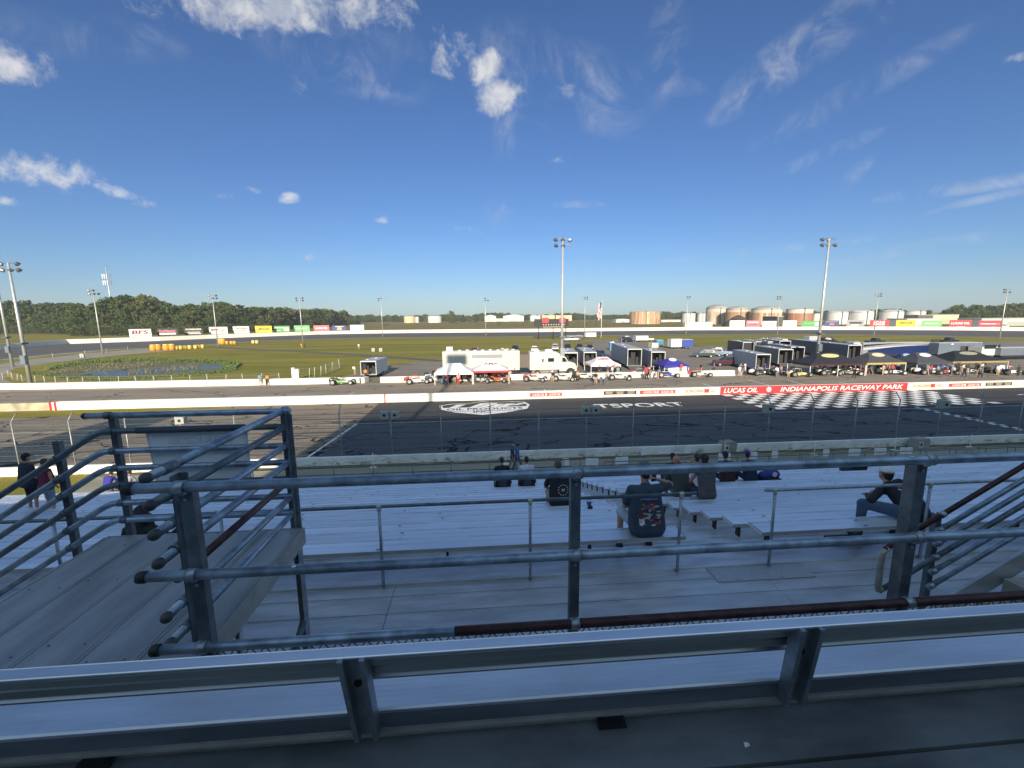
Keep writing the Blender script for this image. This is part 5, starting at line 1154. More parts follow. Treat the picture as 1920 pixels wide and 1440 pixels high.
# big silver and blue hauler, others at right
def side_haul(u0, u1, v0, v1, Y, lab, col, name='semi_trailer', **k):
    a, b, c = PY(u0, v1, Y), PY(u1, v1, Y), PY((u0+u1)/2, v0, Y); return hauler(a.x, b.x, Y, c.z, lab, col, name=name, **k)
t, w, cm = side_haul(1615, 1742, 643, 676, 84, 'long silver race hauler with dark swooshes and blue lower half', (.26, .27, .29))
H = 4.2; n_ = 24
def sw(xa, xb, fz, fh, m_, dy):
    mb = MB(); vs = []
    for i in range(n_+1):
        s_ = i/n_; x = xa+(xb-xa)*s_; z = fz(s_); h = fh(s_); vs += [(x, dy, z), (x, dy, z+h), (x, dy+.01, z), (x, dy+.01, z+h)]
    fs = []
    for i in range(n_): k = 4*i; fs += [(k, k+4, k+5, k+1), (k+2, k+3, k+7, k+6), (k+1, k+5, k+7, k+3), (k, k+2, k+6, k+4)]
    mb.raw(vs, fs); obj('side_graphic', mb, m_, t)
sw(-w+.1, w*.2, lambda s: 2.55+.55*math.sin(s*1.6), lambda s: .38*(1-s)+.02, flat((.012, .016, .03), .3), -.03)
sw(-w+.1, w*.9, lambda s: 1.95+.75*math.sin(s*1.57), lambda s: .25*(1-s)+.03, flat((.5, .51, .53), .3), -.045)
sw(-w+1.2, w-.1, lambda s: .92, lambda s: .9+1.05*math.sin(s*1.5), flat((.008, .022, .10), .3), -.02)
obj('open_side_door', MB().box(w-.1, w+2.0, .1, .16, 1.1, 3.9), flat((.03, .03, .035), .4), t)
t, w, cm = side_haul(1757, 1838, 643, 672, 82, 'plain blue-grey race hauler right of the blue swoosh hauler', (.14, .175, .215)); obj('side_door', MB().box(0, 3.0, -.03, -.008, 1.2, 2.6), flat((.05, .05, .06), .4), t); obj('lamp', MB().box(-2.2, -1.7, -.05, -.008, 2.9, 3.1), whitep, t)
t, w, cm = side_haul(1838, 1872, 651, 676, 79, 'white motorhome standing between two blue-grey haulers', (.72, .7, .62), name='motorhome', cat='motorhome'); obj('window', MB().box(-1.6, 1.0, -.03, -.008, 2.2, 3.0), glass_d, t); obj('window', MB().box(1.4, 1.9, -.03, -.008, 2.2, 3.0), glass_d, t)
t, w, cm = side_haul(1874, 1990, 652, 674, 78, 'blue-grey race hauler cut by the right edge of the view', (.14, .17, .21))
# bonneted truck cab between trailers
def cab_truck(p, rot, lab, col):
    t = thing('tractor_truck', lab, 'truck', (p.x, p.y, 0), rot); cm = flat(col, .35)
    obj('cab', MB().prism([(-1.2, .8), (-1.2, 3.4), (0, 3.5), (.5, 3.0), (.75, 2.2), (2.2, 1.95), (2.4, .7)], -1.15, 1.15, 'xz'), cm, t); obj('cab_window', MB().prism([(-.3, 2.2), (-.3, 2.95), (.3, 2.9), (.6, 2.2)], -1.17, -1.153, 'xz'), glass_d, t)
    obj('windscreen', MB().raw([(.53, -.95, 3.0), (.53, .95, 3.0), (.78, .95, 2.25), (.78, -.95, 2.25)], [(0, 1, 2, 3)]), glass_d, t)
    for x in (1.6, -.9): 
        for y in (-1.0, 1.0): wheel(t, (x, y, .5), .5, .28, (0, 1, 0))
cab_truck(G(1600, 672), R(-5), 'pale blue-white truck cab left of the silver and blue hauler', (.45, .5, .55))
# cars
CG = 'cars and pickups parked in the paddock'
def car(loc, rot, kind, col, lab, group=CG):
    """nose to +x"""
    t = thing('pickup_truck' if kind == 'pickup' else 'parked_car', lab, 'pickup' if kind == 'pickup' else 'car', loc, rot, group); cm = flat(col, .25)
    P = {'sedan': ([(-2.25, .35), (-2.3, .7), (-2.2, .92), (-1.3, 1.0), (1.0, .95), (2.1, .78), (2.3, .6), (2.3, .35)], [(-1.75, .97), (-1.0, 1.42), (.15, 1.45), (1.0, .95)]),
         'suv': ([(-2.3, .4), (-2.35, .8), (-2.3, 1.1), (-1.3, 1.12), (1.0, 1.12), (2.1, 1.0), (2.35, .75), (2.35, .4)], [(-2.2, 1.1), (-2.0, 1.72), (.1, 1.78), (1.05, 1.12)]),
         'pickup': ([(-2.8, .5), (-2.85, 1.1), (-.9, 1.12), (1.2, 1.15), (2.6, 1.08), (2.85, .8), (2.85, .5)], [(-.85, 1.12), (-.6, 1.85), (.6, 1.88), (1.35, 1.15)])}[kind]
    def body(poly, w0, w1, mi=0):
        n_ = len(poly); zt = max(z for x, z in poly); zb = min(z for x, z in poly)
        f = lambda z: w0+(w1-w0)*(z-zb)/(zt-zb)
        vs = [(x, -f(z), z) for x, z in poly]+[(x, f(z), z) for x, z in poly]
        return MB().raw(vs, [tuple(range(n_)), tuple(reversed(range(n_, 2*n_)))]+[(i, i+n_, (i+1) % n_+n_, (i+1) % n_) for i in range(n_)])
    bo = obj('body', body(P[0], .92, .88), cm, t); bv = bo.modifiers.new('b', 'BEVEL'); bv.width = .06; bv.segments = 2
    gh = obj('cabin', body(P[1], .82, .62), cm, t)
    zt = max(z for x, z in P[1]); zb = min(z for x, z in P[1])
    q = [(x*.93+.02, zb+.06+(z-zb)*.8) for x, z in P[1]]
    obj('side_windows', body(q, .825, .68), glass_d, t)
    (xa, za), (xb, zb_) = P[1][2], P[1][3]; obj('windscreen', MB().raw([(xb-.08, -.7, zb_+.08), (xb-.08, .7, zb_+.08), (xa+.06, .56, za-.06), (xa+.06, -.56, za-.06)], [(0, 1, 2, 3)]).raw([(P[1][0][0]+.03, -.7, P[1][0][1]+.12), (P[1][0][0]+.03, .7, P[1][0][1]+.12), (P[1][1][0]-.06, .56, P[1][1][1]-.08), (P[1][1][0]-.06, -.56, P[1][1][1]-.08)], [(0, 1, 2, 3)]), glass_d, t)
    bm_x = 2.3 if kind == 'sedan' else 2.36 if kind == 'suv' else 2.86
    for s_ in (-1, 1):
        obj('headlight', MB().box(bm_x-.04, bm_x+.012, s_*.66-.14, s_*.66+.14, .62, .76), flat((.7, .7, .72), .2), t); obj('tail_light', MB().box(-bm_x-.012, -bm_x+.04, s_*.72-.1, s_*.72+.1, .68, .86), flat((.4, .02, .02), .3), t)
    xw = 1.4 if kind != 'pickup' else 1.75
    for x in (-xw, xw):
        for y in (-.82, .82): wheel(t, (x, y, .34), .34, .22, (0, 1, 0))
    return t
for u, v, rt_, kind, c, lab in [(890, 662, -95, 'sedan', (.18, .03, .04), 'dark red car parked alone on the infield edge'), (966, 660, -100, 'suv', (.02, .02, .025), 'black sport utility car parked left of the white sedan'), (1002, 659, -95, 'sedan', (.68, .68, .66), 'white sedan parked on the grass edge behind the motorhome truck'),
    (1041, 657, -100, 'pickup', (.3, .32, .34), 'silver pickup parked behind the centre floodlight pole'), (1064, 657, -98, 'suv', (.025, .03, .05), 'dark blue car right behind the centre floodlight pole'), (1086, 657, -98, 'suv', (.02, .022, .028), 'middle black car of the three right of the centre pole'), (1105, 656, -98, 'sedan', (.022, .025, .03), 'rightmost black car of the three right of the centre pole'),
    (1100, 677, 100, 'suv', (.03, .04, .07), 'dark car seen beyond the pink canopy roof'), (1125, 672, 100, 'pickup', (.03, .045, .09), 'navy pickup beyond the pink canopy'),
    (1319, 670, 160, 'suv', (.03, .05, .06), 'dark teal car on the open paddock asphalt'), (1334, 668, 165, 'suv', (.16, .22, .3), 'steel blue car beside the dark teal one'), (1346, 667, 160, 'pickup', (.2, .3, .42), 'light blue pickup beside the black trailer cluster'), (1361, 686, 170, 'suv', (.06, .018, .03), 'maroon sport utility car towing the small silver trailer'),
    (710, 693, 80, 'pickup', (.62, .62, .6), 'white pickup in front of the open trailer at left'), (1210, 640, 175, 'pickup', (.6, .6, .6), 'white pickup beside the small far trailers'), (1178, 641, 10, 'suv', (.02, .02, .03), 'black car beside the small purple canopy'),
    (1384, 652, 20, 'pickup', (.03, .02, .02), 'dark brown pickup at the back of the truck cluster'), (1404, 648, 15, 'pickup', (.02, .02, .02), 'black pickup at the back of the truck cluster'), (1425, 651, 10, 'suv', (.05, .05, .06), 'charcoal car by the portable toilets'), (1442, 657, 170, 'pickup', (.4, .4, .4), 'grey pickup in front of the portable toilets'),
    (1500, 652, 0, 'sedan', (.3, .06, .06), 'small red car behind the long dark trailer'), (1585, 652, 175, 'suv', (.12, .14, .16), 'grey car behind the small black canopy'), (1603, 653, 170, 'pickup', (.3, .32, .34), 'silver pickup beyond the truck cab'), (1640, 645, 5, 'pickup', (.02, .02, .025), 'black pickup roof behind the silver and blue hauler'), (1778, 644, 5, 'pickup', (.015, .015, .018), 'black open vehicle behind the plain hauler'),
    (1070, 640, 12, 'pickup', (.6, .6, .6), 'white pickup below the scoreboard'), (1082, 637, 170, 'suv', (.03, .03, .035), 'black car below the scoreboard'), (1760, 606, 0, 'suv', (.5, .5, .5), 'pale car between billboards beyond the oval wall'), (1716, 609, 0, 'sedan', (.04, .04, .05), 'dark car beyond the oval wall right of the right yellow billboard')]:
    p = G(u, v); car((p.x, p.y, .006), R(rt_), kind, c, lab)
# more trucks packed in the cluster
for i, (u, v, rt_, L, H, c, lab) in enumerate([(1448, 664, -8, 8, 3.0, (.25, .27, .3), 'grey trailer roof in the crowded truck cluster'), (1425, 662, -10, 9, 2.8, (.02, .022, .03), 'black trailer at the back of the crowded truck cluster'), (1474, 657, -8, 7, 2.9, (.6, .6, .58), 'white trailer end by the portable toilets'), (1530, 664, -8, 8, 3.0, (.09, .1, .12), 'dark trailer roof left of the tall right pole')]):
    p = G(u, v); trailer((p.x, p.y), R(rt_), L, 2.4, H, lab, c, open_=False)
def small_tr(u0, u1, v0, v1, col, lab, D=2.3):
    Y = G((u0+u1)/2, v1).y; a, b, c = PY(u0, v1, Y), PY(u1, v1, Y), PY((u0+u1)/2, v0, Y); L = b.x-a.x
    t = thing('box_trailer', lab, 'trailer', ((a.x+b.x)/2, Y, 0), R(3), TG); H = max(c.z, 1.8)
    obj('body', MB().box(-L/2, L/2, 0, D, .5, H), flat(col, .45), t); obj('roof', MB().box(-L/2+.05, L/2-.05, .05, D-.05, H+.003, H+.06), flat((.6, .6, .6), .5), t)
    obj('door_seams', MB().box(-L*.2, -L*.2+.03, -.01, -.002, .55, H-.1).box(L*.1, L*.1+.03, -.01, -.002, .55, H-.1), galv_dark, t)
    for x in (-.45, .45): wheel(t, (x, .05, .34), .34, .2, (0, 1, 0))
for a in [(1098, 1118, 624, 634, (.72, .72, .7), 'white trailer right of the scoreboard near the flagpole'), (1192, 1216, 630, 641, (.5, .52, .54), 'pale silver trailer beyond the purple canopy'), (1258, 1279, 636, 654, (.72, .72, .68), 'white half of the trailer pair on the far paddock'), (1280, 1299, 637, 654, (.04, .08, .35), 'blue trailer with equipment beside the white one'),
          (1222, 1234, 644, 656, (.72, .68, .5), 'cream box trailer beside the teal one'), (1231, 1244, 638, 650, (.05, .22, .36), 'small teal blue trailer on the far paddock'), (1516, 1537, 631, 645, (.42, .44, .46), 'small silver trailer by the tall right pole'), (1284, 1336, 604, 615, (.74, .73, .7), 'long white semi-trailer beyond the oval wall below the tanks'), (1062, 1090, 630, 640, (.1, .1, .11), 'dark trailer under the scoreboard')]: small_tr(*a)
# portable toilets
def toilet(u, v, lab, col=(.12, .32, .5)):
    p = G(u, v); t = thing('portable_toilet', lab, 'portable toilet', (p.x, p.y, 0), 0, 'portable toilets'); cm = flat(col, .5)
    obj('cabin', MB().box(-.58, .58, 0, 1.15, 0, 2.1), cm, t); obj('roof', MB().prism([(-.6, 2.1), (-.5, 2.3), (.5, 2.3), (.6, 2.1)], -.03, 1.18, 'xz'), flat((.6, .66, .7), .5), t); obj('door', MB().box(-.4, .4, -.03, -.002, .1, 2.0), flat(tuple(c*1.25 for c in col), .5), t); obj('vent_pipe', MB().tube((.4, 1.0, 2.1), (.4, 1.0, 2.6), .05, n=6), whitep, t)
for i, u in enumerate((1432, 1439, 1446, 1453, 1460)): toilet(u, 650, '%s blue toilet cabin from the left in the row behind the trucks' % ORD[i])
toilet(1148, 657, 'lone blue toilet cabin behind the tallest long trailer')
# canopies
TC = 'pop-up canopies over the race cars'
def canopy(x0, x1, Y, D, z0, z1, lab, col, val=None, post=(.75, .75, .72), oval=None, words=None, flatr=.35, wall=None):
    w = (x1-x0)/2; t = thing('canopy_tent', lab, 'canopy', ((x0+x1)/2, Y, 0), 0, TC); cm = mat('canopy_%d_%d_%d' % tuple(int(c*255) for c in col), col, .7, 0, .05, .8); vm = flat(val, .7) if val else cm
    r = w*flatr; yc = D/2
    A = [(-w, 0, z0), (w, 0, z0), (w, D, z0), (-w, D, z0), (-r, yc, z1), (r, yc, z1)]
    m1 = [(-w*.62, D*.22, z0+(z1-z0)*.42), (w*.62, D*.22, z0+(z1-z0)*.42), (w*.62, D*.78, z0+(z1-z0)*.42), (-w*.62, D*.78, z0+(z1-z0)*.42)]
    r_ = obj('roof', MB().raw(A[:4]+m1+A[4:], [(0, 1, 5, 4), (1, 2, 6, 5), (2, 3, 7, 6), (3, 0, 4, 7), (4, 5, 9, 8), (5, 6, 9), (6, 7, 8, 9), (7, 4, 8)]), cm, t)
    obj('valance', MB().box(-w, w, -.02, 0.0, z0-.28, z0).box(-w, w, D, D+.02, z0-.28, z0).box(-w-.02, -w-.001, 0, D, z0-.28, z0).box(w+.001, w+.02, 0, D, z0-.28, z0), vm, t)
    for x, y in ((-w+.05, .05), (w-.05, .05), (w-.05, D-.05), (-w+.05, D-.05)): obj('leg', MB().box(x-.04, x+.04, y-.04, y+.04, 0, z0), flat(post, .5), t)
    if w > 3.4: obj('leg', MB().box(-.04, .04, .01, .09, 0, z0), flat(post, .5), t)
    sl = math.atan2((z1-z0)*.58, D*.28)
    Mo = Matrix.Translation((0, D*.36, z0+(z1-z0)*.71+.03)) @ Matrix.Rotation(sl, 4, 'X')
    if oval: 
        pts = [Mo @ Vector((w*.32*math.cos(a), .5*math.sin(a), .02)) for a in [2*math.pi*i/20 for i in range(20)]]; obj('logo_patch', MB().raw(pts, [tuple(range(20))]), flat(oval, .6), r_)
    if words: text('lettering', words[0], flat(words[1], .6), r_, w*.8, .55, Mo @ Matrix.Translation((0, 0, .03)), .005, bold=.02)
    if wall: obj('side_wall', MB().box(-w+.1, w-.1, D-.02, D-.005, .1, z0-.3), flat(wall, .7), t)
    return t
def cp(u0, u1, vt, ve, Y, D, *a, **k):
    A, B, C_, E_ = PY(u0, ve, Y), PY(u1, ve, Y), PY((u0+u1)/2, vt, Y+D/2), PY((u0+u1)/2, ve, Y); return canopy(A.x, B.x, Y, D, E_.z, max(C_.z, E_.z+1.1)+(.35 if u0 > 1500 else 0), *a, **k)
cp(814, 886, 682, 699, 61.3, 5.0, 'large white canopy at the left of the pit lane', (.78, .76, .76))
cp(887, 955, 680, 695, 61.3, 4.5, 'white canopy with red valance and red ridge beside the plain white one', (.78, .75, .72), (.5, .04, .05), words=('AMA', (.25, .12, .08)))
cp(1108, 1164, 675, 684, 69.8, 4.5, 'pale pink and white canopy with printed roof in front of the tallest trailer', (.75, .66, .68), words=('GABRIEL', (.35, .1, .18)))
cp(1246, 1292, 670, 686, 68.7, 4.6, 'violet blue canopy with round white emblem', (.04, .035, .3), oval=(.7, .7, .72), flatr=.05)
cp(1520, 1625, 669, 682, 61.6, 5.0, 'long black canopy with pale yellow oval beside the tall right pole', (.02, .02, .028), (.05, .012, .015), oval=(.55, .5, .25), wall=None)
cp(1626, 1700, 668, 680, 62.2, 4.6, 'charcoal canopy with small cream emblem and yellow edge', (.06, .06, .065), (.4, .32, .1), oval=(.55, .5, .35))
cp(1690, 1738, 669, 680, 66.5, 3.6, 'navy canopy standing back between the charcoal and grey ones', (.02, .03, .09), oval=(.3, .35, .5))
cp(1720, 1785, 665, 680, 62.6, 4.6, 'dark grey canopy with large pale oval and white stripe', (.055, .058, .068), oval=(.6, .62, .68))
cp(1787, 1892, 663, 677, 62.6, 5.5, 'widest black canopy with grey-gold oval at right', (.015, .016, .02), (.3, .24, .1), oval=(.28, .28, .2))
cp(1165, 1192, 630, 636, 148, 4.0, 'small purple canopy on the far paddock', (.14, .13, .4), oval=(.6, .6, .6), flatr=.1)
cp(1545, 1580, 636, 643, 112, 5.0, 'small black canopy beyond the long dark trailer', (.02, .022, .022), oval=(.5, .5, .5), flatr=.5)
# gear under the canopies: tool chests, tyre stacks, tables
def chest(u, v, col, lab):
    p = G(u, v); t = thing('tool_chest', lab, 'tool chest', (p.x, p.y, .006), R(rnd.uniform(-12, 12)), 'tool chests in the pits'); obj('cabinet', MB().box(-.55, .55, -.25, .25, .12, 1.05), flat(col, .4), t); mb = MB()
    for k in range(4): mb.box(-.5, .5, -.262, -.253, .2+k*.2, .34+k*.2)
    obj('drawers', mb, flat(tuple(min(1, c*1.4+.03) for c in col), .4), t)
    for x in (-.45, .45): obj('castor', MB().box(x-.05, x+.05, -.05, .05, 0, .118), blackm, t)
def tyres(u, v, n, lab):
    p = G(u, v); t = thing('tyre_stack', lab, 'tyre stack', (p.x, p.y, .006), 0, 'stacks of racing tyres')
    for k in range(n): obj('tyre', MB().lathe([(.2, .02), (.36, 0), (.4, .08), (.4, .22), (.36, .3), (.2, .28)], (0, 0, k*.31), 14), rubber, t)
for i, (u, v, c, lab) in enumerate([(845, 713, (.05, .05, .06), 'black tool chest below the white canopy'), (872, 712, (.03, .03, .035), 'second black tool chest below the white canopy, nearer the red one'), (915, 712, (.6, .6, .58), 'white tool chest below the red-edged canopy'), (1012, 705, (.5, .5, .48), 'pale tool chest beside the motorhome wheel'), (1213, 700, (.3, .04, .05), 'red tool chest behind the man in red'),
    (1258, 699, (.5, .55, .6), 'pale blue tool chest below the violet canopy'), (1268, 699, (.72, .7, .62), 'cream tool chest below the violet canopy'), (1280, 699, (.7, .68, .6), 'tall cream tool chest at the right leg of the violet canopy'), (1562, 700, (.05, .05, .06), 'black tool chest below the long black canopy'), (1605, 698, (.6, .58, .5), 'cream tool chest below the long black canopy'), (1650, 697, (.05, .05, .05), 'black tool chest below the charcoal canopy'), (1712, 697, (.5, .45, .36), 'beige tool chest right of the charcoal canopy'),
    (1800, 696, (.65, .65, .62), 'white tool chest below the widest black canopy'), (1840, 696, (.06, .06, .07), 'black tool chest below the widest black canopy'), (1873, 697, (.7, .68, .62), 'white cabinet at the right leg of the widest canopy')]): chest(u, v, c, lab)
for u, v, n, lab in [(800, 706, 2, 'pair of racing tyres behind the white and red race car'), (815, 706, 3, 'taller tyre stack behind the white and red race car'), (1143, 705, 4, 'tall tyre stack left of the plain white race car'), (1150, 704, 4, 'second tall tyre stack left of the plain white race car'), (1160, 703, 4, 'tyre stack right behind the plain white race car'), (1530, 699, 2, 'low tyre stack beside the yellow race car'), (1690, 698, 3, 'tyre stack between the charcoal and navy canopies'), (1850, 699, 3, 'tyre stack below the widest black canopy'), (1100, 702, 2, 'tyre pair behind the white race car with black trim')]: tyres(u, v, n, lab)
# cart, barrels
p = G(812, 712); t = thing('golf_cart', 'white utility cart between the left race car and the white canopy', 'cart', (p.x, p.y, .006), R(10)); obj('body', MB().prism([(-1.2, .3), (-1.2, .8), (-.3, .85), (-.2, .5), (.4, .5), (.5, .9), (1.2, .75), (1.25, .3)], -.55, .55, 'xz'), whitep, t)
for x in (-.8, .85): wheel(t, (x, -.55, .26), .26, .16, (0, 1, 0)); wheel(t, (x, .5, .26), .26, .16, (0, 1, 0))
p = G(829, 720); tag(obj('barrel', MB().lathe([(.3, 0), (.33, .3), (.3, .85)], (0, 0, 0), 14), flat((.06, .1, .17), .5), None, (p.x, p.y, .006)), 'blue-grey drum beside the left leg of the white canopy', 'barrel')
def barrel(u, v, lab, k=1.0, col=(.75, .32, .03)):
    p = G(u, v); t = thing('crash_barrel', lab, 'barrel', (p.x, p.y, .02), 0, 'orange and yellow crash barrels on the far bend'); t.scale = (k, k, k)
    obj('drum', MB().lathe([(.75, 0), (.8, .5), (.8, .9), (.7, 1.5)], (0, 0, 0), 10), flat(col, .5), t); obj('lid', MB().lathe([(.74, 1.5), (.7, 1.62), (.05, 1.66)], (0, 0, 0), 10), flat((.8, .68, .3), .5), t)
BL = 'orange and yellow crash barrel in the row at the left bend'
for i, u in enumerate((288, 297, 312, 323, 331, 339, 347, 356, 367, 372, 380)): barrel(u, 657.5-i*.45, BL, 1.1 if i < 4 else .7, (.75, .32, .03) if i < 4 else (.78, .5, .1))
for i, u in enumerate((413, 418, 426, 434, 440)): barrel(u, 645.5, 'orange crash barrel in the small cluster right of the long barrel row', 1.2 if i < 2 else .7)
for u in (475, 482): barrel(u, 644, 'pale yellow crash barrel of the pair at the right end of the far bend', .7, (.78, .6, .2))
# small people in the pits: a few prototypes, copied with their own clothing
prot = []
for pose, kw in (('stand', {}), ('walk', {}), ('stand', dict(lean=.35, hunch=.4))):
    J = skeleton(pose, **kw); parts = {}
    pel, wa, ch, nk, hd = (J[k] for k in ('pel', 'waist', 'chest', 'neck', 'head'))
    B = [(nk, hd-V(0, 0, .06), .055, .05), (hd, (.085, .1, .115)), (hd+V(0, .1, -.02), (.02, .02, .02)), (pel, ch, .09, .1)]
    T = [(pel+V(-.06, 0, .03), ch+V(-.09, 0, .05), .115, .12), (pel+V(.06, 0, .03), ch+V(.09, 0, .05), .115, .12), (ch+V(-.14, 0, .09), ch+V(.14, 0, .09), .08, .08)]
    Q = [(pel+V(-.07, 0, 0), pel+V(.07, 0, 0), .12, .12)]
    for nm in 'LR':
        B += [(J['sh'+nm], J['el'+nm], .045, .04), (J['el'+nm], J['wr'+nm], .04, .03), (J['wr'+nm], J['wr'+nm]+(J['wr'+nm]-J['el'+nm]).normalized()*.09, .035, .03), (J['hip'+nm], J['kn'+nm], .075, .055), (J['kn'+nm], J['an'+nm], .055, .04), (J['an'+nm]+V(0, -.03, -.04), J['an'+nm]+V(0, .15, -.05), .045, .04)]
        T += [(J['sh'+nm], J['sh'+nm].lerp(J['el'+nm], .8), .07, .065)]; Q += [(J['hip'+nm], J['kn'+nm], .1, .075), (J['kn'+nm], J['an'+nm]+V(0, 0, .03), .073, .055)]
    prot.append([caps_union(x, .035, n_, 1) for x, n_ in ((B, 'body'), (T, 'shirt'), (Q, 'trousers'), ([(hd+V(0, -.02, .025), (.09, .105, .108))], 'hair'))])
def pit_person(u, v, pose, rot, sc, tc, lab, hc=(.03, .025, .02), base=None):
    p = G(u, v); t = thing('person', lab, 'person', (p.x, p.y, .006), R(rot), 'people working in the pits')
    for me, n_, c in zip(prot[pose], ('body', 'shirt', 'trousers', 'hair'), ((.42, .23, .16), sc, tc, hc)):
        m2 = me.copy(); m2.materials.clear(); m2.materials.append(flat(c, .8)); o = bpy.data.objects.new(n_, m2); COL.objects.link(o); o.parent = t
K = dict(bk=(.02, .02, .025), rd=(.5, .04, .06), wh=(.7, .7, .68), bl=(.06, .1, .3), gy=(.2, .2, .22), og=(.75, .25, .05), tn=(.4, .3, .2), nv=(.03, .04, .09), pk=(.6, .3, .32), tl=(.15, .28, .32), dn=(.1, .14, .22))
for u, v, po, ro, s_, tr_, lab in [(489, 723, 0, 30, 'tl', 'tn', 'person in teal top leaning at the pit wall far left'), (500, 723, 2, -40, 'og', 'bk', 'person in dark cap and reddish shorts beside the teal top'), (686, 711, 0, 0, 'og', 'bk', 'person in orange shirt at the rear of the open white trailer'), (666, 703, 2, 60, 'wh', 'tn', 'person in white bending on the grass left of the open trailer'),
    (673, 655, 0, 20, 'wh', 'tn', 'person in white standing on the far infield grass'), (566, 653, 2, 40, 'og', 'tn', 'person in orange crouching on the infield near the path'), (572, 653, 0, -40, 'bk', 'bk', 'person in black beside the crouching one on the infield'),
    (833, 725, 0, 10, 'nv', 'bk', 'person in dark navy at the left front of the white canopy'), (839, 721, 1, 60, 'rd', 'gy', 'person in dark red behind the navy one under the white canopy'), (853, 718, 0, 180, 'bk', 'tn', 'person in black facing the wall under the white canopy'), (860, 722, 0, 200, 'pk', 'rd', 'person in pink top and red shorts in front of the white canopy'), (866, 716, 2, 90, 'gy', 'bk', 'person in grey bending under the white canopy'), (878, 717, 0, -60, 'bk', 'bk', 'person in black at the right leg of the white canopy'),
    (891, 718, 0, 30, 'gy', 'dn', 'person in grey with jeans at the left leg of the red-edged canopy'), (912, 717, 0, 120, 'tn', 'bk', 'person in tan beside the silver grey race car'), (918, 716, 2, 10, 'bk', 'bk', 'person in black bending beside the orange race car'), (942, 714, 0, -20, 'wh', 'gy', 'person in white at the right side of the red-edged canopy'), (948, 713, 0, 70, 'gy', 'tn', 'person in grey with tan shorts right of the red-edged canopy'), (951, 716, 1, 90, 'rd', 'tn', 'person in dark red walking right of the red-edged canopy'),
    (965, 712, 0, 0, 'bk', 'bk', 'person in black standing before the cream hauler'), (1036, 717, 2, -30, 'bk', 'tn', 'person in black bending beside the all white race car'), (1077, 714, 0, 20, 'bk', 'bk', 'person in black standing at the truck nose'), (1083, 716, 0, 160, 'tn', 'bk', 'person in tan beside the person in black at the truck nose'), (1117, 720, 0, -30, 'bk', 'tn', 'person in black top and red cap in front of the pink canopy'), (1127, 719, 2, 20, 'wh', 'dn', 'person in white bending with jeans in front of the pink canopy'), (1136, 719, 1, 60, 'tn', 'dn', 'person in tan walking with jeans in front of the pink canopy'),
    (1212, 712, 0, 180, 'rd', 'bk', 'person in bright red shirt beside the red race car'), (1219, 713, 0, 30, 'gy', 'gy', 'person in light grey beside the red shirt'), (1233, 711, 2, -70, 'gy', 'tn', 'person in grey bending at the deep blue race car'), (1277, 700, 0, 0, 'rd', 'tn', 'person in red under the violet canopy'), (1314, 700, 0, 90, 'bk', 'tn', 'person in black standing behind the white race car right of the violet canopy'), (1338, 699, 1, 90, 'gy', 'bk', 'person in grey walking alone left of the small silver trailer'), (1386, 706, 0, 180, 'wh', 'tn', 'person in white hat and shorts sitting against the wall end'), (1396, 699, 0, 30, 'wh', 'wh', 'person in white at the corner of the small silver trailer'),
    (1457, 707, 2, 0, 'wh', 'gy', 'person in white bending over the white tailed race car'), (1478, 708, 0, 0, 'bk', 'tn', 'person in black left of the yellow race car'), (1566, 698, 0, 20, 'wh', 'gy', 'person in white under the long black canopy'), (1580, 699, 0, -20, 'rd', 'bk', 'person in dark red top in the middle of the long black canopy'), (1601, 711, 1, -70, 'bk', 'bk', 'person in black walking across the pit lane at right'), (1655, 703, 0, 20, 'pk', 'tn', 'person in pink top left of the bright white race car'), (1660, 702, 0, 160, 'tn', 'bk', 'person in tan standing beside the pink top'),
    (1757, 705, 0, 10, 'tl', 'bk', 'person in pale teal beside the navy race car'), (1784, 702, 0, 40, 'tl', 'gy', 'person in teal right of the red low-nosed race car'), (1793, 700, 0, -30, 'bk', 'bk', 'person in black at the left leg of the widest canopy'), (1801, 706, 0, 100, 'tn', 'tn', 'person in tan shorts left of the two walking men'), (1807, 709, 1, -80, 'nv', 'nv', 'man in navy walking across the pit lane at right'), (1837, 711, 1, -80, 'gy', 'bk', 'man with white top walking behind the navy one'), (1828, 698, 0, 10, 'bk', 'bk', 'person in black in the shade of the widest canopy'), (1870, 705, 0, -20, 'wh', 'tn', 'person in white shirt left of the large white race car'), (1908, 706, 0, 0, 'bk', 'bk', 'person in black at the right edge behind the last race car'),
    (1147, 647, 0, 0, 'bk', 'bk', 'person in black on the far paddock road'), (1171, 653, 0, 0, 'bk', 'bk', 'person in black crossing the open paddock')]: pit_person(u, v, po, ro, K[s_], K[tr_], lab)
# ------------------------------------------------------------------ scoreboard and flag
p = G(1036, 640); p2 = G(1008, 637)
Ys = 171; x0, x1 = PY(1002, 600, Ys).x, PY(1066, 600, Ys).x
t = thing('scoreboard', 'wide red and black scoreboard on three posts behind the motorhome truck', 'scoreboard', ((x0+x1)/2, Ys, 0)); w = (x1-x0)/2
zt, zb = PY(1034, 598, Ys).z, PY(1034, 612, Ys).z
pn = obj('panel', MB().box(-w, w, -.3, .3, zb, zt), blackm, t)
obj('red_panel', MB().box(-w*.55, -w*.18, -.36, -.303, (zt+zb)/2, zt+.5), redb, pn); obj('red_panel', MB().box(w*.45, w*.8, -.36, -.303, (zt+zb)/2, zt+.5), redb, pn); obj('lower_strip', MB().box(-w*.5, w*.75, -.36, -.303, zb-.3, zb-.1), flat((.6, .4, .36), .6), pn)
mb = MB()
for k in range(9): mb.box(-w*.5+k*w*.15, -w*.5+k*w*.15+.35, -.34, -.303, zb+.5, zb+.9)
obj('digits', mb, flat((.6, .58, .5), .6), pn)
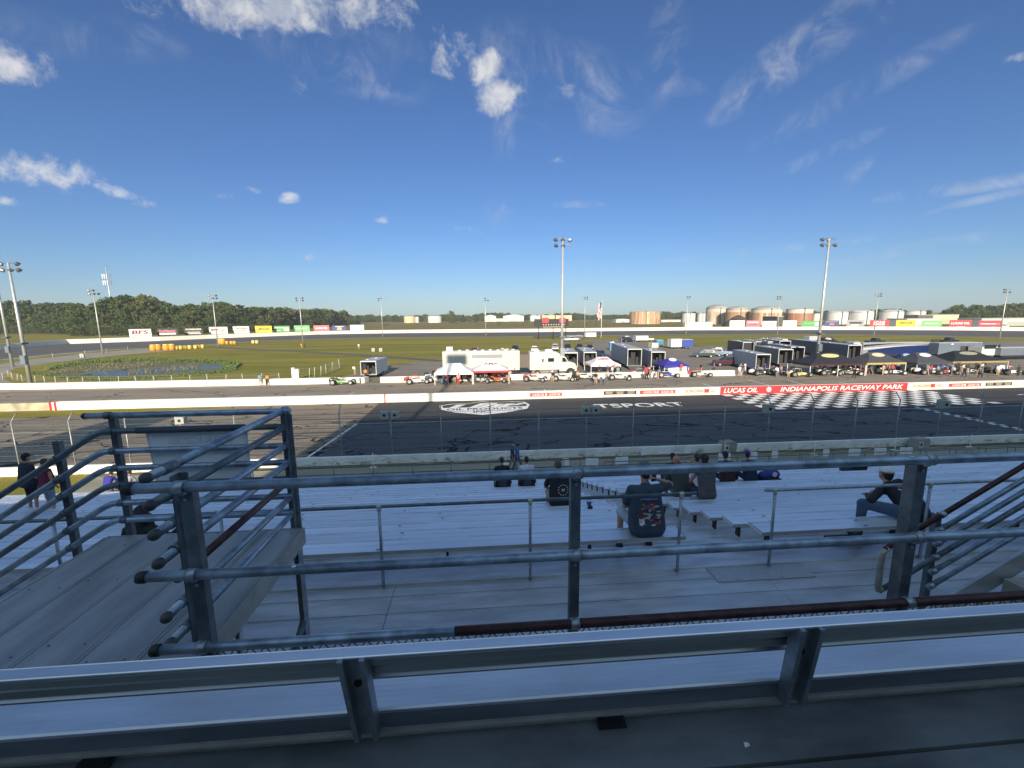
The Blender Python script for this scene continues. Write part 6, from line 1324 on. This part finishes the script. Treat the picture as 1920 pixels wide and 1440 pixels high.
for x in (-w*.75, w*.1, w*.85): obj('post', MB().tube((x, .1, 0), (x, .1, zb), .16, n=8), blackm, t)
p = G(1127, 634); t = thing('flagpole', 'white flagpole in the infield carrying a large flag', 'flagpole', (p.x, p.y, 0)); H = PY(1127, 564, p.y).z; obj('pole', MB().tube((0, 0, 0), (0, 0, H), .12, .07, n=8), whitep, t)
fl = thing('flag', 'striped red and white flag with blue corner hanging limp from the flagpole', 'flag', (p.x-.1, p.y, H-.3)); hh = 6.6
mb = MB(); 
for j in range(11):
    z0_, z1_ = -j*hh/11, -(j+1)*hh/11
    for i in range(6):
        f0, f1 = i/6, (i+1)/6; X = lambda f, z: -f*(1.6+.25*math.sin(z*1.3)); Yf = lambda f, z: .12*math.sin(f*11+z*1.1)
        mi = 2 if (j < 4 and i < 3) else (1 if (i+j//3) % 2 else 0)
        mb.raw([(X(f0, z0_), Yf(f0, z0_), z0_-f0*1.2), (X(f1, z0_), Yf(f1, z0_), z0_-f1*1.2), (X(f1, z1_), Yf(f1, z1_), z1_-f1*1.2), (X(f0, z1_), Yf(f0, z1_), z1_-f0*1.2)], [(0, 1, 2, 3)], mi)
obj('cloth', mb, [flat((.5, .05, .08), .7), flat((.7, .68, .66), .7), flat((.04, .05, .16), .7)], fl)
# ------------------------------------------------------------------ fences round the pond and infield
def post_fence(pts, h, lab, slack=0, tilt=.06):
    t = thing('wire_fence', lab, 'fence'); P = [G(*q) for q in pts]; mb = MB()
    for i, q in enumerate(P):
        dx, dy = rnd.uniform(-tilt, tilt)*h*2, rnd.uniform(-tilt, tilt)*h; obj('post', MB().tube((q.x, q.y, 0), (q.x+dx, q.y+dy, h), .06, n=5), flat((.45, .44, .38), .7), t)
        if i: 
            for k in (.35, .7, 1.0): mb.tube((P[i-1].x, P[i-1].y, h*k), (q.x, q.y, h*k), .012, n=3, caps=False)
            a, b = P[i-1], q
            m = max(2, int((b-a).length/.35))
            for j in range(m): c = a.lerp(b, j/m); mb.tube((c.x, c.y, .02), (c.x, c.y, h), .006, n=3, caps=False)
    obj('wire', mb, flat((.3, .3, .28), .7), t)
post_fence([(6, 712), (16, 706), (24, 712), (33, 714), (43, 716), (67, 718), (85, 719), (105, 720), (128, 720.5), (157, 720.5), (189, 720), (223, 719.5), (256, 719), (290, 718.5), (324, 717.5), (357, 717), (390, 716), (424, 715.5), (456, 714.5), (490, 713.5), (524, 713)], 1.15, 'leaning post and wire fence between the pond and the pit lane')
post_fence([(560, 712), (580, 710), (590, 708), (602, 705), (612, 701), (623, 697), (637, 690)], 1.7, 'wire fence running back from the wall near the pit gateway')
post_fence([(-60, 690), (0, 682), (50, 676), (100, 671), (160, 666), (200, 661), (240, 657)], 1.2, 'thin wire fence along the service road beyond the pond')
for u, v, lab, w_ in ((555, 712, 'pair of white cabinets by the wall near the fence corner', 1.6), (1375, 0, '', 0)):
    if w_: p = G(u, v); t = thing('utility_cabinet', lab, 'cabinet', (p.x, p.y, 0)); obj('box', MB().box(-.5, -.05, -.2, .2, .1, 1.9), whitep, t); obj('box', MB().box(.05, .5, -.2, .2, .1, 1.7), whitep, t); obj('plinth', MB().box(-.6, .6, -.25, .25, 0, .098), conc, t)
for u, v, lab in ((700, 660, 'pale equipment box on the infield by the path'), (714, 660, 'smaller pale box beside the infield equipment box'), (155, 671, 'grey electrical box on a post at the service road'), (942, 660, 'white sign board on a post behind the cream hauler'), (951, 661, 'short white tank behind the cream hauler')):
    p = G(u, v); t = thing('utility_box', lab, 'utility box', (p.x, p.y, 0), R(10)); t.scale = (.55,)*3; obj('box', MB().box(-.7, .7, -.5, .5, .25, 1.9), flat((.5, .49, .42), .6), t); obj('feet', MB().box(-.6, -.4, -.4, .4, 0, .248).box(.4, .6, -.4, .4, 0, .248), galv_dark, t); obj('door', MB().box(-.3, .3, -.52, -.503, .4, 1.6), flat((.25, .25, .22), .6), t)

# more crew and spectators filling the pits, each told apart by clothing and place
places = [(816, 884, 712, 'under the large white canopy'), (890, 952, 711, 'under the red-edged canopy'), (1112, 1160, 704, 'under the pink canopy'), (1205, 1245, 706, 'between the tall trailer and the violet canopy'), (1528, 1622, 699, 'under the long black canopy'), (1628, 1698, 698, 'under the charcoal canopy'), (1722, 1784, 697, 'under the dark grey canopy'), (1790, 1890, 697, 'under the widest black canopy'), (1384, 1500, 701, 'by the dark open trailers')]
cn = dict(bk='black', rd='red', wh='white', bl='blue', gy='grey', og='orange', tn='tan', nv='navy', pk='pink', tl='teal', dn='denim')
r7 = random.Random(21); seen = set()
for (ua, ub, v0, pl_) in places:
    for k in range(5 if ub-ua < 60 else 8):
        while True:
            a_, b_ = r7.choice(['bk', 'rd', 'wh', 'bl', 'gy', 'nv', 'tl', 'pk', 'bk', 'gy']), r7.choice(['bk', 'tn', 'gy', 'dn', 'nv'])
            if (a_, b_, pl_) not in seen: seen.add((a_, b_, pl_)); break
        pit_person(r7.uniform(ua, ub), v0+r7.uniform(-3, 7), r7.randrange(3), r7.uniform(0, 360), K[a_], K[b_], 'person in %s top and %s trousers standing %s' % (cn[a_], cn[b_], pl_))
# ------------------------------------------------------------------ trees
def leafmat(name, c0, c1, c2):
    mm = bpy.data.materials.new(name); mm.use_nodes = True; t = NT(mm.node_tree); t.n.clear()
    out = t.add('ShaderNodeOutputMaterial'); b = t.add('ShaderNodeBsdfPrincipled'); t.l.new(b.outputs[0], out.inputs[0])
    p = t.add('ShaderNodeTexCoord').outputs['Object']; oi = t.add('ShaderNodeObjectInfo')
    p2 = t.vmath('ADD', p, t.vmath('MULTIPLY', (9.0, 7.0, 5.0), oi.outputs['Location']))
    c = t.mix(t.step(t.noise(p2, .45, 5, .65), .35, .65), c0, c1)
    c = t.mix(t.step(oi.outputs['Random'], .55, 1.0, False), c, c2)
    c = t.mix(t.math('MULTIPLY', t.noise(p, 3.5, 2, .6), .45), c, tuple(x*.6 for x in c0))
    t.put(b.inputs['Base Color'], c); b.inputs['Roughness'].default_value = .8; b.inputs['Specular IOR Level'].default_value = .15
    return mm
leaf = leafmat('tree_foliage', (.04, .065, .018), (.10, .13, .036), (.15, .155, .055))
bark = mat('bark', (.12, .1, .075), .9, 0, .3, 4, .3)
import numpy as np
def crown_mesh(seed, H, Rr, n, leafs, base=.12, shape=.5):
    g_ = np.random.default_rng(seed); vs = []; fs = []
    cl = []
    for i in range(n):
        u = g_.uniform(base, 1.0)
        rad = Rr*math.sin(math.pi*min(1, max(.02, (u*.86+.1)))**.9)**.55*g_.uniform(.25, 1.12)
        a = g_.uniform(0, 2*math.pi); s_ = Rr*g_.uniform(.22, .42)*(1.1-u*.5)
        cl.append((rad*math.cos(a), rad*math.sin(a), u*H-s_*.5, s_))
    for (x, y, z, s_) in cl:
        d = g_.normal(size=(leafs, 3)); d /= np.linalg.norm(d, axis=1)[:, None]; r_ = s_*g_.uniform(.6, 1.22, leafs)
        d[:, 2] *= .8; P = np.stack([x+d[:, 0]*r_, y+d[:, 1]*r_, z+d[:, 2]*r_], 1)
        q = g_.normal(size=(leafs, 3))*.55+d; q /= np.linalg.norm(q, axis=1)[:, None]
        w_ = np.cross(q, g_.normal(size=(leafs, 3))); w_ /= np.linalg.norm(w_, axis=1)[:, None]; v_ = np.cross(q, w_)
        L = (H/17)*g_.uniform(.28, .62, leafs)[:, None]; k = len(vs)
        A = P-w_*L-v_*L*.6; B = P+w_*L-v_*L*.6; C_ = P+w_*L*.7+v_*L*.7; D_ = P-w_*L*.7+v_*L*.7
        for j in range(leafs): vs += [tuple(A[j]), tuple(B[j]), tuple(C_[j]), tuple(D_[j])]; fs.append((k+4*j, k+4*j+1, k+4*j+2, k+4*j+3))
    me = bpy.data.meshes.new('crown'); me.from_pydata(vs, [], fs); me.materials.append(leaf); me.update(); return me
def trunk_mesh(seed, H, Rr):
    g_ = random.Random(seed); mb = MB().path([(0, 0, 0), (.1, .05, H*.25), (-.1, .1, H*.5), (0, 0, H*.8)], [H*.022, H*.018, H*.013, H*.004], 7)
    for k in range(7):
        a = g_.uniform(0, 6.28); z = H*g_.uniform(.22, .55); mb.path([(0, 0, z), (math.cos(a)*Rr*.35, math.sin(a)*Rr*.35, z+H*.1), (math.cos(a)*Rr*.7, math.sin(a)*Rr*.7, z+H*.22)], [H*.01, H*.007, H*.002], 5)
    return fixn(mb.mesh('trunk', [bark]))
proto = [(crown_mesh(s_, 17, r_, n_, 34), trunk_mesh(s_, 17, r_)) for s_, r_, n_ in ((1, 6.5, 62), (2, 8.0, 72), (3, 5.5, 58), (4, 7.2, 66), (5, 9.0, 78))]
bush = [(crown_mesh(11, 5, 3.4, 26, 26, .0), trunk_mesh(11, 5, 3)), (crown_mesh(12, 5, 4.2, 30, 26, .0), trunk_mesh(12, 5, 3))]
LMK = [(-999, 0, 'beyond the left edge pole'), (0, 60, 'left of the nearest left pole'), (60, 150, 'left of the radio mast'), (150, 200, 'just left of the radio mast'), (200, 250, 'in the tallest clump below the radio mast'), (250, 300, 'above the leftmost billboard'), (300, 350, 'above the black script billboard'), (350, 398, 'above the black three-line billboard'), (398, 440, 'above the white red-script billboard'), (440, 480, 'above the white grey-lettered billboard'), (480, 517, 'above the left yellow billboard'), (517, 552, 'above the left green billboard'), (552, 590, 'above the bright green billboard'), (590, 625, 'above the faded pink billboard'), (625, 760, 'at the thin right end of the left wood'),
       (760, 840, 'near the pale cream tank'), (840, 905, 'around the single rounded tree'), (905, 990, 'behind the white gabled sheds'), (990, 1075, 'behind the scoreboard sheds'), (1075, 1180, 'behind the flagpole'), (1180, 1240, 'behind the roofless rusty tank'), (1240, 1320, 'behind the far white tanks'), (1320, 1470, 'behind the domed tanks'), (1470, 1560, 'behind the flat rusty tank'), (1560, 1650, 'behind the white domed tanks'), (1650, 1740, 'behind the pale right sheds'), (1740, 1800, 'at the left end of the right wood'), (1800, 1870, 'above the dark red billboard'), (1870, 9999, 'beside the rightmost pole')]
def lmk(u): return next(c for a, b, c in LMK if a <= u < b)
TL = {'left': 'broad front-row tree of the left wood ', 'left2': 'back-row tree of the left wood ', 'far': 'distant tree of the horizon belt ', 'right': 'dark crown of the right wood ', 'right2': 'lower front tree of the right wood '}
def tree(x, y, H, kind, lab, grp, pr=None, rs=None):
    c, tk = (pr or proto)[kind]; h0 = 5 if pr is bush else 17
    t = thing('tree' if pr is not bush else 'bush', lab, 'tree' if pr is not bush else 'bush', (x, y, 0), rnd.uniform(0, 6.28), grp); s_ = H/h0; t.scale = (s_*(rs or rnd.uniform(.85, 1.25)),)*2+(s_,)
    for n_, me in (('crown', c), ('trunk', tk)): o = bpy.data.objects.new(n_, me); COL.objects.link(o); o.parent = t
# left wood: foot points and crown tops from the photograph
def interp(tab, u):
    for a, b in zip(tab[:-1], tab[1:]):
        if a[0] <= u <= b[0]: return a[1]+(b[1]-a[1])*(u-a[0])/(b[0]-a[0])
    return tab[-1][1]
top = [(-260, 572), (-60, 566), (0, 568), (30, 565), (70, 565), (110, 569), (135, 567), (160, 573), (180, 569), (205, 556), (235, 555), (262, 555), (285, 562), (320, 569), (345, 572), (375, 568), (400, 567), (430, 568), (445, 572), (470, 573), (500, 575), (530, 574), (560, 580), (590, 578), (620, 580), (645, 583), (660, 590), (680, 589), (710, 589)]
dist = [(-260, 330), (0, 345), (130, 330), (160, 285), (330, 290), (480, 330), (600, 420), (710, 560)]
u = -250; i = 0
while u < 672:
    Yd = interp(dist, u); v = interp(top, u); p = PY(u, v, Yd); H = p.z*rnd.uniform(.9, 1.03)
    tree(p.x, Yd+rnd.uniform(-5, 5), H, i % 5, TL['left2']+lmk(u), 'trees of the left wood'); i += 1
    p2 = PY(u+rnd.uniform(-8, 8), v+10, Yd-9); tree(p2.x, Yd-9-rnd.uniform(0, 8), max(6, p2.z*rnd.uniform(.55, .95)), (i*3) % 5, TL['left']+lmk(u), 'trees of the left wood')
    u += rnd.uniform(9, 13)*(300/Yd)**.5
for u in range(-240, 500, 13):
    Yd = interp(dist, u)-24; p = PY(u+rnd.uniform(-4, 4), 620, Yd); tree(p.x, Yd, rnd.uniform(4, 7), u % 2, 'low bush before the left wood '+lmk(u), 'bushes at the foot of the left wood', bush)
# horizon belts
u = 640
while u < 1190:
    Yd = rnd.uniform(700, 760); v = 591.5+rnd.uniform(-2.5, 1.5)-(3 if 1040 < u < 1100 or 900 < u < 960 else 0); p = PY(u, v, Yd); tree(p.x, Yd, max(8, p.z), i % 5, TL['far']+lmk(u), 'trees of the horizon belt', rs=1.5); i += 1; u += rnd.uniform(5, 8)
for u, w_ in ((1195, 1),):
    u = 1190
    while u < 1560: Yd = rnd.uniform(520, 560); v = 587.5+rnd.uniform(-3, 1.5)-(u > 1240)*1-(u > 1500)*2; p = PY(u, v, Yd); tree(p.x, Yd, max(7, p.z), i % 5, TL['far']+lmk(u), 'trees of the horizon belt', rs=1.4); i += 1; u += rnd.uniform(8, 12)
u = 1560
topr = [(1560, 585), (1640, 580), (1700, 579), (1735, 586), (1760, 579), (1790, 576), (1815, 571), (1850, 571), (1880, 572), (1905, 569), (1960, 566), (2050, 566)]
while u < 2040:
    Yd = 330 if u > 1735 else 420; v = interp(topr, u); p = PY(u, v, Yd); tree(p.x, Yd+rnd.uniform(-6, 6), max(6, p.z*rnd.uniform(.9, 1.04)), i % 5, TL['right']+lmk(u), 'trees of the right wood'); i += 1
    if u > 1735: p = PY(u+4, v+8, Yd-14); tree(p.x, Yd-14, max(6, p.z*.9), i % 5, TL['right2']+lmk(u), 'trees of the right wood')
    u += rnd.uniform(8, 12)
p = PY(845, 583, 560); tree(p.x, 560, p.z, 1, 'single rounded tree standing before the pale tanks on the horizon', 'single trees', rs=.8)
for u, v, lab in ((868, 590, 'olive bushy tree right of the single rounded tree'), (880, 592, 'pale brownish tree in the gap between the horizon sheds'), (892, 589, 'dark tree left of the first white gabled shed')): p = PY(u, v, 600); tree(p.x, 600, p.z, 2, lab, 'single trees', rs=1.2)
for k in range(34):
    u = rnd.uniform(640, 1180); p = G(u, 607+rnd.uniform(-2, 6)); tree(p.x, p.y, rnd.uniform(1.2, 2.6), k % 2, ('small scrub low on the far field ' if p.y > 400 else 'small scrub close to the oval wall ')+lmk(u), 'scrub on the field', bush)
# pond-side growth
reed = mat('reeds', (.16, .15, .06), .85, 0, .3, 2); rg = mat('pond_weeds', (.07, .11, .025), .85, 0, .4, 1.5)
def tufts(name, pts, n_, h, m_, label, spread=1.0, wd=.05):
    mb = MB()
    for _ in range(n_):
        u, v = pts[rnd.randrange(len(pts)-1)], None
        k = rnd.randrange(len(pts)-1); a, b = pts[k], pts[k+1]; s_ = rnd.random(); q = G(a[0]+(b[0]-a[0])*s_, a[1]+(b[1]-a[1])*s_+rnd.gauss(0, spread))
        hh_ = h*rnd.uniform(.4, 1.2); a_ = rnd.uniform(0, 3.14); dx, dy = wd*math.cos(a_), wd*math.sin(a_); l = rnd.uniform(-.3, .3)*hh_; l2 = rnd.uniform(-.3, .3)*hh_
        mb.raw([(q.x-dx, q.y-dy, .02), (q.x+dx, q.y+dy, .02), (q.x+l+dx*.3, q.y+l2, hh_), (q.x+l-dx*.3, q.y+l2, hh_)], [(0, 1, 2, 3)])
    o = obj(name, mb, m_, fix=False); o['kind'] = 'stuff'; o['label'] = label; o['category'] = 'plants'; return o
tufts('pond_weeds', [(60, 697), (100, 706), (140, 709), (200, 712), (280, 709), (340, 704), (400, 699), (440, 693)], 1800, .28, rg, 'green weeds along the near margin of the pond', 1.6, .12)
tufts('pond_weeds', [(90, 692), (140, 682), (200, 677), (280, 674), (340, 677), (400, 677), (450, 682), (440, 690), (420, 688)], 2600, .42, rg, 'taller green weeds along the far margin of the pond', 1.5, .18)
tufts('reeds', [(240, 700), (290, 697), (340, 693), (372, 690)], 200, .7, reed, 'dry yellow reeds standing in the middle of the pond', 2.2, .05)
tufts('dry_grass', [(60, 700), (110, 694), (170, 690), (230, 686), (300, 681)], 600, .25, reed, 'dry brown growth between the pond and the far weeds', 4.5, .12)
# ------------------------------------------------------------------ tanks and far buildings
def tankmat(name, base, rust, amt, lo=0.0, hi=1.0, Ht=12):
    mm = bpy.data.materials.new(name); mm.use_nodes = True; t = NT(mm.node_tree); t.n.clear()
    out = t.add('ShaderNodeOutputMaterial'); b = t.add('ShaderNodeBsdfPrincipled'); t.l.new(b.outputs[0], out.inputs[0])
    p = t.add('ShaderNodeTexCoord').outputs['Object']; st_ = t.noise(t.scalev(p, (.8, .8, .03)), 1.0, 7, .7); n2 = t.noise(t.scalev(p, (1, 1, .2)), .5, 5, .6)
    k = t.math('MULTIPLY', t.step(t.math('ADD', st_, t.math('MULTIPLY', n2, .25)), .62-amt*.3, .78-amt*.25), .85); sp = t.add('ShaderNodeSeparateXYZ'); t.put(sp.inputs[0], p)
    z = t.math('DIVIDE', sp.outputs['Z'], Ht); k = t.math('MULTIPLY', k, t.math('MULTIPLY', t.step(z, lo-.08, lo+.08), t.math('SUBTRACT', 1.0, t.step(z, hi-.03, hi+.03))))
    rv = t.mix(n2, rust, tuple(x*.55 for x in rust)); t.put(b.inputs['Base Color'], t.mix(k, base, rv)); b.inputs['Roughness'].default_value = .6
    return mm
rust1 = (.46, .18, .05)
def tank(u0, u1, vt, Hcyl, dome, lab, m_, roofc=(.32, .31, .3), Y=None, vb=608, ladder=True):
    um = (u0+u1)/2; Y = Y or G(um, vb).y; a, b = PY(u0, vb, Y), PY(u1, vb, Y); r = (b.x-a.x)/2*math.cos(math.atan2((a.x+b.x)/2, Y))*1.02; H = PY(um, vt, Y).z
    t = thing('storage_tank', lab, 'storage tank', ((a.x+b.x)/2, Y, 0), 0, 'tanks of the tank farm'); hc = H*Hcyl
    obj('shell', MB().lathe([(r, 0), (r, hc)], n=40, caps=False), m_, t)
    obj('rim', MB().lathe([(r, hc-.25), (r+.12, hc-.25), (r+.12, hc), (r, hc)], n=40, caps=False), flat((.4, .36, .3), .6), t)
    rf = [(r*math.cos(x), hc+(H-hc)*math.sin(x)) for x in (0, .3, .6, .9, 1.2, 1.5)] if dome else [(r, hc), (r*.5, hc+.3), (.2, hc+.5)]
    obj('roof', MB().lathe(rf, n=40), mat('tank_roof_%d' % int(roofc[0]*100), roofc, .7, 0, .2, .3), t)
    if ladder: obj('ladder', MB().box(-r*.3, -r*.3+.5, -r*.98-.3, -r*.93, 0, hc+.8), galv_dark, t)
cream = (.62, .56, .45)
tank(1180, 1237, 584, .98, False, 'wide roofless rusty tank standing apart left of the tank farm', tankmat('tank_rust_a', (.62, .50, .36), rust1, .35, 0, .93, 12), Y=410)
tank(1322, 1366, 571, .80, True, 'leftmost tall tank with grey dome and streaked sides', tankmat('tank_rust_b', (.56, .51, .42), (.5, .27, .1), .3, 0, .75, 14), Y=372)
tank(1359, 1403, 574, .82, True, 'second domed tank with orange rusty flank', tankmat('tank_rust_c', (.55, .47, .36), (.48, .22, .08), .65, 0, .8, 13), Y=345)
tank(1406, 1464, 574, .83, True, 'third domed tank with dark orange stripes and white patch', tankmat('tank_rust_d', (.66, .58, .46), (.5, .2, .06), .45, 0, .8, 12), Y=325)
tank(1471, 1522, 579, .98, False, 'flat-topped tank with the strongest red-brown rust', tankmat('tank_rust_e', (.66, .60, .5), (.36, .11, .04), .8, .0, .75, 12), Y=322)
tank(1522, 1536, 588, 1, False, 'small cream tank right of the flat rusty one', flat((.7, .66, .55), .6), Y=330, ladder=False)
whit = mat('white_tank', (.60, .60, .57), .6, 0, .05, .1)
tank(1546, 1589, 583, .88, True, 'first white domed tank right of the tall pole', whit, (.5, .5, .49), Y=330)
tank(1590, 1636, 581, .84, True, 'second white domed tank right of the tall pole', whit, (.5, .5, .49), Y=320)
tank(1646, 1692, 580, .84, True, 'third white domed tank left of the pale shed', whit, (.4, .41, .43), Y=312)
tank(1690, 1733, 583, .97, False, 'white flat tank at the right end of the tank farm', whit, (.5, .5, .49), Y=330)
tank(1278, 1303, 587, .97, False, 'white tank behind the bushes left of the domed tanks', whit, (.5, .5, .49), Y=440)
tank(1307, 1323, 587, .97, False, 'narrow white tank just left of the tallest domed tank', whit, (.5, .5, .49), Y=430)
tank(758, 779, 593, 1, False, 'cream tank at the left end of the horizon', flat((.62, .5, .3), .6), Y=600, ladder=False)
tank(803, 828, 592.5, 1, False, 'pale cream tank left of the single rounded tree', flat((.7, .66, .56), .6), Y=600, ladder=False)
tank(779, 786, 594, 1, False, 'small silver tank beside the leftmost cream tank', flat((.5, .52, .54), .5), Y=600, ladder=False)
for u0, u1, vt, Yb, c, gable, lab in [(909, 930, 590.5, 640, (.7, .68, .6), True, 'first white gabled shed on the horizon'), (944, 982, 590, 640, (.7, .68, .6), True, 'wider white gabled shed on the horizon'), (995, 1013, 592, 640, (.66, .64, .56), False, 'white shed left of the scoreboard'), (1016, 1040, 591.5, 640, (.6, .47, .28), False, 'tan shed behind the scoreboard'), (1042, 1072, 591.5, 640, (.6, .48, .3), False, 'second tan shed right behind the scoreboard'),
        (1720, 1748, 591, 300, (.12, .1, .085), False, 'dark brown low building by the white tanks'), (1748, 1796, 590.5, 300, (.62, .54, .34), False, 'tan low building right of the dark brown one'), (1456, 1468, 594, 262, (.1, .09, .08), False, 'small dark hut behind the oval wall between two billboards'), (1840, 1990, 597, 250, (.5, .5, .47), False, 'long low pale building behind the rightmost billboards'), (1155, 1180, 598, 480, (.62, .62, .58), True, 'low white house left of the roofless rusty tank'), (1240, 1276, 600, 480, (.6, .6, .56), False, 'row of low white sheds right of the roofless tank'), (1700, 1760, 598, 262, (.55, .56, .55), False, 'pale flat shed behind the green billboard'), (930, 944, 597.5, 640, (.5, .5, .46), False, 'low shed between the two gabled sheds')]:
    a, b, c_ = PY(u0, 605, Yb), PY(u1, 605, Yb), PY((u0+u1)/2, vt, Yb); w = (b.x-a.x)/2; H = c_.z; t = thing('shed' if 'building' not in lab else 'building', lab, 'shed' if 'building' not in lab else 'building', ((a.x+b.x)/2, Yb, 0)); he = H*.8 if gable else H
    obj('wall', MB().box(-w, w, 0, 14, 0, he) if not gable else MB().prism([(-w, 0), (-w, he), (0, H-.1), (w, he), (w, 0)], 0, 14, 'xz'), flat(c, .6), t)
    obj('roof', MB().prism([(-w-.3, he), (0, H), (w+.3, he), (w+.3, he+.25), (0, H+.3), (-w-.3, he+.25)], -.3, 14.3, 'xz') if gable else MB().box(-w-.2, w+.2, -.2, 14.2, he+.003, he+.3), flat((.45, .44, .4), .6), t)
    if w > 6: obj('door', MB().box(-w*.35, w*.25, -.08, -.01, .1, he*.55), flat(tuple(x*.75 for x in c), .6), t)
pt = thing('earth_bank', 'dark brown mound of material in front of the second domed tank', 'mound', (*[PY(1384, 600, 300).x, 300], 0)); obj('mound', MB().lathe([(11, 0), (8, 3), (4, 6.4), (1, 8), (.1, 8.2)], n=14), mat('dark_soil', (.07, .055, .045), .95, 0, .3, .5, .5), pt)
# mast with antennas above the wood
p = PY(207, 560, 420); b_ = PY(198, 499, 420); H = b_.z; t = thing('radio_mast', 'slender radio mast with two clusters of white antennas rising above the left wood', 'mast', (p.x, 420, 0))
obj('pole', MB().tube((0, 0, 0), (0, 0, H), .7, .35, n=8), polem, t); wp_ = flat((.75, .76, .78), .5)
for z in (H-9.5, H-15): 
    obj('antenna_frame', MB().box(-3.3, 3.3, -.1, .1, z, z+.2).box(-3.3, 3.3, -.1, .1, z+2, z+2.2), galv_dark, t)
    for x in (-3.2, -1.6, 0.3, 1.8, 3.2): obj('antenna', MB().box(x-.35, x+.35, -.9, -.4, z-1.2, z+2.6), wp_ if x < 1 else galv, t)
obj('top_bar', MB().box(-3.5, 3.5, -.1, .1, H-.3, H-.05).box(-.1, .1, -.1, .1, H, H+2), galv_dark, t)
# parked things beyond the right end of the oval
for i, (u, lab) in enumerate([(1128, 'pale van row'), ]): pass
for u, v, c, lab in [(1560, 611, (.6, .6, .6), 'white van just right of the navy billboard'), (1666, 609, (.55, .56, .58), 'silver van right of the red and white billboard'), (1885, 611, (.4, .42, .45), 'grey pickup beyond the wall at the far right'), (1905, 610, (.62, .62, .6), 'pale pickup at the far right behind the floodlight pole'), (1612, 607, (.5, .5, .5), 'grey van behind the grey billboard'), (1820, 609, (.58, .58, .56), 'white pickup between the last two red billboards')]:
    p = G(u, 615); car((p.x, p.y+6, 0), R(rnd.choice((5, 175))), 'pickup', c, lab, 'vehicles beyond the oval wall')
# ------------------------------------------------------------------ thin summer haze
hzm = bpy.data.materials.new('haze'); hzm.use_nodes = True; ht = NT(hzm.node_tree); ht.n.clear(); ho = ht.add('ShaderNodeOutputMaterial'); hv = ht.add('ShaderNodeVolumePrincipled')
hv.inputs['Density'].default_value = .00022; hv.inputs['Color'].default_value = (.82, .9, 1, 1); ht.l.new(hv.outputs[0], ho.inputs['Volume'])
hz = obj('haze', MB().box(-1500, 1500, -80, 1200, -1, 70), hzm); hz['kind'] = 'stuff'; hz['label'] = 'thin pale haze over the far trees'
